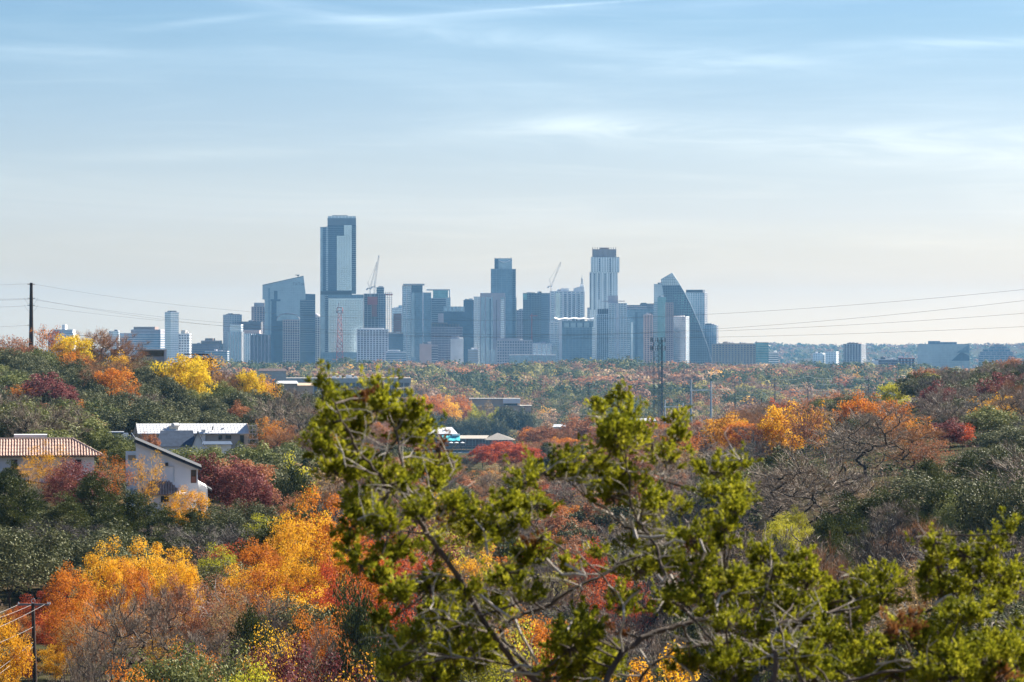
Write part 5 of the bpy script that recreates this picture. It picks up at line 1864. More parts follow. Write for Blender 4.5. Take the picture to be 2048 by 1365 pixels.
def proto(kind, seed, fine=1.0):
    r = np.random.default_rng(seed)
    if kind == 'oak':
        W, Ht, th, K, rc, n, L_, W_ = 10, 6.2, 2.0, 60, 1.25, 120, 0.34, 0.20
        cl = crown_points(K, W * 0.84, Ht * 0.86, 2.2, r, 'dome', 0.5)
    elif kind == 'cedar':
        W, Ht, th, K, rc, n, L_, W_ = 6.4, 7.6, 1.2, 66, 0.75, 125, 0.30, 0.11
        cl = crown_points(K, W * 0.88, Ht * 0.92, 0.9, r, 'cone', 0.45)
    elif kind == 'round':
        W, Ht, th, K, rc, n, L_, W_ = 8.6, 7.4, 2.6, 60, 1.05, 100, 0.30, 0.21
        cl = crown_points(K, W * 0.86, Ht * 0.88, 2.4, r, 'round', 0.4)
    elif kind == 'sparse':
        W, Ht, th, K, rc, n, L_, W_ = 8.4, 7.6, 2.8, 46, 1.15, 45, 0.27, 0.19
        cl = crown_points(K, W * 0.86, Ht * 0.9, 2.6, r, 'vase', 0.35)
    elif kind == 'bare':
        W, Ht, th, K, rc, n, L_, W_ = 9.0, 7.8, 2.2, 60, 1.0, 0, 0, 0
        cl = crown_points(K, W * 0.80, Ht * 0.82, 2.2, r, 'vase', 0.3)
    else:  # shrub
        W, Ht, th, K, rc, n, L_, W_ = 5.0, 3.2, 0.5, 24, 0.8, 70, 0.24, 0.14
        cl = crown_points(K, W * 0.8, Ht * 0.8, 0.4, r, 'dome', 0.3)
    if n and fine > 1:
        n, L_, W_ = int(n * (1 + (fine - 1) * 0.5)), L_ / fine ** 0.5, W_ / fine ** 0.5
    pos, pr, ix, r0, r1, tips = skeleton(cl, th, r, r_leaf=0.036 if kind == 'bare' else 0.022)
    TV, TF = tubes(pos[pr], pos[ix], r0, r1, 5)
    tips_p = pos[tips]
    CV, CF, LV = [], [], []
    b = 0

    def addp(V, F, lv):
        nonlocal b
        CV.append(V)
        CF.append(F + b)
        LV.append(np.repeat(lv, 4))
        b += len(V)

    ctr = np.array([0, 0, th + Ht * 0.35])
    if kind in ('bare', 'sparse'):
        # fans of fine twigs from every branch end
        for i, p in enumerate(tips_p):
            out = unit((p - ctr)[None])[0]
            m = 30 if kind == 'bare' else 9
            dr = unit(out * 0.8 + np.array([0, 0, 0.55]) + r.normal(size=(m, 3)) * 0.55)
            L1 = r.uniform(0.5, 1.25, m)
            s0 = p - out * r.uniform(0, 0.8, (m, 1)) + r.normal(size=(m, 3)) * 0.12
            V, F = dir_quads(s0, dr, L1, 0.032, r)
            addp(V, F, r.uniform(0, 0.5, m) if kind == 'sparse' else r.uniform(0, 1, m))
            if kind == 'bare':
                m2 = 60
                q = r.integers(0, m, m2)
                s1 = s0[q] + dr[q] * (L1[q] * r.uniform(0.3, 0.9, m2))[:, None]
                d2 = unit(dr[q] + r.normal(size=(m2, 3)) * 0.6)
                V, F = dir_quads(s1, d2, r.uniform(0.25, 0.7, m2), 0.024, r)
                addp(V, F, r.uniform(0, 1, m2))
        if kind == 'sparse':
            # the twigs belong to the wood
            TV2 = np.concatenate(CV)
            TF2 = np.concatenate(CF)
            TF = np.concatenate([TF, TF2 + len(TV)])
            TV = np.concatenate([TV, TV2])
            CV, CF, LV = [], [], []
            b = 0
    if n:
        for i, p in enumerate(tips_p):
            m = int(n * r.uniform(0.6, 1.3))
            rr_ = rc * r.uniform(0.75, 1.25)
            v = unit(r.normal(size=(m, 3)))
            rad = rr_ * r.uniform(0.15, 1, (m, 1)) ** 0.5
            c = p + v * rad * np.array([1, 1, 0.78])
            tone = np.clip(r.normal(0.5, 0.20) + r.normal(0, 0.20, m), 0, 1)
            if kind == 'cedar':
                out = unit(c - ctr)
                V, F = dir_quads(c - out * 0.15, out * 0.7 + np.array([0, 0, 0.5]) + r.normal(size=(m, 3)) * 0.4, L_ * r.uniform(0.7, 1.3, m), W_ * r.uniform(0.8, 1.3, m), r)
            else:
                nr_ = v * 0.6 + np.array([0, 0, 0.5]) + r.normal(size=(m, 3)) * 0.55
                V, F = leaf_quads(c, nr_, L_ * r.uniform(0.7, 1.3, m), W_ * r.uniform(0.7, 1.3, m), r)
            addp(V, F, tone)
    tm = np_mesh(kind + '_trunk', TV, TF, {'lv': ('FLOAT', np.full(len(TV), 0.5))})
    CVc = np.concatenate(CV)
    cm = np_mesh(kind + '_crown', CVc, np.concatenate(CF), {'lv': ('FLOAT', np.concatenate(LV))})
    tm.materials.append(None)
    cm.materials.append(None)
    zs = CVc[:, 2]
    wid = np.percentile(CVc[:, 0], 98.5) - np.percentile(CVc[:, 0], 1.5)
    return tm, cm, float(wid), float(np.percentile(zs, 99.3))


for kd, n_ in (('oak', 5), ('cedar', 5), ('round', 4), ('sparse', 4), ('bare', 6)):
    PROTO[kd] = [proto(kd, 100 + 17 * i + len(kd) * 7) for i in range(n_)]
for kd, n_, fi in (('oak', 2, 2.0), ('cedar', 2, 1.8), ('round', 4, 2.8), ('sparse', 3, 2.8)):
    PROTO[kd + '_near'] = [proto(kd, 900 + 17 * i + len(kd) * 7, fi) for i in range(n_)]

BARK = {
    'dark': leaf_mat('bark_dark', [(0.035, 0.028, 0.024), (0.06, 0.048, 0.04)], 0.0),
    'grey': leaf_mat('bark_grey', [(0.10, 0.085, 0.075), (0.17, 0.15, 0.135)], 0.0),
    'pale': leaf_mat('bark_pale', [(0.38, 0.35, 0.31), (0.5, 0.47, 0.43)], 0.0),
}
SP = {  # species: crown shape, leaf colours, translucency, bark, object name
    'oak': ('oak', leaf_mat('leaf_oak', [(0.03, 0.038, 0.012), (0.068, 0.076, 0.027), (0.12, 0.124, 0.05), (0.21, 0.205, 0.10)], 0.15), 'dark', 'live_oak', 'dark olive live oak'),
    'oakl': ('oak', leaf_mat('leaf_oak_light', [(0.05, 0.066, 0.015), (0.11, 0.128, 0.032), (0.18, 0.19, 0.055), (0.28, 0.28, 0.10)], 0.2), 'dark', 'green_oak', 'light green live oak'),
    'cedar': ('cedar', leaf_mat('leaf_cedar', [(0.02, 0.03, 0.008), (0.05, 0.062, 0.012), (0.085, 0.095, 0.02), (0.14, 0.14, 0.035)], 0.12), 'dark', 'cedar_tree', 'dark green cedar'),
    'gold': ('round', leaf_mat('leaf_gold', [(0.40, 0.17, 0.012), (0.62, 0.30, 0.015), (0.74, 0.42, 0.02), (0.82, 0.52, 0.05)], 0.45), 'dark', 'golden_tree', 'golden yellow tree'),
    'yellow': ('round', leaf_mat('leaf_yellow', [(0.45, 0.30, 0.012), (0.66, 0.46, 0.015), (0.80, 0.60, 0.03)], 0.45), 'dark', 'yellow_tree', 'bright yellow tree'),
    'lime': ('round', leaf_mat('leaf_lime', [(0.22, 0.24, 0.02), (0.45, 0.42, 0.025), (0.60, 0.52, 0.05)], 0.45), 'dark', 'lime_tree', 'yellow green tree'),
    'orange': ('round', leaf_mat('leaf_orange', [(0.24, 0.06, 0.012), (0.46, 0.14, 0.015), (0.60, 0.22, 0.02), (0.68, 0.34, 0.03)], 0.42), 'dark', 'orange_tree', 'orange leaved tree'),
    'red': ('round', leaf_mat('leaf_red', [(0.20, 0.035, 0.015), (0.44, 0.075, 0.02), (0.60, 0.15, 0.04)], 0.4), 'dark', 'red_tree', 'red leaved tree'),
    'rust': ('round', leaf_mat('leaf_rust', [(0.13, 0.05, 0.025), (0.26, 0.10, 0.045), (0.38, 0.16, 0.07), (0.44, 0.22, 0.10)], 0.35), 'dark', 'rust_tree', 'rust brown tree'),
    'burg': ('round', leaf_mat('leaf_burgundy', [(0.07, 0.018, 0.018), (0.15, 0.038, 0.036), (0.24, 0.075, 0.065), (0.34, 0.15, 0.13)], 0.3), 'dark', 'burgundy_tree', 'burgundy leaved tree'),
    'tan': ('sparse', leaf_mat('leaf_tan', [(0.18, 0.12, 0.05), (0.34, 0.22, 0.09), (0.48, 0.34, 0.16)], 0.35), 'grey', 'thin_tan_tree', 'thin tan leaved tree'),
    'sgold': ('sparse', MATS['leaf_gold'], 'dark', 'thin_golden_tree', 'thin golden tree with dark branches showing'),
    'sorange': ('sparse', MATS['leaf_orange'], 'dark', 'thin_orange_tree', 'thin orange tree with dark branches showing'),
    'srust': ('sparse', MATS['leaf_rust'], 'grey', 'thin_rust_tree', 'thin rust leaved tree with bare twigs'),
    'syc': ('sparse', MATS['leaf_rust'], 'pale', 'sycamore_tree', 'rust leaved sycamore with pale trunk'),
    'bare': ('bare', leaf_mat('twig_grey', [(0.14, 0.105, 0.075), (0.26, 0.20, 0.145), (0.40, 0.32, 0.24)], 0.0), 'dark', 'bare_tree', 'leafless grey brown tree'),
    'bareo': ('bare', leaf_mat('twig_rust', [(0.16, 0.085, 0.04), (0.30, 0.15, 0.065), (0.44, 0.22, 0.09)], 0.1), 'dark', 'budded_tree', 'nearly bare tree with rusty twigs'),
    'bared': ('bare', leaf_mat('twig_dark', [(0.06, 0.05, 0.042), (0.11, 0.092, 0.078), (0.17, 0.145, 0.125)], 0.0), 'dark', 'dark_bare_tree', 'dark leafless tree'),
}
# species entries read as (shape, material, bark, name, words)
for k_, v_ in list(SP.items()):
    if len(v_) == 6:
        SP[k_] = (v_[0], v_[1], v_[3], v_[4], v_[5])
TREES = []        # everything placed: (px, d, top, halfwidth px)
N_KIND = {}


def zone_words(px, d):
    if d > 2400:
        return 'on the lake shore by the restaurant'
    if d > 1120:
        return 'on low ground behind the ridge end' if px < 900 else 'on low ground around the rust trees'
    if px < 640:
        if d > 950:
            return ('on the crest by the dark transmission pole' if px < 180 else 'on the crest by the modern ridge houses' if px < 345
                    else 'on the crest beside the dark sloping roof')
        if d > 870:
            return 'halfway up the ridge ' + ('under the burgundy tree' if px < 160 else 'under the orange tree' if px < 310 else 'under the yellow trees')
        if d > 815:
            return 'at the ridge foot ' + ('beyond the terracotta roof' if px < 230 else 'behind the white panel roof' if px < 500 else 'behind the scaffold')
        if d > 600:
            return 'uphill of the terracotta roof' if px < 200 else 'around the blue slate gables'
        if d > 470:
            return 'just above the terracotta roof' if px < 260 else 'uphill of the white gabled house'
        if d > 345:
            return 'below the terracotta roofed house' if px < 220 else 'below the white gabled house' if px < 430 else 'downhill of the long burgundy tree'
        return ('beside the near wooden utility pole' if px < 130 else 'among the golden trees below the houses' if px < 420
                else 'between golden trees and the juniper')
    if px > 1440:
        if d > 860:
            return ('on the low shoulder under the wooden poles' if px < 1700 else 'on the ridge beside small yellow treetops' if px < 1900
                    else 'on the ridge beyond the dark red tree')
        if d > 520:
            return ('beside the golden trees under the wooden poles' if px < 1680 else 'around the tall orange tree upslope' if px < 1860
                    else 'around the dark red tree upslope')
        return ('around the large forked leafless tree' if px < 1720 else 'between forked leafless tree and dark oak' if px < 1890
                else 'beside the large dark live oak downslope')
    if d > 700:
        return ('in the valley behind the juniper top' if px < 900 else 'in the valley below the red trees' if px < 1220
                else 'in the valley near the lone golden tree')
    return ('under the leaning main juniper limb' if px < 1000 else 'under the arched juniper limb' if px < 1300 else 'behind the long level juniper limb')


def tree(px, ytop, wpx, d, sp, label=None, rot=None, minh=3.0, vi=None):
    shape, lm, bk, nm, words = SP[sp]
    lst = PROTO[shape + '_near'] if d < 440 and shape != 'bare' else PROTO[shape]
    i = vi if vi is not None else random.randrange(len(lst))
    tm, cm, pw, ph = lst[i % len(lst)]
    x = (px - 1024) / FPX * d
    z0 = float(ground_z(x, d))
    zt = zat(ytop, d)
    h = max(zt - z0, minh)
    w = wpx * d / FPX
    sx, sz = w / pw, h / ph
    if sz < sx * 0.6:
        sx = max(sz / 0.6, sx * 0.8)
        sz = max(sz, sx * 0.6)
    sx = max(sx, sz / 1.45)
    base = min(z0, zt - ph * sz)
    if zt - base > ph * sz:
        sz = (zt - base) / ph
    e = empty(nm, (x, d, base), random.uniform(0, 6.28) if rot is None else rot)
    e.scale = (sx, sx * random.uniform(0.9, 1.1), sz)
    sz_w = 'small ' if w < 6.0 else 'broad ' if w > 10.5 else ''
    tag(e, label or (sz_w + words + ' ' + zone_words(px, d)), 'tree', sz_w + words + ' ' + zone_words(px, d) if not label else words)
    for nme, me_, mt in (('trunk', tm, BARK[bk]), ('crown', cm, lm)):
        o = link(nme, me_, e)
        o.material_slots[0].link = 'OBJECT'
        o.material_slots[0].material = mt
    N_KIND[nm] = N_KIND.get(nm, 0) + 1
    TREES.append((px, d, zat_inv(base + ph * sz, d), wpx / 2))
    return e


def zat_inv(z, d):
    return HOR + (H - z) / d * FPX


KEY = [
    # front left
    (-5, 1235, 90, 262, 'gold'), (48, 1300, 60, 282, 'red'), (112, 1290, 70, 284, 'gold'), (140, 1135, 120, 300, 'orange'), (95, 1180, 110, 318, 'red'), (40, 1215, 90, 322, 'orange'),
    (170, 1200, 110, 290, 'orange'), (215, 1085, 118, 322, 'gold'), (305, 1083, 130, 328, 'gold'), (260, 1130, 110, 312, 'orange'), (365, 1105, 80, 322, 'gold'),
    (240, 1180, 120, 276, 'bare'), (278, 1200, 100, 292, 'syc'), (345, 1150, 100, 300, 'rust'), (390, 1170, 120, 305, 'syc'), (435, 1093, 95, 335, 'lime'), (470, 1085, 80, 350, 'red'),
    (515, 1085, 120, 338, 'orange'), (560, 1060, 110, 342, 'gold'), (520, 1150, 120, 305, 'sorange'), (590, 1120, 120, 318, 'gold'), (650, 985, 130, 352, 'orange'), (610, 1030, 100, 345, 'gold'),
    (690, 1060, 140, 330, 'orange'), (730, 1070, 120, 340, 'red'), (655, 1130, 110, 318, 'red'), (580, 988, 74, 410, 'rust'), (545, 1030, 90, 395, 'lime'), (460, 1190, 110, 300, 'srust'),
    (640, 1225, 90, 285, 'orange'), (605, 1258, 110, 268, 'bare'), (690, 1165, 130, 300, 'cedar'), (720, 1200, 120, 280, 'cedar'), (560, 1312, 130, 238, 'burg'), (640, 1300, 120, 244, 'burg'),
    (700, 1325, 120, 236, 'sgold'), (330, 1305, 110, 242, 'oakl'), (430, 1312, 120, 240, 'oakl'), (255, 1335, 90, 236, 'orange'), (390, 1280, 120, 255, 'sorange'), (500, 1220, 110, 280, 'cedar'),
    (540, 1250, 110, 262, 'sgold'), (200, 1260, 90, 262, 'bare'), (150, 1310, 90, 246, 'bare'), (480, 1340, 90, 232, 'lime'), (585, 1200, 100, 290, 'oak'),
    (182, 1185, 110, 312, 'orange'), (250, 1210, 110, 308, 'gold'), (322, 1205, 110, 311, 'gold'), (395, 1225, 100, 300, 'srust'), (112, 1225, 100, 304, 'red'), (150, 1250, 90, 296, 'orange'),
    (300, 1265, 100, 290, 'sgold'), (440, 1140, 110, 318, 'syc'), (490, 1130, 100, 322, 'gold'), (545, 1120, 110, 320, 'orange'), (620, 1080, 110, 330, 'gold'), (670, 1180, 120, 312, 'red'), (590, 1180, 110, 308, 'gold'),
    (360, 1250, 100, 282, 'bare'), (315, 1165, 90, 290, 'bare'), (460, 1175, 90, 292, 'tan'), (530, 1190, 90, 288, 'bare'), (160, 1215, 80, 284, 'tan'), (420, 1260, 110, 275, 'bare'),
    # around the houses
    (92, 884, 66, 432, 'sgold'), (60, 920, 60, 436, 'sgold'), (150, 922, 110, 408, 'burg'), (118, 935, 70, 412, 'rust'), (228, 905, 80, 416, 'sorange'), 
    (292, 905, 60, 420, 'sgold'), (372, 978, 84, 404, 'gold'), (382, 1028, 90, 396, 'sgold'), (20, 925, 60, 425, 'cedar'), (190, 950, 120, 398, 'cedar'),
    (270, 985, 110, 396, 'cedar'), (60, 985, 110, 392, 'cedar'), (130, 990, 120, 388, 'cedar'), (220, 1010, 120, 380, 'cedar'), (330, 1020, 90, 388, 'cedar'), (10, 1000, 90, 380, 'cedar'),
    (90, 1040, 120, 372, 'bared'), (180, 1050, 110, 370, 'bared'), (20, 1060, 110, 360, 'oak'), (15, 1130, 110, 345, 'oak'), (120, 1105, 80, 352, 'oak'), (240, 1060, 100, 366, 'cedar'),
    (440, 1015, 120, 384, 'oak'), (505, 1005, 90, 400, 'oak'), (320, 1060, 100, 362, 'cedar'), (415, 910, 70, 468, 'burg'), (470, 918, 110, 464, 'burg'), (520, 955, 80, 458, 'burg'),
    (455, 975, 90, 440, 'cedar'), (500, 890, 130, 540, 'oakl'), (430, 895, 90, 560, 'oakl'), (545, 915, 90, 520, 'oak'), (590, 940, 100, 500, 'cedar'), (585, 915, 36, 530, 'lime'),
    (170, 850, 120, 610, 'oakl'), (110, 862, 90, 620, 'tan'), (225, 865, 90, 580, 'oakl'), (250, 885, 70, 545, 'oakl'), (40, 815, 90, 660, 'oak'), (20, 855, 90, 600, 'bareo'),
    (300, 868, 40, 640, 'rust'), (365, 862, 70, 650, 'cedar'), (390, 880, 60, 620, 'cedar'), (460, 878, 70, 640, 'cedar'), (285, 890, 50, 560, 'red'), (320, 1050, 70, 385, 'bare'), 
    # left ridge
    (95, 748, 100, 850, 'burg'), (130, 770, 70, 842, 'burg'), (230, 738, 80, 900, 'orange'), (190, 730, 70, 905, 'bareo'), (250, 755, 60, 870, 'sorange'), (365, 712, 76, 930, 'yellow'), (395, 722, 50, 920, 'yellow'),
    (345, 720, 60, 940, 'sgold'), (500, 743, 50, 980, 'yellow'), (535, 752, 36, 985, 'sgold'), (145, 672, 80, 1010, 'yellow'), (120, 676, 60, 1005, 'sgold'), (190, 660, 70, 1015, 'bareo'), (225, 662, 70, 1020, 'bareo'),
    (262, 678, 60, 1018, 'bareo'), (92, 652, 50, 1010, 'sorange'), (20, 672, 70, 1010, 'srust'), (50, 680, 60, 1000, 'srust'), (240, 702, 50, 985, 'sgold'), (435, 738, 70, 950, 'bareo'), (450, 750, 60, 940, 'bareo'),
    (550, 785, 90, 850, 'bare'), (590, 800, 110, 835, 'bare'), (545, 835, 40, 800, 'sorange'), (615, 840, 90, 800, 'bared'), (560, 850, 80, 790, 'bareo'), (340, 755, 70, 890, 'oak'), (60, 710, 90, 960, 'oak'),
    (410, 710, 70, 1000, 'sgold'), (300, 715, 60, 1000, 'bare'), (555, 768, 60, 1050, 'oak'), (590, 776, 64, 1052, 'bare'), (622, 784, 64, 1045, 'oak'), (650, 795, 70, 1040, 'bareo'),
    # right slope
    (1605, 895, 200, 385, 'bare'), (1545, 930, 130, 420, 'bare'), (1730, 812, 170, 520, 'bare'), (1690, 850, 120, 540, 'bare'), (1820, 835, 150, 540, 'bareo'), (1562, 812, 84, 700, 'gold'), (1545, 830, 60, 705, 'rust'),
    (1612, 808, 84, 690, 'srust'), (1640, 805, 60, 720, 'sgold'), (1710, 788, 90, 800, 'orange'), (1755, 790, 90, 790, 'sorange'), (1790, 800, 70, 780, 'sorange'), (1810, 830, 120, 620, 'sorange'),
    (1855, 880, 80, 500, 'srust'), (1900, 838, 90, 640, 'burg'), (1925, 850, 50, 640, 'red'), (1985, 790, 80, 720, 'sgold'), (2010, 800, 60, 730, 'sgold'), (1975, 815, 110, 660, 'oakl'), (2020, 860, 90, 600, 'oakl'),
    (2000, 945, 140, 350, 'oak'), (2060, 960, 130, 345, 'oak'), (1930, 990, 120, 372, 'oakl'), (1960, 1030, 120, 355, 'cedar'), (1800, 893, 120, 452, 'cedar'), (1765, 905, 70, 455, 'cedar'), (1690, 1010, 120, 366, 'cedar'),
    (1650, 1035, 110, 350, 'cedar'), (1565, 1030, 80, 372, 'lime'), (1590, 1015, 60, 380, 'lime'), (1870, 1000, 120, 405, 'cedar'), (1850, 1040, 110, 350, 'bareo'), (1790, 1000, 110, 380, 'bare'), (1760, 960, 120, 420, 'tan'),
    (1720, 950, 110, 430, 'bare'), (1800, 1060, 110, 335, 'bareo'), (1735, 1080, 110, 330, 'bare'), (1640, 1090, 120, 325, 'bare'), (1560, 1080, 120, 320, 'bared'), (1800, 1130, 80, 300, 'tan'), (1830, 1140, 60, 300, 'tan'),
    (1460, 828, 100, 900, 'gold'), (1485, 845, 70, 890, 'orange'), (1400, 848, 60, 960, 'red'), (1430, 850, 60, 930, 'orange'), (1510, 850, 70, 880, 'bared'), (1500, 880, 110, 760, 'bared'), (1450, 890, 90, 800, 'bare'),
    (1480, 930, 120, 600, 'bare'), (1420, 930, 110, 640, 'bare'), (1385, 950, 90, 700, 'rust'), (1530, 880, 90, 640, 'bared'), (1400, 990, 110, 520, 'oak'), (1480, 1000, 120, 470, 'bared'),
    (1860, 748, 40, 1040, 'lime'), (1790, 768, 60, 1010, 'lime'), (1880, 780, 30, 900, 'lime'), (2030, 760, 70, 960, 'burg'), (1920, 770, 90, 960, 'oakl'), (1545, 800, 50, 1050, 'red'), (1580, 803, 60, 1060, 'rust'),
    # valley
    (1160, 833, 84, 1500, 'rust'), (1085, 850, 90, 1460, 'rust'), (1125, 850, 70, 1480, 'rust'), (965, 892, 70, 1300, 'red'), (1010, 884, 90, 1310, 'red'), (1055, 890, 80, 1290, 'red'), (1095, 880, 60, 1380, 'rust'),
    (1300, 838, 40, 1480, 'red'), (1280, 850, 50, 1450, 'rust'), (1190, 860, 70, 1420, 'rust'), (950, 945, 44, 900, 'orange'), (1000, 930, 70, 1050, 'tan'), (1030, 925, 60, 1080, 'tan'), (920, 930, 60, 1100, 'bare'),
    (900, 915, 50, 1250, 'oak'), (1240, 880, 60, 1350, 'rust'), (1330, 870, 60, 1300, 'red'), (1360, 880, 60, 1200, 'red'), (1350, 930, 80, 900, 'rust'), (900, 985, 80, 560, 'yellow'), (930, 1010, 80, 520, 'lime'),
    (870, 1040, 90, 480, 'lime'), (770, 1080, 90, 420, 'orange'), (820, 1095, 90, 410, 'red'), (1070, 960, 70, 800, 'tan'), (1110, 970, 60, 780, 'red'), (1160, 980, 80, 760, 'red'), (1120, 1010, 80, 640, 'orange'),
    (1180, 1090, 90, 430, 'red'), (1060, 1230, 80, 330, 'orange'), (1100, 1300, 80, 280, 'red'), (1020, 1260, 90, 300, 'lime'), (1300, 1310, 90, 250, 'gold'), (1240, 1150, 90, 380, 'red'),
    (960, 1110, 90, 420, 'gold'), (1090, 1120, 100, 400, 'bare'), (850, 1150, 110, 360, 'bare'), (1320, 1240, 110, 300, 'bare'), (1450, 1260, 110, 280, 'bare'), (1000, 1160, 110, 350, 'bare'),
    (760, 1010, 80, 480, 'bared'), (800, 960, 90, 620, 'bare'), (840, 960, 80, 650, 'rust'), (700, 930, 100, 620, 'bareo'), (660, 900, 100, 700, 'bare'), (650, 960, 90, 520, 'bareo'),
    # lake shore
    (845, 792, 34, 2960, 'orange'), (872, 792, 36, 2970, 'orange'), (900, 795, 32, 2980, 'gold'), (922, 793, 30, 3060, 'orange'), (830, 800, 34, 2950, 'orange'), (860, 825, 34, 2930, 'oak'), (890, 828, 36, 2935, 'oak'), (912, 835, 30, 2940, 'oak'),
    (950, 812, 34, 2960, 'lime'), (972, 806, 36, 2965, 'tan'), (990, 818, 30, 2950, 'lime'), (1012, 815, 34, 2950, 'oak'), (1036, 818, 32, 2955, 'oak'), (1056, 828, 30, 2950, 'oak'), (960, 835, 30, 2930, 'oak'), (1000, 840, 30, 2935, 'oak'), (935, 838, 30, 2935, 'oak'),
]
LBL = {
    (-5, 1235): 'glowing golden tree at the wires of the near utility pole', (140, 1135): 'tall orange tree beside the near utility pole crossarm',
    (305, 1083): 'widest golden tree below the cedar slope', (215, 1085): 'golden tree beside the tall orange one, paler on top', (240, 1180): 'leafless grey tree in front of the golden trees',
    (435, 1093): 'yellow green tree squeezed between golden and orange trees', (650, 985): 'tall orange tree touching the juniper foliage', (95, 748): 'big burgundy tree on the dark green ridge',
    (365, 712): 'bright yellow tree below the grey modern ridge house', (500, 743): 'vivid yellow tree at the end of the ridge', (145, 672): 'yellow tree beside the dark transmission pole',
    (1605, 895): 'large leafless tree with forked trunk above the cedars', (1730, 812): 'broad leafless tree in front of the tall orange tree',
    (1460, 828): 'golden tree alone at the edge of the valley beyond the juniper', (1710, 788): 'tall orange tree standing over the leafless trees',
    (1900, 838): 'dark red tree between leafless trees upslope', (2000, 945): 'large dark live oak downslope with lit crown', (1860, 748): 'small yellow treetop on the leafless ridge',
    (1010, 884): 'wide red tree hiding the lake shore beside the pavilion', (1160, 833): 'round rust tree beyond the juniper, tallest of its row', (372, 978): 'golden tree before the buttress of the white gabled house',
    (470, 918): 'long burgundy tree behind the white gabled house', (92, 884): 'thin golden tree in front of the terracotta roof', (150, 922): 'bronze burgundy tree below the terracotta roof',
}
rr = random.Random(3)
for d_, y_ in ((828, 0), (852, 0), (878, 0), (905, 0), (935, 0), (965, 0), (995, 0)):          # live oaks clothing the ridge
    px_ = -30 + rr.uniform(0, 30)
    while px_ < 640:
        wp_ = rr.uniform(8.5, 12.5) * FPX / d_
        h_ = rr.uniform(6.5, 9.0) * (0.8 if d_ > 960 else 1.0)
        dj_ = d_ + rr.uniform(-9, 9)
        KEY.append((px_, HOR + (H - gz(px_, dj_) - h_) / dj_ * FPX, wp_, dj_, rr.choices(('oak', 'oakl', 'cedar', 'bareo'), (72, 12, 8, 8))[0]))
        px_ += wp_ * rr.uniform(0.7, 1.0)
for d_, a_, b_, y_, sps in ((422, -10, 250, 958, ('cedar', 'oak', 'cedar', 'bared')), (410, 230, 430, 1012, ('cedar', 'oak', 'cedar')), (400, -20, 460, 1025, ('cedar', 'bared', 'cedar', 'oak')),
                            (372, -20, 560, 1062, ('cedar', 'oak', 'bared')), (352, -10, 200, 1105, ('oak', 'oak', 'cedar'))):
    px_ = a_ + rr.uniform(0, 30)
    while px_ < b_:
        wp_ = rr.uniform(75, 115)
        KEY.append((px_, y_ + rr.uniform(-8, 14), wp_, d_ + rr.uniform(-5, 5), rr.choice(sps)))
        px_ += wp_ * rr.uniform(0.55, 0.8)
for k_ in KEY:
    tree(*k_, label=LBL.get((k_[0], k_[1])))

# screens that other trees must leave open: (px0, px1, py0, py1, distance of what stands there)
OPEN = [(0, 205, 872, 940, 450), (248, 280, 900, 935, 430), (270, 420, 875, 968, 430), (300, 366, 955, 1000, 430), (205, 525, 843, 898, 800), (395, 420, 960, 1000, 430), (318, 340, 985, 1004, 430),
        (55, 72, 560, 678, 1036), (55, 80, 1190, 1365, 270), (845, 1035, 850, 906, 2900), (884, 936, 890, 914, 2880), (1300, 1335, 672, 836, 3060),
        (215, 335, 690, 712, 1060), (372, 438, 706, 728, 1050), (600, 822, 752, 786, 3600), (930, 1045, 795, 830, 3140), (1375, 1430, 758, 822, 2700),
        (560, 640, 755, 775, 1520), (90, 330, 1085, 1230, 318), (330, 740, 1070, 1230, 318),
        (1408, 1505, 828, 925, 892), (1530, 1655, 808, 895, 688), (1680, 1830, 788, 870, 758), (930, 1105, 882, 935, 1285), (1045, 1200, 834, 885, 1415), (1870, 1930, 838, 890, 636), (1530, 1690, 895, 1050, 384),
        (1660, 1800, 812, 920, 518), (1945, 2030, 790, 850, 700), (930, 1070, 945, 985, 780), (385, 560, 900, 1000, 456), (95, 205, 918, 985, 405)]

ZONES = {
    'ridge_l': (('oak', 62), ('oakl', 12), ('bare', 4), ('bareo', 8), ('cedar', 6), ('rust', 3), ('sgold', 3), ('burg', 2), ('sorange', 2)),
    'mid_l': (('oak', 30), ('oakl', 30), ('cedar', 20), ('bare', 8), ('tan', 6), ('rust', 4)),
    'slope_l': (('cedar', 50), ('oak', 22), ('bared', 14), ('bare', 8), ('oakl', 6)),
    'front_l': (('orange', 20), ('gold', 16), ('syc', 10), ('cedar', 12), ('oak', 10), ('bare', 14), ('srust', 10), ('sgold', 8)),
    'front_c': (('bare', 22), ('cedar', 36), ('oak', 14), ('srust', 8), ('sorange', 6), ('bared', 12), ('lime', 4)),
    'valley': (('bare', 18), ('cedar', 34), ('oak', 14), ('rust', 12), ('bareo', 12), ('tan', 8), ('sorange', 6)),
    'low': (('rust', 30), ('cedar', 18), ('oak', 10), ('bareo', 18), ('bare', 14), ('orange', 6), ('tan', 10)),
    'slope_r': (('bare', 22), ('cedar', 42), ('bareo', 6), ('oak', 16), ('bared', 6), ('tan', 6), ('oakl', 4)),
    'upper_r': (('bare', 34), ('bareo', 12), ('oak', 22), ('cedar', 18), ('srust', 6), ('burg', 3), ('bared', 5)),
    'ridge_r': (('oak', 60), ('cedar', 14), ('bare', 14), ('bared', 6), ('oakl', 6)),
}


def zone_of(px, d):
    if d > 1120:
        return 'low'
    if px < 640:
        if px < 150 and 288 < d < 350:
            return 'slope_l'
        return 'ridge_l' if d > 815 else 'mid_l' if d > 470 else 'slope_l' if d > 345 else 'front_l'
    if px > 1440:
        return 'ridge_r' if d > 860 and px > 1640 else 'upper_r' if d > 520 else 'slope_r'
    return 'valley' if d > 600 else 'front_c'


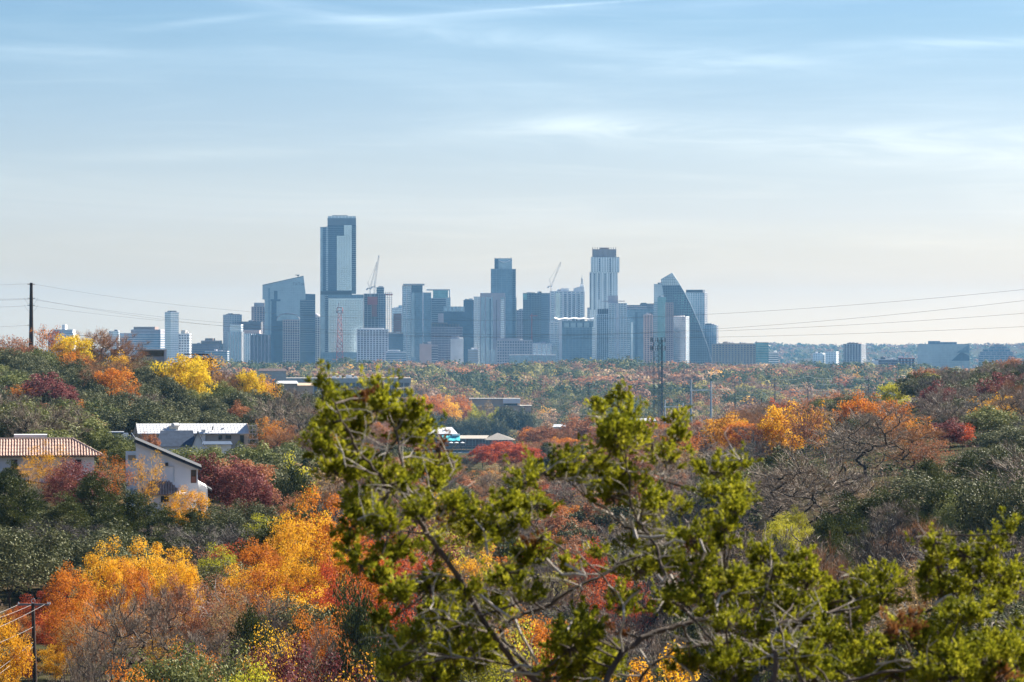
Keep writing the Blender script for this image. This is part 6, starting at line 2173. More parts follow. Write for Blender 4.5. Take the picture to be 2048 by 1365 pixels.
def blocked(px, ytop, ybot, hw, d):
    for a, b_, c, e_, dd in OPEN:
        if d < dd + 6 and px + hw * 0.92 > a and px - hw * 0.92 < b_ and ytop < e_ and ybot > c:
            return True
    return False


hz = np.full(2400, 1500.0)          # highest crown so far per column (offset by 150)


def raise_hz(px, ytop, hw, d):
    a, b_ = int(px - hw * 0.7) + 150, int(px + hw * 0.7) + 150
    a, b_ = max(a, 0), min(b_, 2400)
    if b_ > a:
        xs = (np.arange(a, b_) - (px + 150)) / max(hw, 1)
        hz[a:b_] = np.minimum(hz[a:b_], ytop + hw * 0.35 * (1 - np.sqrt(np.maximum(0, 1 - xs ** 2))) + hw * 0.25)


key_sorted = sorted(TREES, key=lambda t: t[1])
ki = 0
cells = {}
for (px, d, yt, hw) in TREES:
    cells.setdefault((int(px * d / FPX / 12), int(d / 12)), []).append((px * d / FPX, d, hw * d / FPX))
d = 205.0
placed = 0
while d < 2300:
    step = 8.0 + d * 0.006
    px = -110 + random.uniform(0, 40)
    while ki < len(key_sorted) and key_sorted[ki][1] <= d:
        t_ = key_sorted[ki]
        raise_hz(t_[0], t_[2], t_[3], t_[1])
        ki += 1
    while px < 2170:
        dj = d + random.uniform(-0.45, 0.45) * step
        zn = zone_of(px, dj)
        sp = random.choices([a for a, _ in ZONES[zn]], [w for _, w in ZONES[zn]])[0]
        shp = SP[sp][0]
        wm_ = {'oak': 11.0, 'cedar': 7.2, 'round': 8.5, 'sparse': 8.0, 'bare': 9.5}[shp] * random.uniform(0.65, 1.3)
        hm_ = {'oak': 8.0, 'cedar': 7.6, 'round': 9.0, 'sparse': 8.8, 'bare': 9.2}[shp] * random.uniform(0.6, 1.2)
        if zn == 'front_l' and dj > 296:
            hm_ = min(hm_, max(4.5, zat(1100, dj) - gz(px, dj)))
        if d > 1120:
            wm_ *= 1.25
            hm_ *= 1.15
        wpx = wm_ * FPX / dj
        x = (px - 1024) / FPX * dj
        z0 = float(ground_z(x, dj))
        yt, yb = zat_inv(z0 + hm_, dj), zat_inv(z0, dj)
        for sh_ in (0.8, 0.62):
            if d > 815 and blocked(px, yt, yb, wpx / 2, dj):
                wm_, hm_ = wm_ * sh_, hm_ * sh_
                wpx = wm_ * FPX / dj
                yt = zat_inv(z0 + hm_, dj)
        ok = z0 > 1.0 and not blocked(px, yt, yb, wpx / 2, dj)
        if ok:
            a, b_ = int(px - wpx * 0.3) + 150, int(px + wpx * 0.3) + 150
            seg = hz[max(a, 0):max(b_, 1)]
            # seen only where its top stands above what is in front
            ok = len(seg) > 0 and yt < 1375 and (yt < seg + (26 if zn == 'ridge_l' else -4 if d < 1100 else -1.5)).mean() > 0.25 and -40 < px < 2090
        if ok:
            c0 = (int(px * dj / FPX / 12), int(dj / 12))
            for cx_ in (-1, 0, 1):
                for cy_ in (-1, 0, 1):
                    for (ax, ay, aw) in cells.get((c0[0] + cx_, c0[1] + cy_), ()):
                        if (ax - px * dj / FPX) ** 2 + (ay - dj) ** 2 < (0.34 * (aw * 2 + wm_)) ** 2 * 0.55:
                            ok = False
        if ok and N_KIND.get(SP[sp][3], 0) < 298:
            tree(px, yt, wpx, dj, sp)
            raise_hz(px, yt, wpx / 2, dj)
            cells.setdefault((int(px * dj / FPX / 12), int(dj / 12)), []).append((px * dj / FPX, dj, wm_ / 2))
            placed += 1
        px += wpx * random.uniform(0.7, 1.15)
    d += step * 0.8
print('trees', len(TREES), 'scattered', placed, N_KIND)

# ------------------------------------------------------------------ undergrowth and the far wood
def mass(name, pts, W, Hh, q, leaf, cols, r, label=None, cat=None):
    """many small crowns as one object; pts (n,3) base points"""
    n = len(pts)
    v = unit(r.normal(size=(n, q, 3)))
    v[..., 2] = np.abs(v[..., 2]) * 1.0 - 0.12
    rad = r.uniform(0.72, 1.08, (n, q, 1))
    lump = 1 + 0.22 * np.sin(v[..., 0:1] * 4 + r.uniform(0, 6, (n, 1, 1))) * np.cos(v[..., 2:3] * 5 + r.uniform(0, 6, (n, 1, 1)))
    rad = np.where(v[..., 2:3] < 0.05, rad * 0.9, rad)
    c = pts[:, None, :] + v * rad * lump * np.stack([W / 2, W / 2, Hh * 0.62], -1)[:, None, :] + np.array([0, 0, 1.0]) * (Hh * 0.36)[:, None, None]
    nr_ = v * 1.5 + r.normal(size=(n, q, 3)) * 0.42 + np.array([0, 0, 0.25])
    V, F = leaf_quads(c.reshape(-1, 3), nr_.reshape(-1, 3), np.repeat(leaf, q) * r.uniform(0.7, 1.3, n * q), np.repeat(leaf, q) * r.uniform(0.55, 0.9, n * q), r)
    col = np.repeat(cols[:, None, :], q, 1) * r.uniform(0.82, 1.18, (n, q, 1))
    me = np_mesh(name, V, F, {'tint': ('FLOAT_VECTOR', np.repeat(col.reshape(-1, 3), 4, 0))})
    me.materials.append(M_MASS)
    o = link(name, me)
    tag(o, label, cat, None, 'stuff')
    return o


M_MASS = bpy.data.materials.new('foliage_mass')
M_MASS.use_nodes = True
N, L = M_MASS.node_tree.nodes, M_MASS.node_tree.links
N.clear()
out = N.new('ShaderNodeOutputMaterial')
a_ = N.new('ShaderNodeAttribute')
a_.attribute_name = 'tint'
p_ = N.new('ShaderNodeBsdfPrincipled')
p_.inputs['Roughness'].default_value = 0.6
p_.inputs['Specular IOR Level'].default_value = 0.05
t_ = N.new('ShaderNodeBsdfTranslucent')
mx = N.new('ShaderNodeMixShader')
mx.inputs[0].default_value = 0.3
L.new(a_.outputs['Vector'], p_.inputs['Base Color'])
L.new(a_.outputs['Vector'], t_.inputs['Color'])
L.new(p_.outputs[0], mx.inputs[1])
L.new(t_.outputs[0], mx.inputs[2])
L.new(mx.outputs[0], out.inputs[0])

PAL = np.array([(0.045, 0.065, 0.03), (0.06, 0.08, 0.035), (0.035, 0.055, 0.025), (0.20, 0.105, 0.06), (0.27, 0.13, 0.055), (0.15, 0.09, 0.06), (0.17, 0.12, 0.085),
                (0.46, 0.30, 0.06), (0.26, 0.24, 0.07), (0.30, 0.08, 0.05), (0.15, 0.16, 0.06), (0.30, 0.23, 0.15)]) * np.array([1.5, 1.28, 1.08])
PW = np.array([0.20, 0.16, 0.13, 0.10, 0.05, 0.11, 0.10, 0.025, 0.05, 0.015, 0.06, 0.05])
PW = PW / PW.sum()
r = np.random.default_rng(77)


def patches(x, y, sx, sy, ph):
    return (np.sin(x / sx + ph + 1.7 * np.sin(y / sy + ph)) + np.sin(x / sx * 2.3 + y / sy * 1.4 + 2 * ph) * 0.7 + np.sin(x / sx * 4.1 - y / sy * 2.2 + 3 * ph) * 0.45)


pts = []
d = 2460.0
while d < 5500:
    row_px = np.arange(-150, 2200, 12.5 * FPX / d * 0.9)
    row_px = row_px + r.uniform(-9, 9, len(row_px))
    dj = d + r.uniform(-20, 20, len(row_px))
    x = (row_px - 1024) / FPX * dj
    z = ground_z(x, dj)
    top = HOR + (H - (z + 12)) / dj * FPX
    bot = HOR + (H - z) / dj * FPX
    keep = (z > 1.2) & ((patches(x, dj, 70, 190, 0.4) > -1.35) | (r.random(len(x)) < 0.25))
    for a, b_, c, e_, dd in OPEN:
        keep &= ~((dj < dd + 40) & (row_px > a - 14) & (row_px < b_ + 14) & (top < e_ - 2) & (bot > c))
    keep &= ~((np.abs(dj - 3140) < 40) & (row_px > 895) & (row_px < 1070))
    keep &= ~((np.abs(dj - 3625) < 45) & (row_px > 565) & (row_px < 830))
    pts.append(np.stack([x, dj, z], 1)[keep])
    d += 20 + (d - 2450) * 0.017
pts = np.concatenate(pts)
n = len(pts)
# neighbouring crowns belong together: olive masses, rust and tan drifts, a few bright single trees
X_, Y_ = pts[:, 0], pts[:, 1]
pa = patches(X_, Y_, 62, 210, 1.1)
pb = patches(X_, Y_, 48, 170, 4.2)
ci = r.choice(len(PAL), n, p=PW)
pick = r.random(n) < 0.9
ci = np.where(pick & (pa > 0.7), r.choice([0, 1, 2, 2, 10], n), ci)
ci = np.where(pick & (pa < -0.05) & (pb > 0), r.choice([3, 5, 6, 6, 4], n), ci)
ci = np.where(pick & (pa < -0.05) & (pb <= 0), r.choice([5, 6, 8, 10, 11], n), ci)
cols = PAL[ci] * r.uniform(0.78, 1.25, (n, 1))
W = r.uniform(11, 20, n) * (1 + 0.55 * np.clip(pb, -0.4, 1.6) * r.uniform(0.3, 1, n))
Hh = np.minimum(W * r.uniform(0.6, 0.9, n), 15.0) * np.clip(0.9 + 0.22 * pa, 0.6, 1.35)
near = pts[:, 1] < 3500
print('far wood', n, near.sum())
mass('far_woodland', pts[near], W[near], Hh[near], 130, W[near] * 0.098, cols[near], r, 'mixed autumn woodland rising from the lake shore to the flat roofed building', 'woodland')
mass('distant_woodland', pts[~near], W[~near], Hh[~near], 46, W[~near] * 0.16, cols[~near], r, 'hazy woodland canopy spreading up to the skyline foot', 'woodland')
# trees between and beyond the towers, and on the horizon hills
n = 1800
dj = r.uniform(5650, 6900, n)
x = r.uniform(-0.17, 0.17, n) * dj
z = ground_z(x, dj)
keep = (dj < 5880) | (np.abs(x / dj * FPX + 1024) < 0) | (x / dj * FPX + 1024 > 1440) & (dj > 5900)
pts = np.stack([x, dj, z], 1)[keep]
n = len(pts)
W = r.uniform(9, 15, n)
mass('city_trees', pts, W, W * 0.8, 28, W * 0.2, PAL[r.choice(len(PAL), n, p=PW)], r, 'low trees around the feet of the towers', 'woodland')
n = 3000
dj = r.uniform(7300, 13600, n)
x = r.uniform(-0.05, 0.17, n) * dj
z = ground_z(x, dj)
pts = np.stack([x, dj, z], 1)
W = r.uniform(16, 34, n)
mass('horizon_woodland', pts, W, W * 0.5, 18, W * 0.3, PAL[r.choice([0, 1, 2, 5, 6], n)], r, 'faint tree covered hills along the horizon', 'woodland')
# undergrowth on the near slopes
n = 5600
dj = np.sqrt(r.uniform(60 ** 2, 1150 ** 2, n))
x = r.uniform(-0.175, 0.175, n) * (dj + 30)
z = ground_z(x, dj) - 0.2
pxs = x / dj * FPX + 1024
top = HOR + (H - (z + 2.4)) / dj * FPX
keep = np.ones(n, bool)
for a, b_, c, e_, dd in OPEN:
    keep &= ~((dj < dd + 12) & (pxs > a - 6) & (pxs < b_ + 6) & (top < e_))
pts = np.stack([x, dj, z], 1)[keep]
n = len(pts)
W = r.uniform(1.6, 4.2, n)
UP = np.array([(0.05, 0.065, 0.025), (0.035, 0.05, 0.018), (0.12, 0.085, 0.06), (0.15, 0.10, 0.065), (0.10, 0.08, 0.07), (0.24, 0.11, 0.04), (0.11, 0.11, 0.045)])
mass('undergrowth', pts, W, W * 0.62, 22, np.full(n, 0.46), UP[r.choice(7, n, p=[.2, .2, .18, .14, .16, .04, .08])], r, 'brown and green undergrowth between the trunks on the near slopes', 'undergrowth')

# ------------------------------------------------------------------ foreground juniper
r = np.random.default_rng(4)
M_JBARK = mat('juniper_bark', (0.085, 0.062, 0.048), rough=0.9, scale=14, var=0.45, bump=0.3, streak=0.15)
M_JDEAD = mat('dead_twig', (0.42, 0.37, 0.31), rough=0.85, scale=20, var=0.25)
M_JLEAF = leaf_mat('juniper_leaf', [(0.045, 0.055, 0.006), (0.13, 0.145, 0.010), (0.30, 0.295, 0.016), (0.56, 0.51, 0.05)], 0.40, rand=0.0)
M_JBROWN = leaf_mat('juniper_dead_leaf', [(0.10, 0.04, 0.015), (0.22, 0.09, 0.03), (0.32, 0.15, 0.05)], 0.3, rand=0.0)
D_J = 15.0
# limbs: (list of (px, py), first radius px, last radius px, depth offset first, last)
LIMBS = [
    ([(1130, 1500), (1100, 1420), (1075, 1365), (1040, 1335), (1000, 1290), (970, 1245), (945, 1205), (915, 1155), (885, 1110), (855, 1070), (838, 1045), (822, 1012)], 15, 9, 0, -0.3),
    ([(822, 1012), (797, 1000), (775, 975), (755, 950), (727, 915), (705, 885), (690, 850), (675, 820), (655, 785)], 8, 3, -0.3, -0.6),
    ([(822, 1012), (808, 960), (802, 915), (794, 876), (782, 830), (772, 790), (766, 765)], 7, 3, -0.3, 0.2),
    ([(794, 876), (820, 855), (840, 830)], 3.5, 2, 0, 0.3),
    ([(838, 1045), (870, 1000), (885, 980), (905, 945), (915, 920)], 5, 2.5, -0.2, 0.5),
    ([(755, 950), (720, 940), (690, 930)], 3.5, 2, -0.5, -0.8),
    ([(855, 1070), (800, 1060), (760, 1050), (715, 1040)], 4, 2, -0.3, -0.8),
    ([(1120, 1480), (1089, 1362), (1059, 1334), (1030, 1305), (1012, 1286), (1003, 1262), (1018, 1245), (1050, 1230), (1086, 1218), (1133, 1185), (1170, 1166), (1205, 1150), (1255, 1120), (1297, 1107), (1341, 1095)], 12, 4, 0.3, 0.9),
    ([(1190, 1480), (1200, 1400), (1215, 1350), (1246, 1304), (1279, 1277), (1314, 1265), (1356, 1252), (1391, 1242), (1450, 1240), (1510, 1239), (1560, 1246), (1610, 1240), (1660, 1225), (1720, 1215)], 14, 5, -0.4, 0.2),
    ([(1250, 1500), (1262, 1400), (1300, 1330), (1350, 1300), (1400, 1292), (1470, 1280), (1530, 1282)], 8, 4, 0.5, 0.9),
    ([(1391, 1242), (1365, 1215), (1341, 1195), (1335, 1168), (1322, 1120), (1314, 1093), (1300, 1073), (1273, 1063), (1243, 1050), (1225, 1030), (1208, 1018), (1178, 1000)], 7, 4, -0.2, 0.3),
    ([(1300, 1073), (1275, 1040), (1262, 1010), (1258, 970), (1253, 926), (1250, 900), (1245, 850), (1240, 815)], 5, 2.5, 0, 0),
    ([(1253, 926), (1225, 880), (1212, 830)], 3, 2, 0, -0.3),
    ([(1273, 1063), (1290, 1010), (1314, 980), (1331, 950), (1339, 925), (1350, 880), (1355, 850)], 4.5, 2, 0.1, 0.5),
    ([(1208, 1018), (1170, 990), (1130, 960), (1090, 945)], 4.5, 2, 0.3, -0.3),
    ([(1341, 1095), (1390, 1060), (1420, 1030), (1450, 990), (1465, 950), (1480, 920)], 5, 2, 0.9, 0.5),
    ([(1329, 1168), (1380, 1130), (1430, 1100)], 4, 2, 0.1, 0.6),
    ([(1205, 1150), (1150, 1110), (1100, 1085), (1060, 1045)], 4, 2, 0.5, 0.2),
    ([(1086, 1218), (1040, 1180), (1005, 1130), (990, 1070), (985, 1010)], 5, 2.5, 0.4, 0.1),
    ([(985, 1270), (930, 1250), (880, 1235), (820, 1190)], 4.5, 2, 0, -0.7),
    ([(1040, 1335), (960, 1320), (880, 1310), (800, 1300)], 5, 2, 0, -0.8),
    ([(915, 1155), (870, 1150), (830, 1170)], 3.5, 2, 0, -0.6),
    ([(1510, 1239), (1530, 1190), (1535, 1150), (1525, 1110)], 4.5, 2.5, 0.1, 0.3),
    ([(1560, 1246), (1590, 1200), (1605, 1150), (1600, 1110)], 4, 2, 0.1, 0.6),
    ([(1660, 1225), (1730, 1190), (1775, 1155)], 4, 2, 0.2, 0.7),
    ([(1450, 1240), (1455, 1190), (1450, 1150)], 3.5, 2, 0, -0.2),
    ([(1740, 1500), (1745, 1420), (1750, 1340), (1755, 1280), (1790, 1250), (1808, 1232), (1850, 1222), (1895, 1215), (1925, 1200), (1950, 1175), (1965, 1140), (1975, 1100), (2010, 1070)], 10, 3, 0.4, 0.9),
    ([(1895, 1215), (1880, 1170), (1872, 1120), (1866, 1070)], 4, 2, 0.6, 0.4),
    ([(1500, 1500), (1600, 1420), (1700, 1360), (1760, 1345), (1830, 1338), (1900, 1352), (1960, 1380)], 7, 4, -0.8, -0.5),
    ([(2000, 1500), (1985, 1380), (1975, 1300), (1990, 1240), (2020, 1200)], 6, 3, 0.8, 1.0),
    ([(1545, 1365), (1552, 1330), (1548, 1300)], 11, 9, -0.9, -0.9),
    ([(1610, 1380), (1598, 1345), (1590, 1320), (1592, 1295)], 7, 5, -0.9, -0.9),
]
BLOBS = [
    (646, 772, 18, 24), (690, 800, 36, 26), (658, 832, 34, 26), (650, 880, 28, 32), (700, 848, 42, 32), (765, 775, 28, 24), (752, 808, 36, 22), (800, 826, 36, 28), (836, 815, 18, 18), (846, 850, 26, 26),
    (820, 868, 28, 20), (690, 908, 38, 28), (668, 934, 26, 20), (740, 928, 36, 26), (900, 925, 20, 26), (850, 925, 36, 24), (780, 958, 36, 22), (720, 998, 30, 22), (705, 1040, 26, 30), (762, 1045, 36, 26),
    (700, 1088, 20, 26), (724, 1120, 26, 22), (880, 965, 30, 22), (840, 1020, 32, 20), (902, 1008, 28, 22), (950, 1022, 44, 22), (1000, 1000, 32, 26), (938, 1062, 34, 22), (998, 1058, 34, 26), (790, 1095, 40, 26),
    (1207, 806, 15, 24), (1250, 806, 20, 22), (1216, 845, 24, 20), (1262, 845, 28, 26), (1232, 884, 32, 22), (1278, 876, 14, 24), (1352, 838, 15, 22), (1350, 868, 22, 22), (1305, 882, 10, 11), (1335, 912, 30, 16), (1240, 860, 30, 30),
    (1085, 936, 40, 20), (1048, 956, 20, 22), (1128, 912, 20, 22), (1150, 938, 30, 22), (1194, 925, 24, 22), (1240, 948, 36, 24), (1220, 984, 40, 22), (1280, 955, 20, 18), (1070, 1000, 36, 22), (1058, 1036, 24, 16),
    (1318, 1000, 40, 18), (1362, 1008, 16, 12), (1300, 1030, 26, 16), (1436, 935, 44, 20), (1484, 920, 24, 11), (1452, 978, 40, 22), (1470, 1012, 28, 24), (1494, 975, 12, 18), (1350, 1060, 34, 16), (1402, 1068, 34, 20), (1442, 1080, 20, 16),
    (1262, 1078, 30, 16), (1080, 1090, 26, 20), (1048, 1110, 34, 20), (1275, 1128, 54, 28), (1332, 1120, 34, 26), (1390, 1130, 34, 28), (1202, 1100, 26, 12), (1524, 1108, 20, 30), (1540, 1140, 34, 26), (1602, 1118, 24, 22),
    (1620, 1150, 34, 26), (1562, 1188, 54, 30), (1640, 1200, 38, 30), (1602, 1230, 54, 24), (1500, 1180, 34, 30), (1450, 1170, 30, 26), (1700, 1180, 30, 20), (1742, 1160, 26, 20), (1782, 1148, 24, 20), (1762, 1188, 34, 20), (1722, 1208, 36, 20),
    (1868, 1080, 12, 26), (1880, 1112, 26, 22), (1930, 1100, 32, 20), (1990, 1080, 32, 20), (2022, 1056, 12, 22), (1960, 1130, 54, 26), (2012, 1140, 32, 30), (1858, 1140, 26, 26), (1902, 1170, 46, 26), (1990, 1190, 44, 26), (1850, 1180, 20, 18),
    (1922, 1220, 54, 24), (1880, 1256, 40, 20), (1832, 1280, 44, 22), (1900, 1290, 54, 30), (1960, 1310, 54, 26), (2034, 1250, 18, 26), (2040, 1310, 22, 34), (1732, 1290, 44, 26), (1682, 1320, 54, 26), (1782, 1340, 54, 22), (1900, 1345, 74, 22),
    (1560, 1290, 54, 30), (1482, 1300, 44, 26), (1502, 1250, 26, 16), (1622, 1340, 44, 22), (1382, 1322, 44, 22), (1650, 1262, 40, 22), (790, 1290, 34, 20), (830, 1268, 26, 16), (800, 1332, 40, 26), (870, 1220, 40, 26), (800, 1182, 34, 26),
    (860, 1160, 34, 26), (930, 1230, 34, 26), (900, 1300, 44, 26), (930, 1182, 26, 22), (1010, 1150, 34, 22), (1060, 1185, 30, 16), (1142, 1280, 44, 34), (1160, 1322, 44, 26), (1110, 1345, 34, 18), (870, 1345, 50, 22), (960, 1290, 30, 24),
    (1240, 1205, 40, 20), (1330, 1200, 30, 20), (1420, 1210, 30, 20), (1180, 1230, 30, 16), (1460, 1345, 40, 18), (760, 1150, 26, 24), (870, 1090, 26, 18), (1130, 1130, 24, 16), (1400, 1180, 26, 18),
]
for (xa, xb, ya, yb, n_) in ((1400, 2045, 1215, 1365, 28), (760, 1250, 1190, 1365, 14), (1000, 1480, 1040, 1210, 5), (690, 900, 780, 1000, 3)):
    for _ in range(n_):
        BLOBS.append((r.uniform(xa, xb), r.uniform(ya, yb), r.uniform(18, 36), r.uniform(13, 24)))
BROWN = [(876, 886, 14, 20), (1068, 1090, 18, 12), (884, 1042, 14, 9), (1395, 1088, 10, 18), (1800, 1250, 30, 16), (2005, 1345, 26, 20), (1240, 1255, 10, 10), (730, 792, 8, 10)]
jr = site('juniper', 'blurred juniper with yellow green sprays and crooked limbs, rooted just below', 1120, D_J, 'tree')
J0 = Vector(jr.location)
rz = jr.rotation_euler.z


def jl(px, py, dd):
    return np.array(at(px, py, D_J + dd) - J0)


jr.rotation_euler = (0, 0, 0)
SKP, SKR = [], []
P0, P1, R0, R1 = [], [], [], []
for pts_, ra, rb, da, db in LIMBS:
    n = len(pts_)
    fine = []
    for i in range(n - 1):
        for t in np.linspace(0, 1, 4)[:-1]:
            g = (i + t) / (n - 1)
            a, b_ = np.array(pts_[i]), np.array(pts_[i + 1])
            q = a + (b_ - a) * t + r.normal(size=2) * 1.6
            fine.append((q[0], q[1], da + (db - da) * g, ra + (rb - ra) * g))
    fine.append((pts_[-1][0], pts_[-1][1], db, rb))
    w = [jl(q[0], q[1], q[2]) for q in fine]
    rd = [q[3] * 0.5 * D_J / FPX for q in fine]
    for i in range(len(w) - 1):
        P0.append(w[i])
        P1.append(w[i + 1])
        R0.append(rd[i])
        R1.append(rd[i + 1])
    SKP += w
    SKR += rd
# stems join the ground
gb = np.array([0, 0, -0.3])
for q in ((1130, 1500, 0), (1190, 1480, -0.4), (1250, 1500, 0.5), (1120, 1480, 0.3)):
    P0.append(gb + r.normal(size=3) * 0.03)
    P1.append(jl(*q))
    R0.append(0.07)
    R1.append(0.028)
for q in ((1740, 1500, 0.4), (2000, 1500, 0.8), (1500, 1500, -0.8), (1545, 1365, -0.9), (1610, 1380, -0.9)):
    P0.append(np.array([jl(q[0], 1500, q[2])[0] * 0.55, 0, gb[2]]))
    P1.append(jl(*q))
    R0.append(0.05)
    R1.append(0.022)
V, F = tubes(P0, P1, R0, R1, 8)
me = np_mesh('trunk', V, F, smooth=True)
me.materials.append(M_JBARK)
link('trunk', me, jr)
SKP = np.array(SKP)

FV, FF, FL, fb = [], [], [], 0
BV, BF, BL, bb = [], [], [], 0
T0, T1, TR = [], [], []
PXM = D_J / FPX


def spray(c, up, rad, m, store):
    """a feathery plume: scale-leaf sprigs set along a short axis, shorter towards its tip"""
    global fb, bb
    ax = unit(up[None] + r.normal(size=(1, 3)) * 0.38)[0]
    bend = r.normal(size=3) * 0.25
    nf = max(8, int(m / 7))
    t = np.sort(r.uniform(0.0, 1.0, nf))
    root = c + ax * (rad * t)[:, None] + bend * (rad * t ** 2)[:, None]
    side = unit(np.cross(ax[None], r.normal(size=(nf, 3))))
    fd = unit(ax * r.uniform(0.7, 1.3, (nf, 1)) + side * r.uniform(0.25, 0.9, (nf, 1)))
    fl = ((1 - t) * 0.55 + 0.18) * rad * r.uniform(0.5, 1.15, nf)
    q = r.integers(0, nf, m)
    u = r.uniform(0.0, 1.0, m)
    s = root[q] + fd[q] * (fl[q] * u)[:, None] + r.normal(size=(m, 3)) * 0.0016
    dr = unit(fd[q] * 1.3 + r.normal(size=(m, 3)) * 0.4)
    V, F = dir_quads(s, dr, r.uniform(0.010, 0.022, m), r.uniform(0.0044, 0.0084, m), r)
    tone = np.clip(r.normal(0.5, 0.16) + r.normal(0, 0.15, m), 0, 1)
    if store:
        FV.append(V)
        FF.append(F + fb)
        FL.append(np.repeat(tone, 4))
        fb += len(V)
    else:
        BV.append(V)
        BF.append(F + bb)
        BL.append(np.repeat(tone, 4))
        bb += len(V)


for store, lst in ((True, BLOBS), (False, BROWN)):
    for (cx_, cy_, rx, ry) in lst:
        base = r.uniform(-0.5, 0.9)
        cw = jl(cx_, cy_, base)
        dd = np.linalg.norm((SKP - cw) * np.array([1, 0.35, 1]), axis=1)
        j = int(np.argmin(dd))
        base = (SKP[j] + np.array(J0))[1] - D_J + r.uniform(-0.25, 0.25)
        cw = jl(cx_, cy_ + ry * 0.5, base)
        # supporting twig
        mid = (SKP[j] + cw) / 2 + r.normal(size=3) * 0.012
        for a, b_, ra in ((SKP[j], mid, 0.0055), (mid, cw, 0.004)):
            T0.append(a)
            T1.append(b_)
            TR.append(ra)
        k = max(3, int(rx * ry / 35))
        for _ in range(k):
            u = unit(r.normal(size=(1, 3)))[0] * r.uniform(0.1, 1) ** 0.5
            c = jl(cx_ + u[0] * rx * 0.8, cy_ + u[2] * ry * 0.8 + 19, base + u[1] * rx * PXM * 0.9)
            out = unit(np.array([u[0], u[1], -u[2]])[None])[0]
            spray(c, unit((out * 0.55 + np.array([0, 0, 0.9]))[None])[0], r.uniform(0.034, 0.100), int(r.uniform(66, 108)), store)
            T0.append(cw + (c - cw) * 0.15)
            T1.append(c)
            TR.append(0.0028)
V, F = tubes(T0, T1, TR, np.array(TR) * 0.7, 5)
me = np_mesh('twigs', V, F)
me.materials.append(M_JBARK)
link('twigs', me, jr)['kind'] = 'stuff'
me = np_mesh('foliage', np.concatenate(FV), np.concatenate(FF), {'lv': ('FLOAT', np.concatenate(FL))})
me.materials.append(M_JLEAF)
link('foliage', me, jr)['kind'] = 'stuff'
me = np_mesh('dead_foliage', np.concatenate(BV), np.concatenate(BF), {'lv': ('FLOAT', np.concatenate(BL))})
me.materials.append(M_JBROWN)
link('dead_foliage', me, jr)['kind'] = 'stuff'
print('juniper quads', fb // 4, bb // 4)

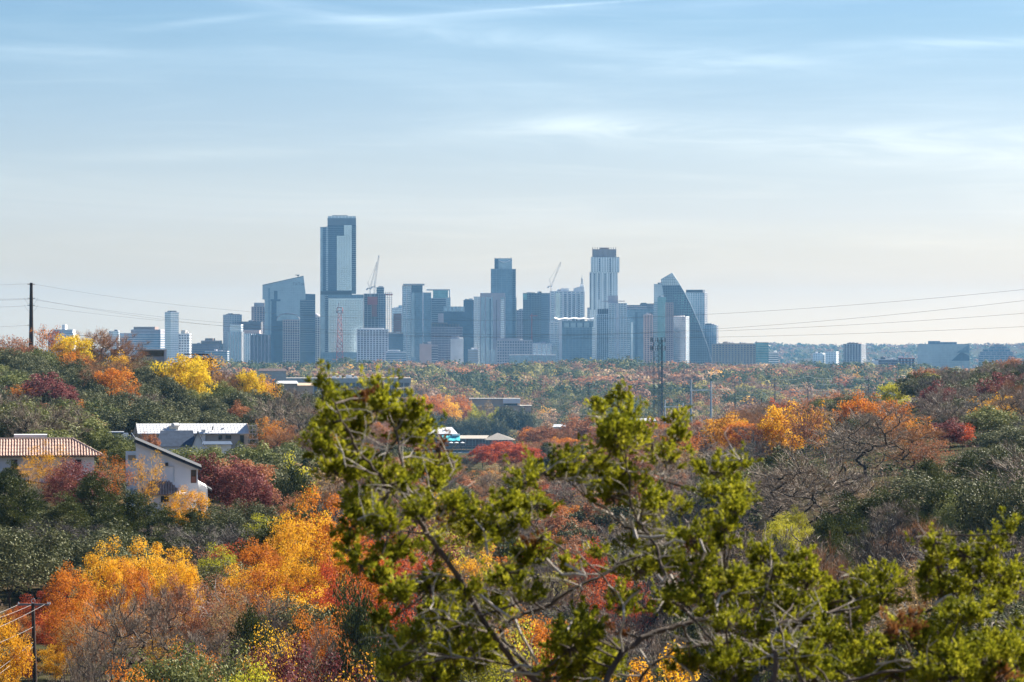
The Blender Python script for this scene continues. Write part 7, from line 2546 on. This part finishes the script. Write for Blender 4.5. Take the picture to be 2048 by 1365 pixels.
# pale dead twigs
DEAD = [[(1092, 1118), (1108, 1135), (1125, 1150), (1150, 1148), (1172, 1152)], [(1130, 1128), (1150, 1138), (1168, 1152)], [(1160, 1120), (1164, 1138), (1172, 1155)], [(1247, 1212), (1262, 1195), (1280, 1182)],
        [(1247, 1212), (1248, 1240), (1240, 1270), (1246, 1304)], [(1247, 1212), (1235, 1185), (1215, 1170)], [(1178, 1000), (1190, 1018), (1206, 1022), (1225, 1030)], [(1240, 1030), (1256, 1050), (1270, 1075)],
        [(1262, 1040), (1268, 1060), (1274, 1078)], [(1305, 1073), (1312, 1095), (1318, 1110)], [(1315, 1150), (1326, 1165), (1334, 1152)], [(1340, 1150), (1352, 1172), (1356, 1190)], [(1375, 1240), (1385, 1222), (1396, 1212)],
        [(1432, 1215), (1440, 1190), (1460, 1180)], [(1430, 1240), (1434, 1222), (1428, 1200)], [(905, 1000), (865, 1010), (848, 998), (832, 985)], [(885, 980), (905, 965), (925, 950)], [(850, 998), (838, 972), (826, 975)],
        [(950, 1040), (968, 1062), (972, 1085), (985, 1078)], [(972, 1085), (975, 1110)], [(880, 1035), (890, 1020), (892, 1010)], [(968, 1062), (962, 1045)], [(1400, 1080), (1410, 1105), (1405, 1120)], [(1355, 1235), (1362, 1205), (1366, 1180)],
        [(1135, 1260), (1145, 1240), (1150, 1235)], [(1030, 1240), (1042, 1270), (1060, 1300), (1075, 1330)], [(1000, 1340), (1030, 1345), (1080, 1350)], [(1640, 1350), (1680, 1330), (1720, 1318)], [(1750, 1330), (1800, 1320), (1850, 1330)],
        [(1550, 1280), (1575, 1285), (1600, 1300), (1615, 1322)], [(1280, 1300), (1300, 1330), (1310, 1360)], [(1350, 1320), (1380, 1345), (1390, 1365)], [(960, 1190), (990, 1215), (1020, 1235)], [(1870, 1210), (1890, 1195), (1905, 1190)],
        [(1965, 1290), (1970, 1310), (1962, 1330)], [(1010, 1345), (1040, 1330), (1060, 1335)], [(1330, 1090), (1350, 1080), (1370, 1085)], [(1270, 1072), (1300, 1075), (1330, 1072)]]
T0, T1, TR, TQ = [], [], [], []
for pl in DEAD:
    dd0 = r.uniform(-0.7, 0.3)
    rad = r.uniform(0.0035, 0.0065)
    w = [jl(a, b_, dd0 + r.normal() * 0.03) for a, b_ in pl]
    for i in range(len(w) - 1):
        T0.append(w[i])
        T1.append(w[i + 1])
        TR.append(rad)
        TQ.append(rad * 0.85)
for _ in range(420):
    j = r.integers(0, len(SKP))
    p = SKP[j]
    if p[2] + J0.z < zat(1480, D_J):
        continue
    dv = unit((np.array([r.normal() * 0.8, r.normal() * 0.6, r.uniform(-0.3, 1.0)]))[None])[0]
    L1 = r.uniform(0.06, 0.22)
    rad = r.uniform(0.0016, 0.0036)
    for s in range(3):
        q = p + dv * L1 / 3
        T0.append(p)
        T1.append(q)
        TR.append(rad * (1 - s * 0.25))
        TQ.append(rad * (0.75 - s * 0.25))
        if r.random() < 0.6:
            d2 = unit((dv + r.normal(size=3) * 0.8)[None])[0]
            T0.append(q)
            T1.append(q + d2 * L1 * 0.35)
            TR.append(rad * 0.6)
            TQ.append(rad * 0.3)
        p = q
        dv = unit((dv + r.normal(size=3) * 0.35)[None])[0]
V, F = tubes(T0, T1, TR, TQ, 5)
me = np_mesh('dead_twigs', V, F)
me.materials.append(M_JDEAD)
link('dead_twigs', me, jr)['kind'] = 'stuff'

# ------------------------------------------------------------------ haze
hm = bpy.data.materials.new('haze_air')
hm.use_nodes = True
N, L = hm.node_tree.nodes, hm.node_tree.links
N.clear()
out = N.new('ShaderNodeOutputMaterial')
pv = N.new('ShaderNodeVolumePrincipled')
pv.inputs['Color'].default_value = (0.27, 0.61, 1.0, 1)
pv.inputs['Density'].default_value = 2.5e-5
pv.inputs['Anisotropy'].default_value = 0.15
L.new(pv.outputs[0], out.inputs['Volume'])
hb = MB().box(-7600, 7600, -80, 17500, -12, 345).build('haze', hm)
tag(hb, 'pale blue air between the hillside and the skyline', 'haze', None, 'stuff')
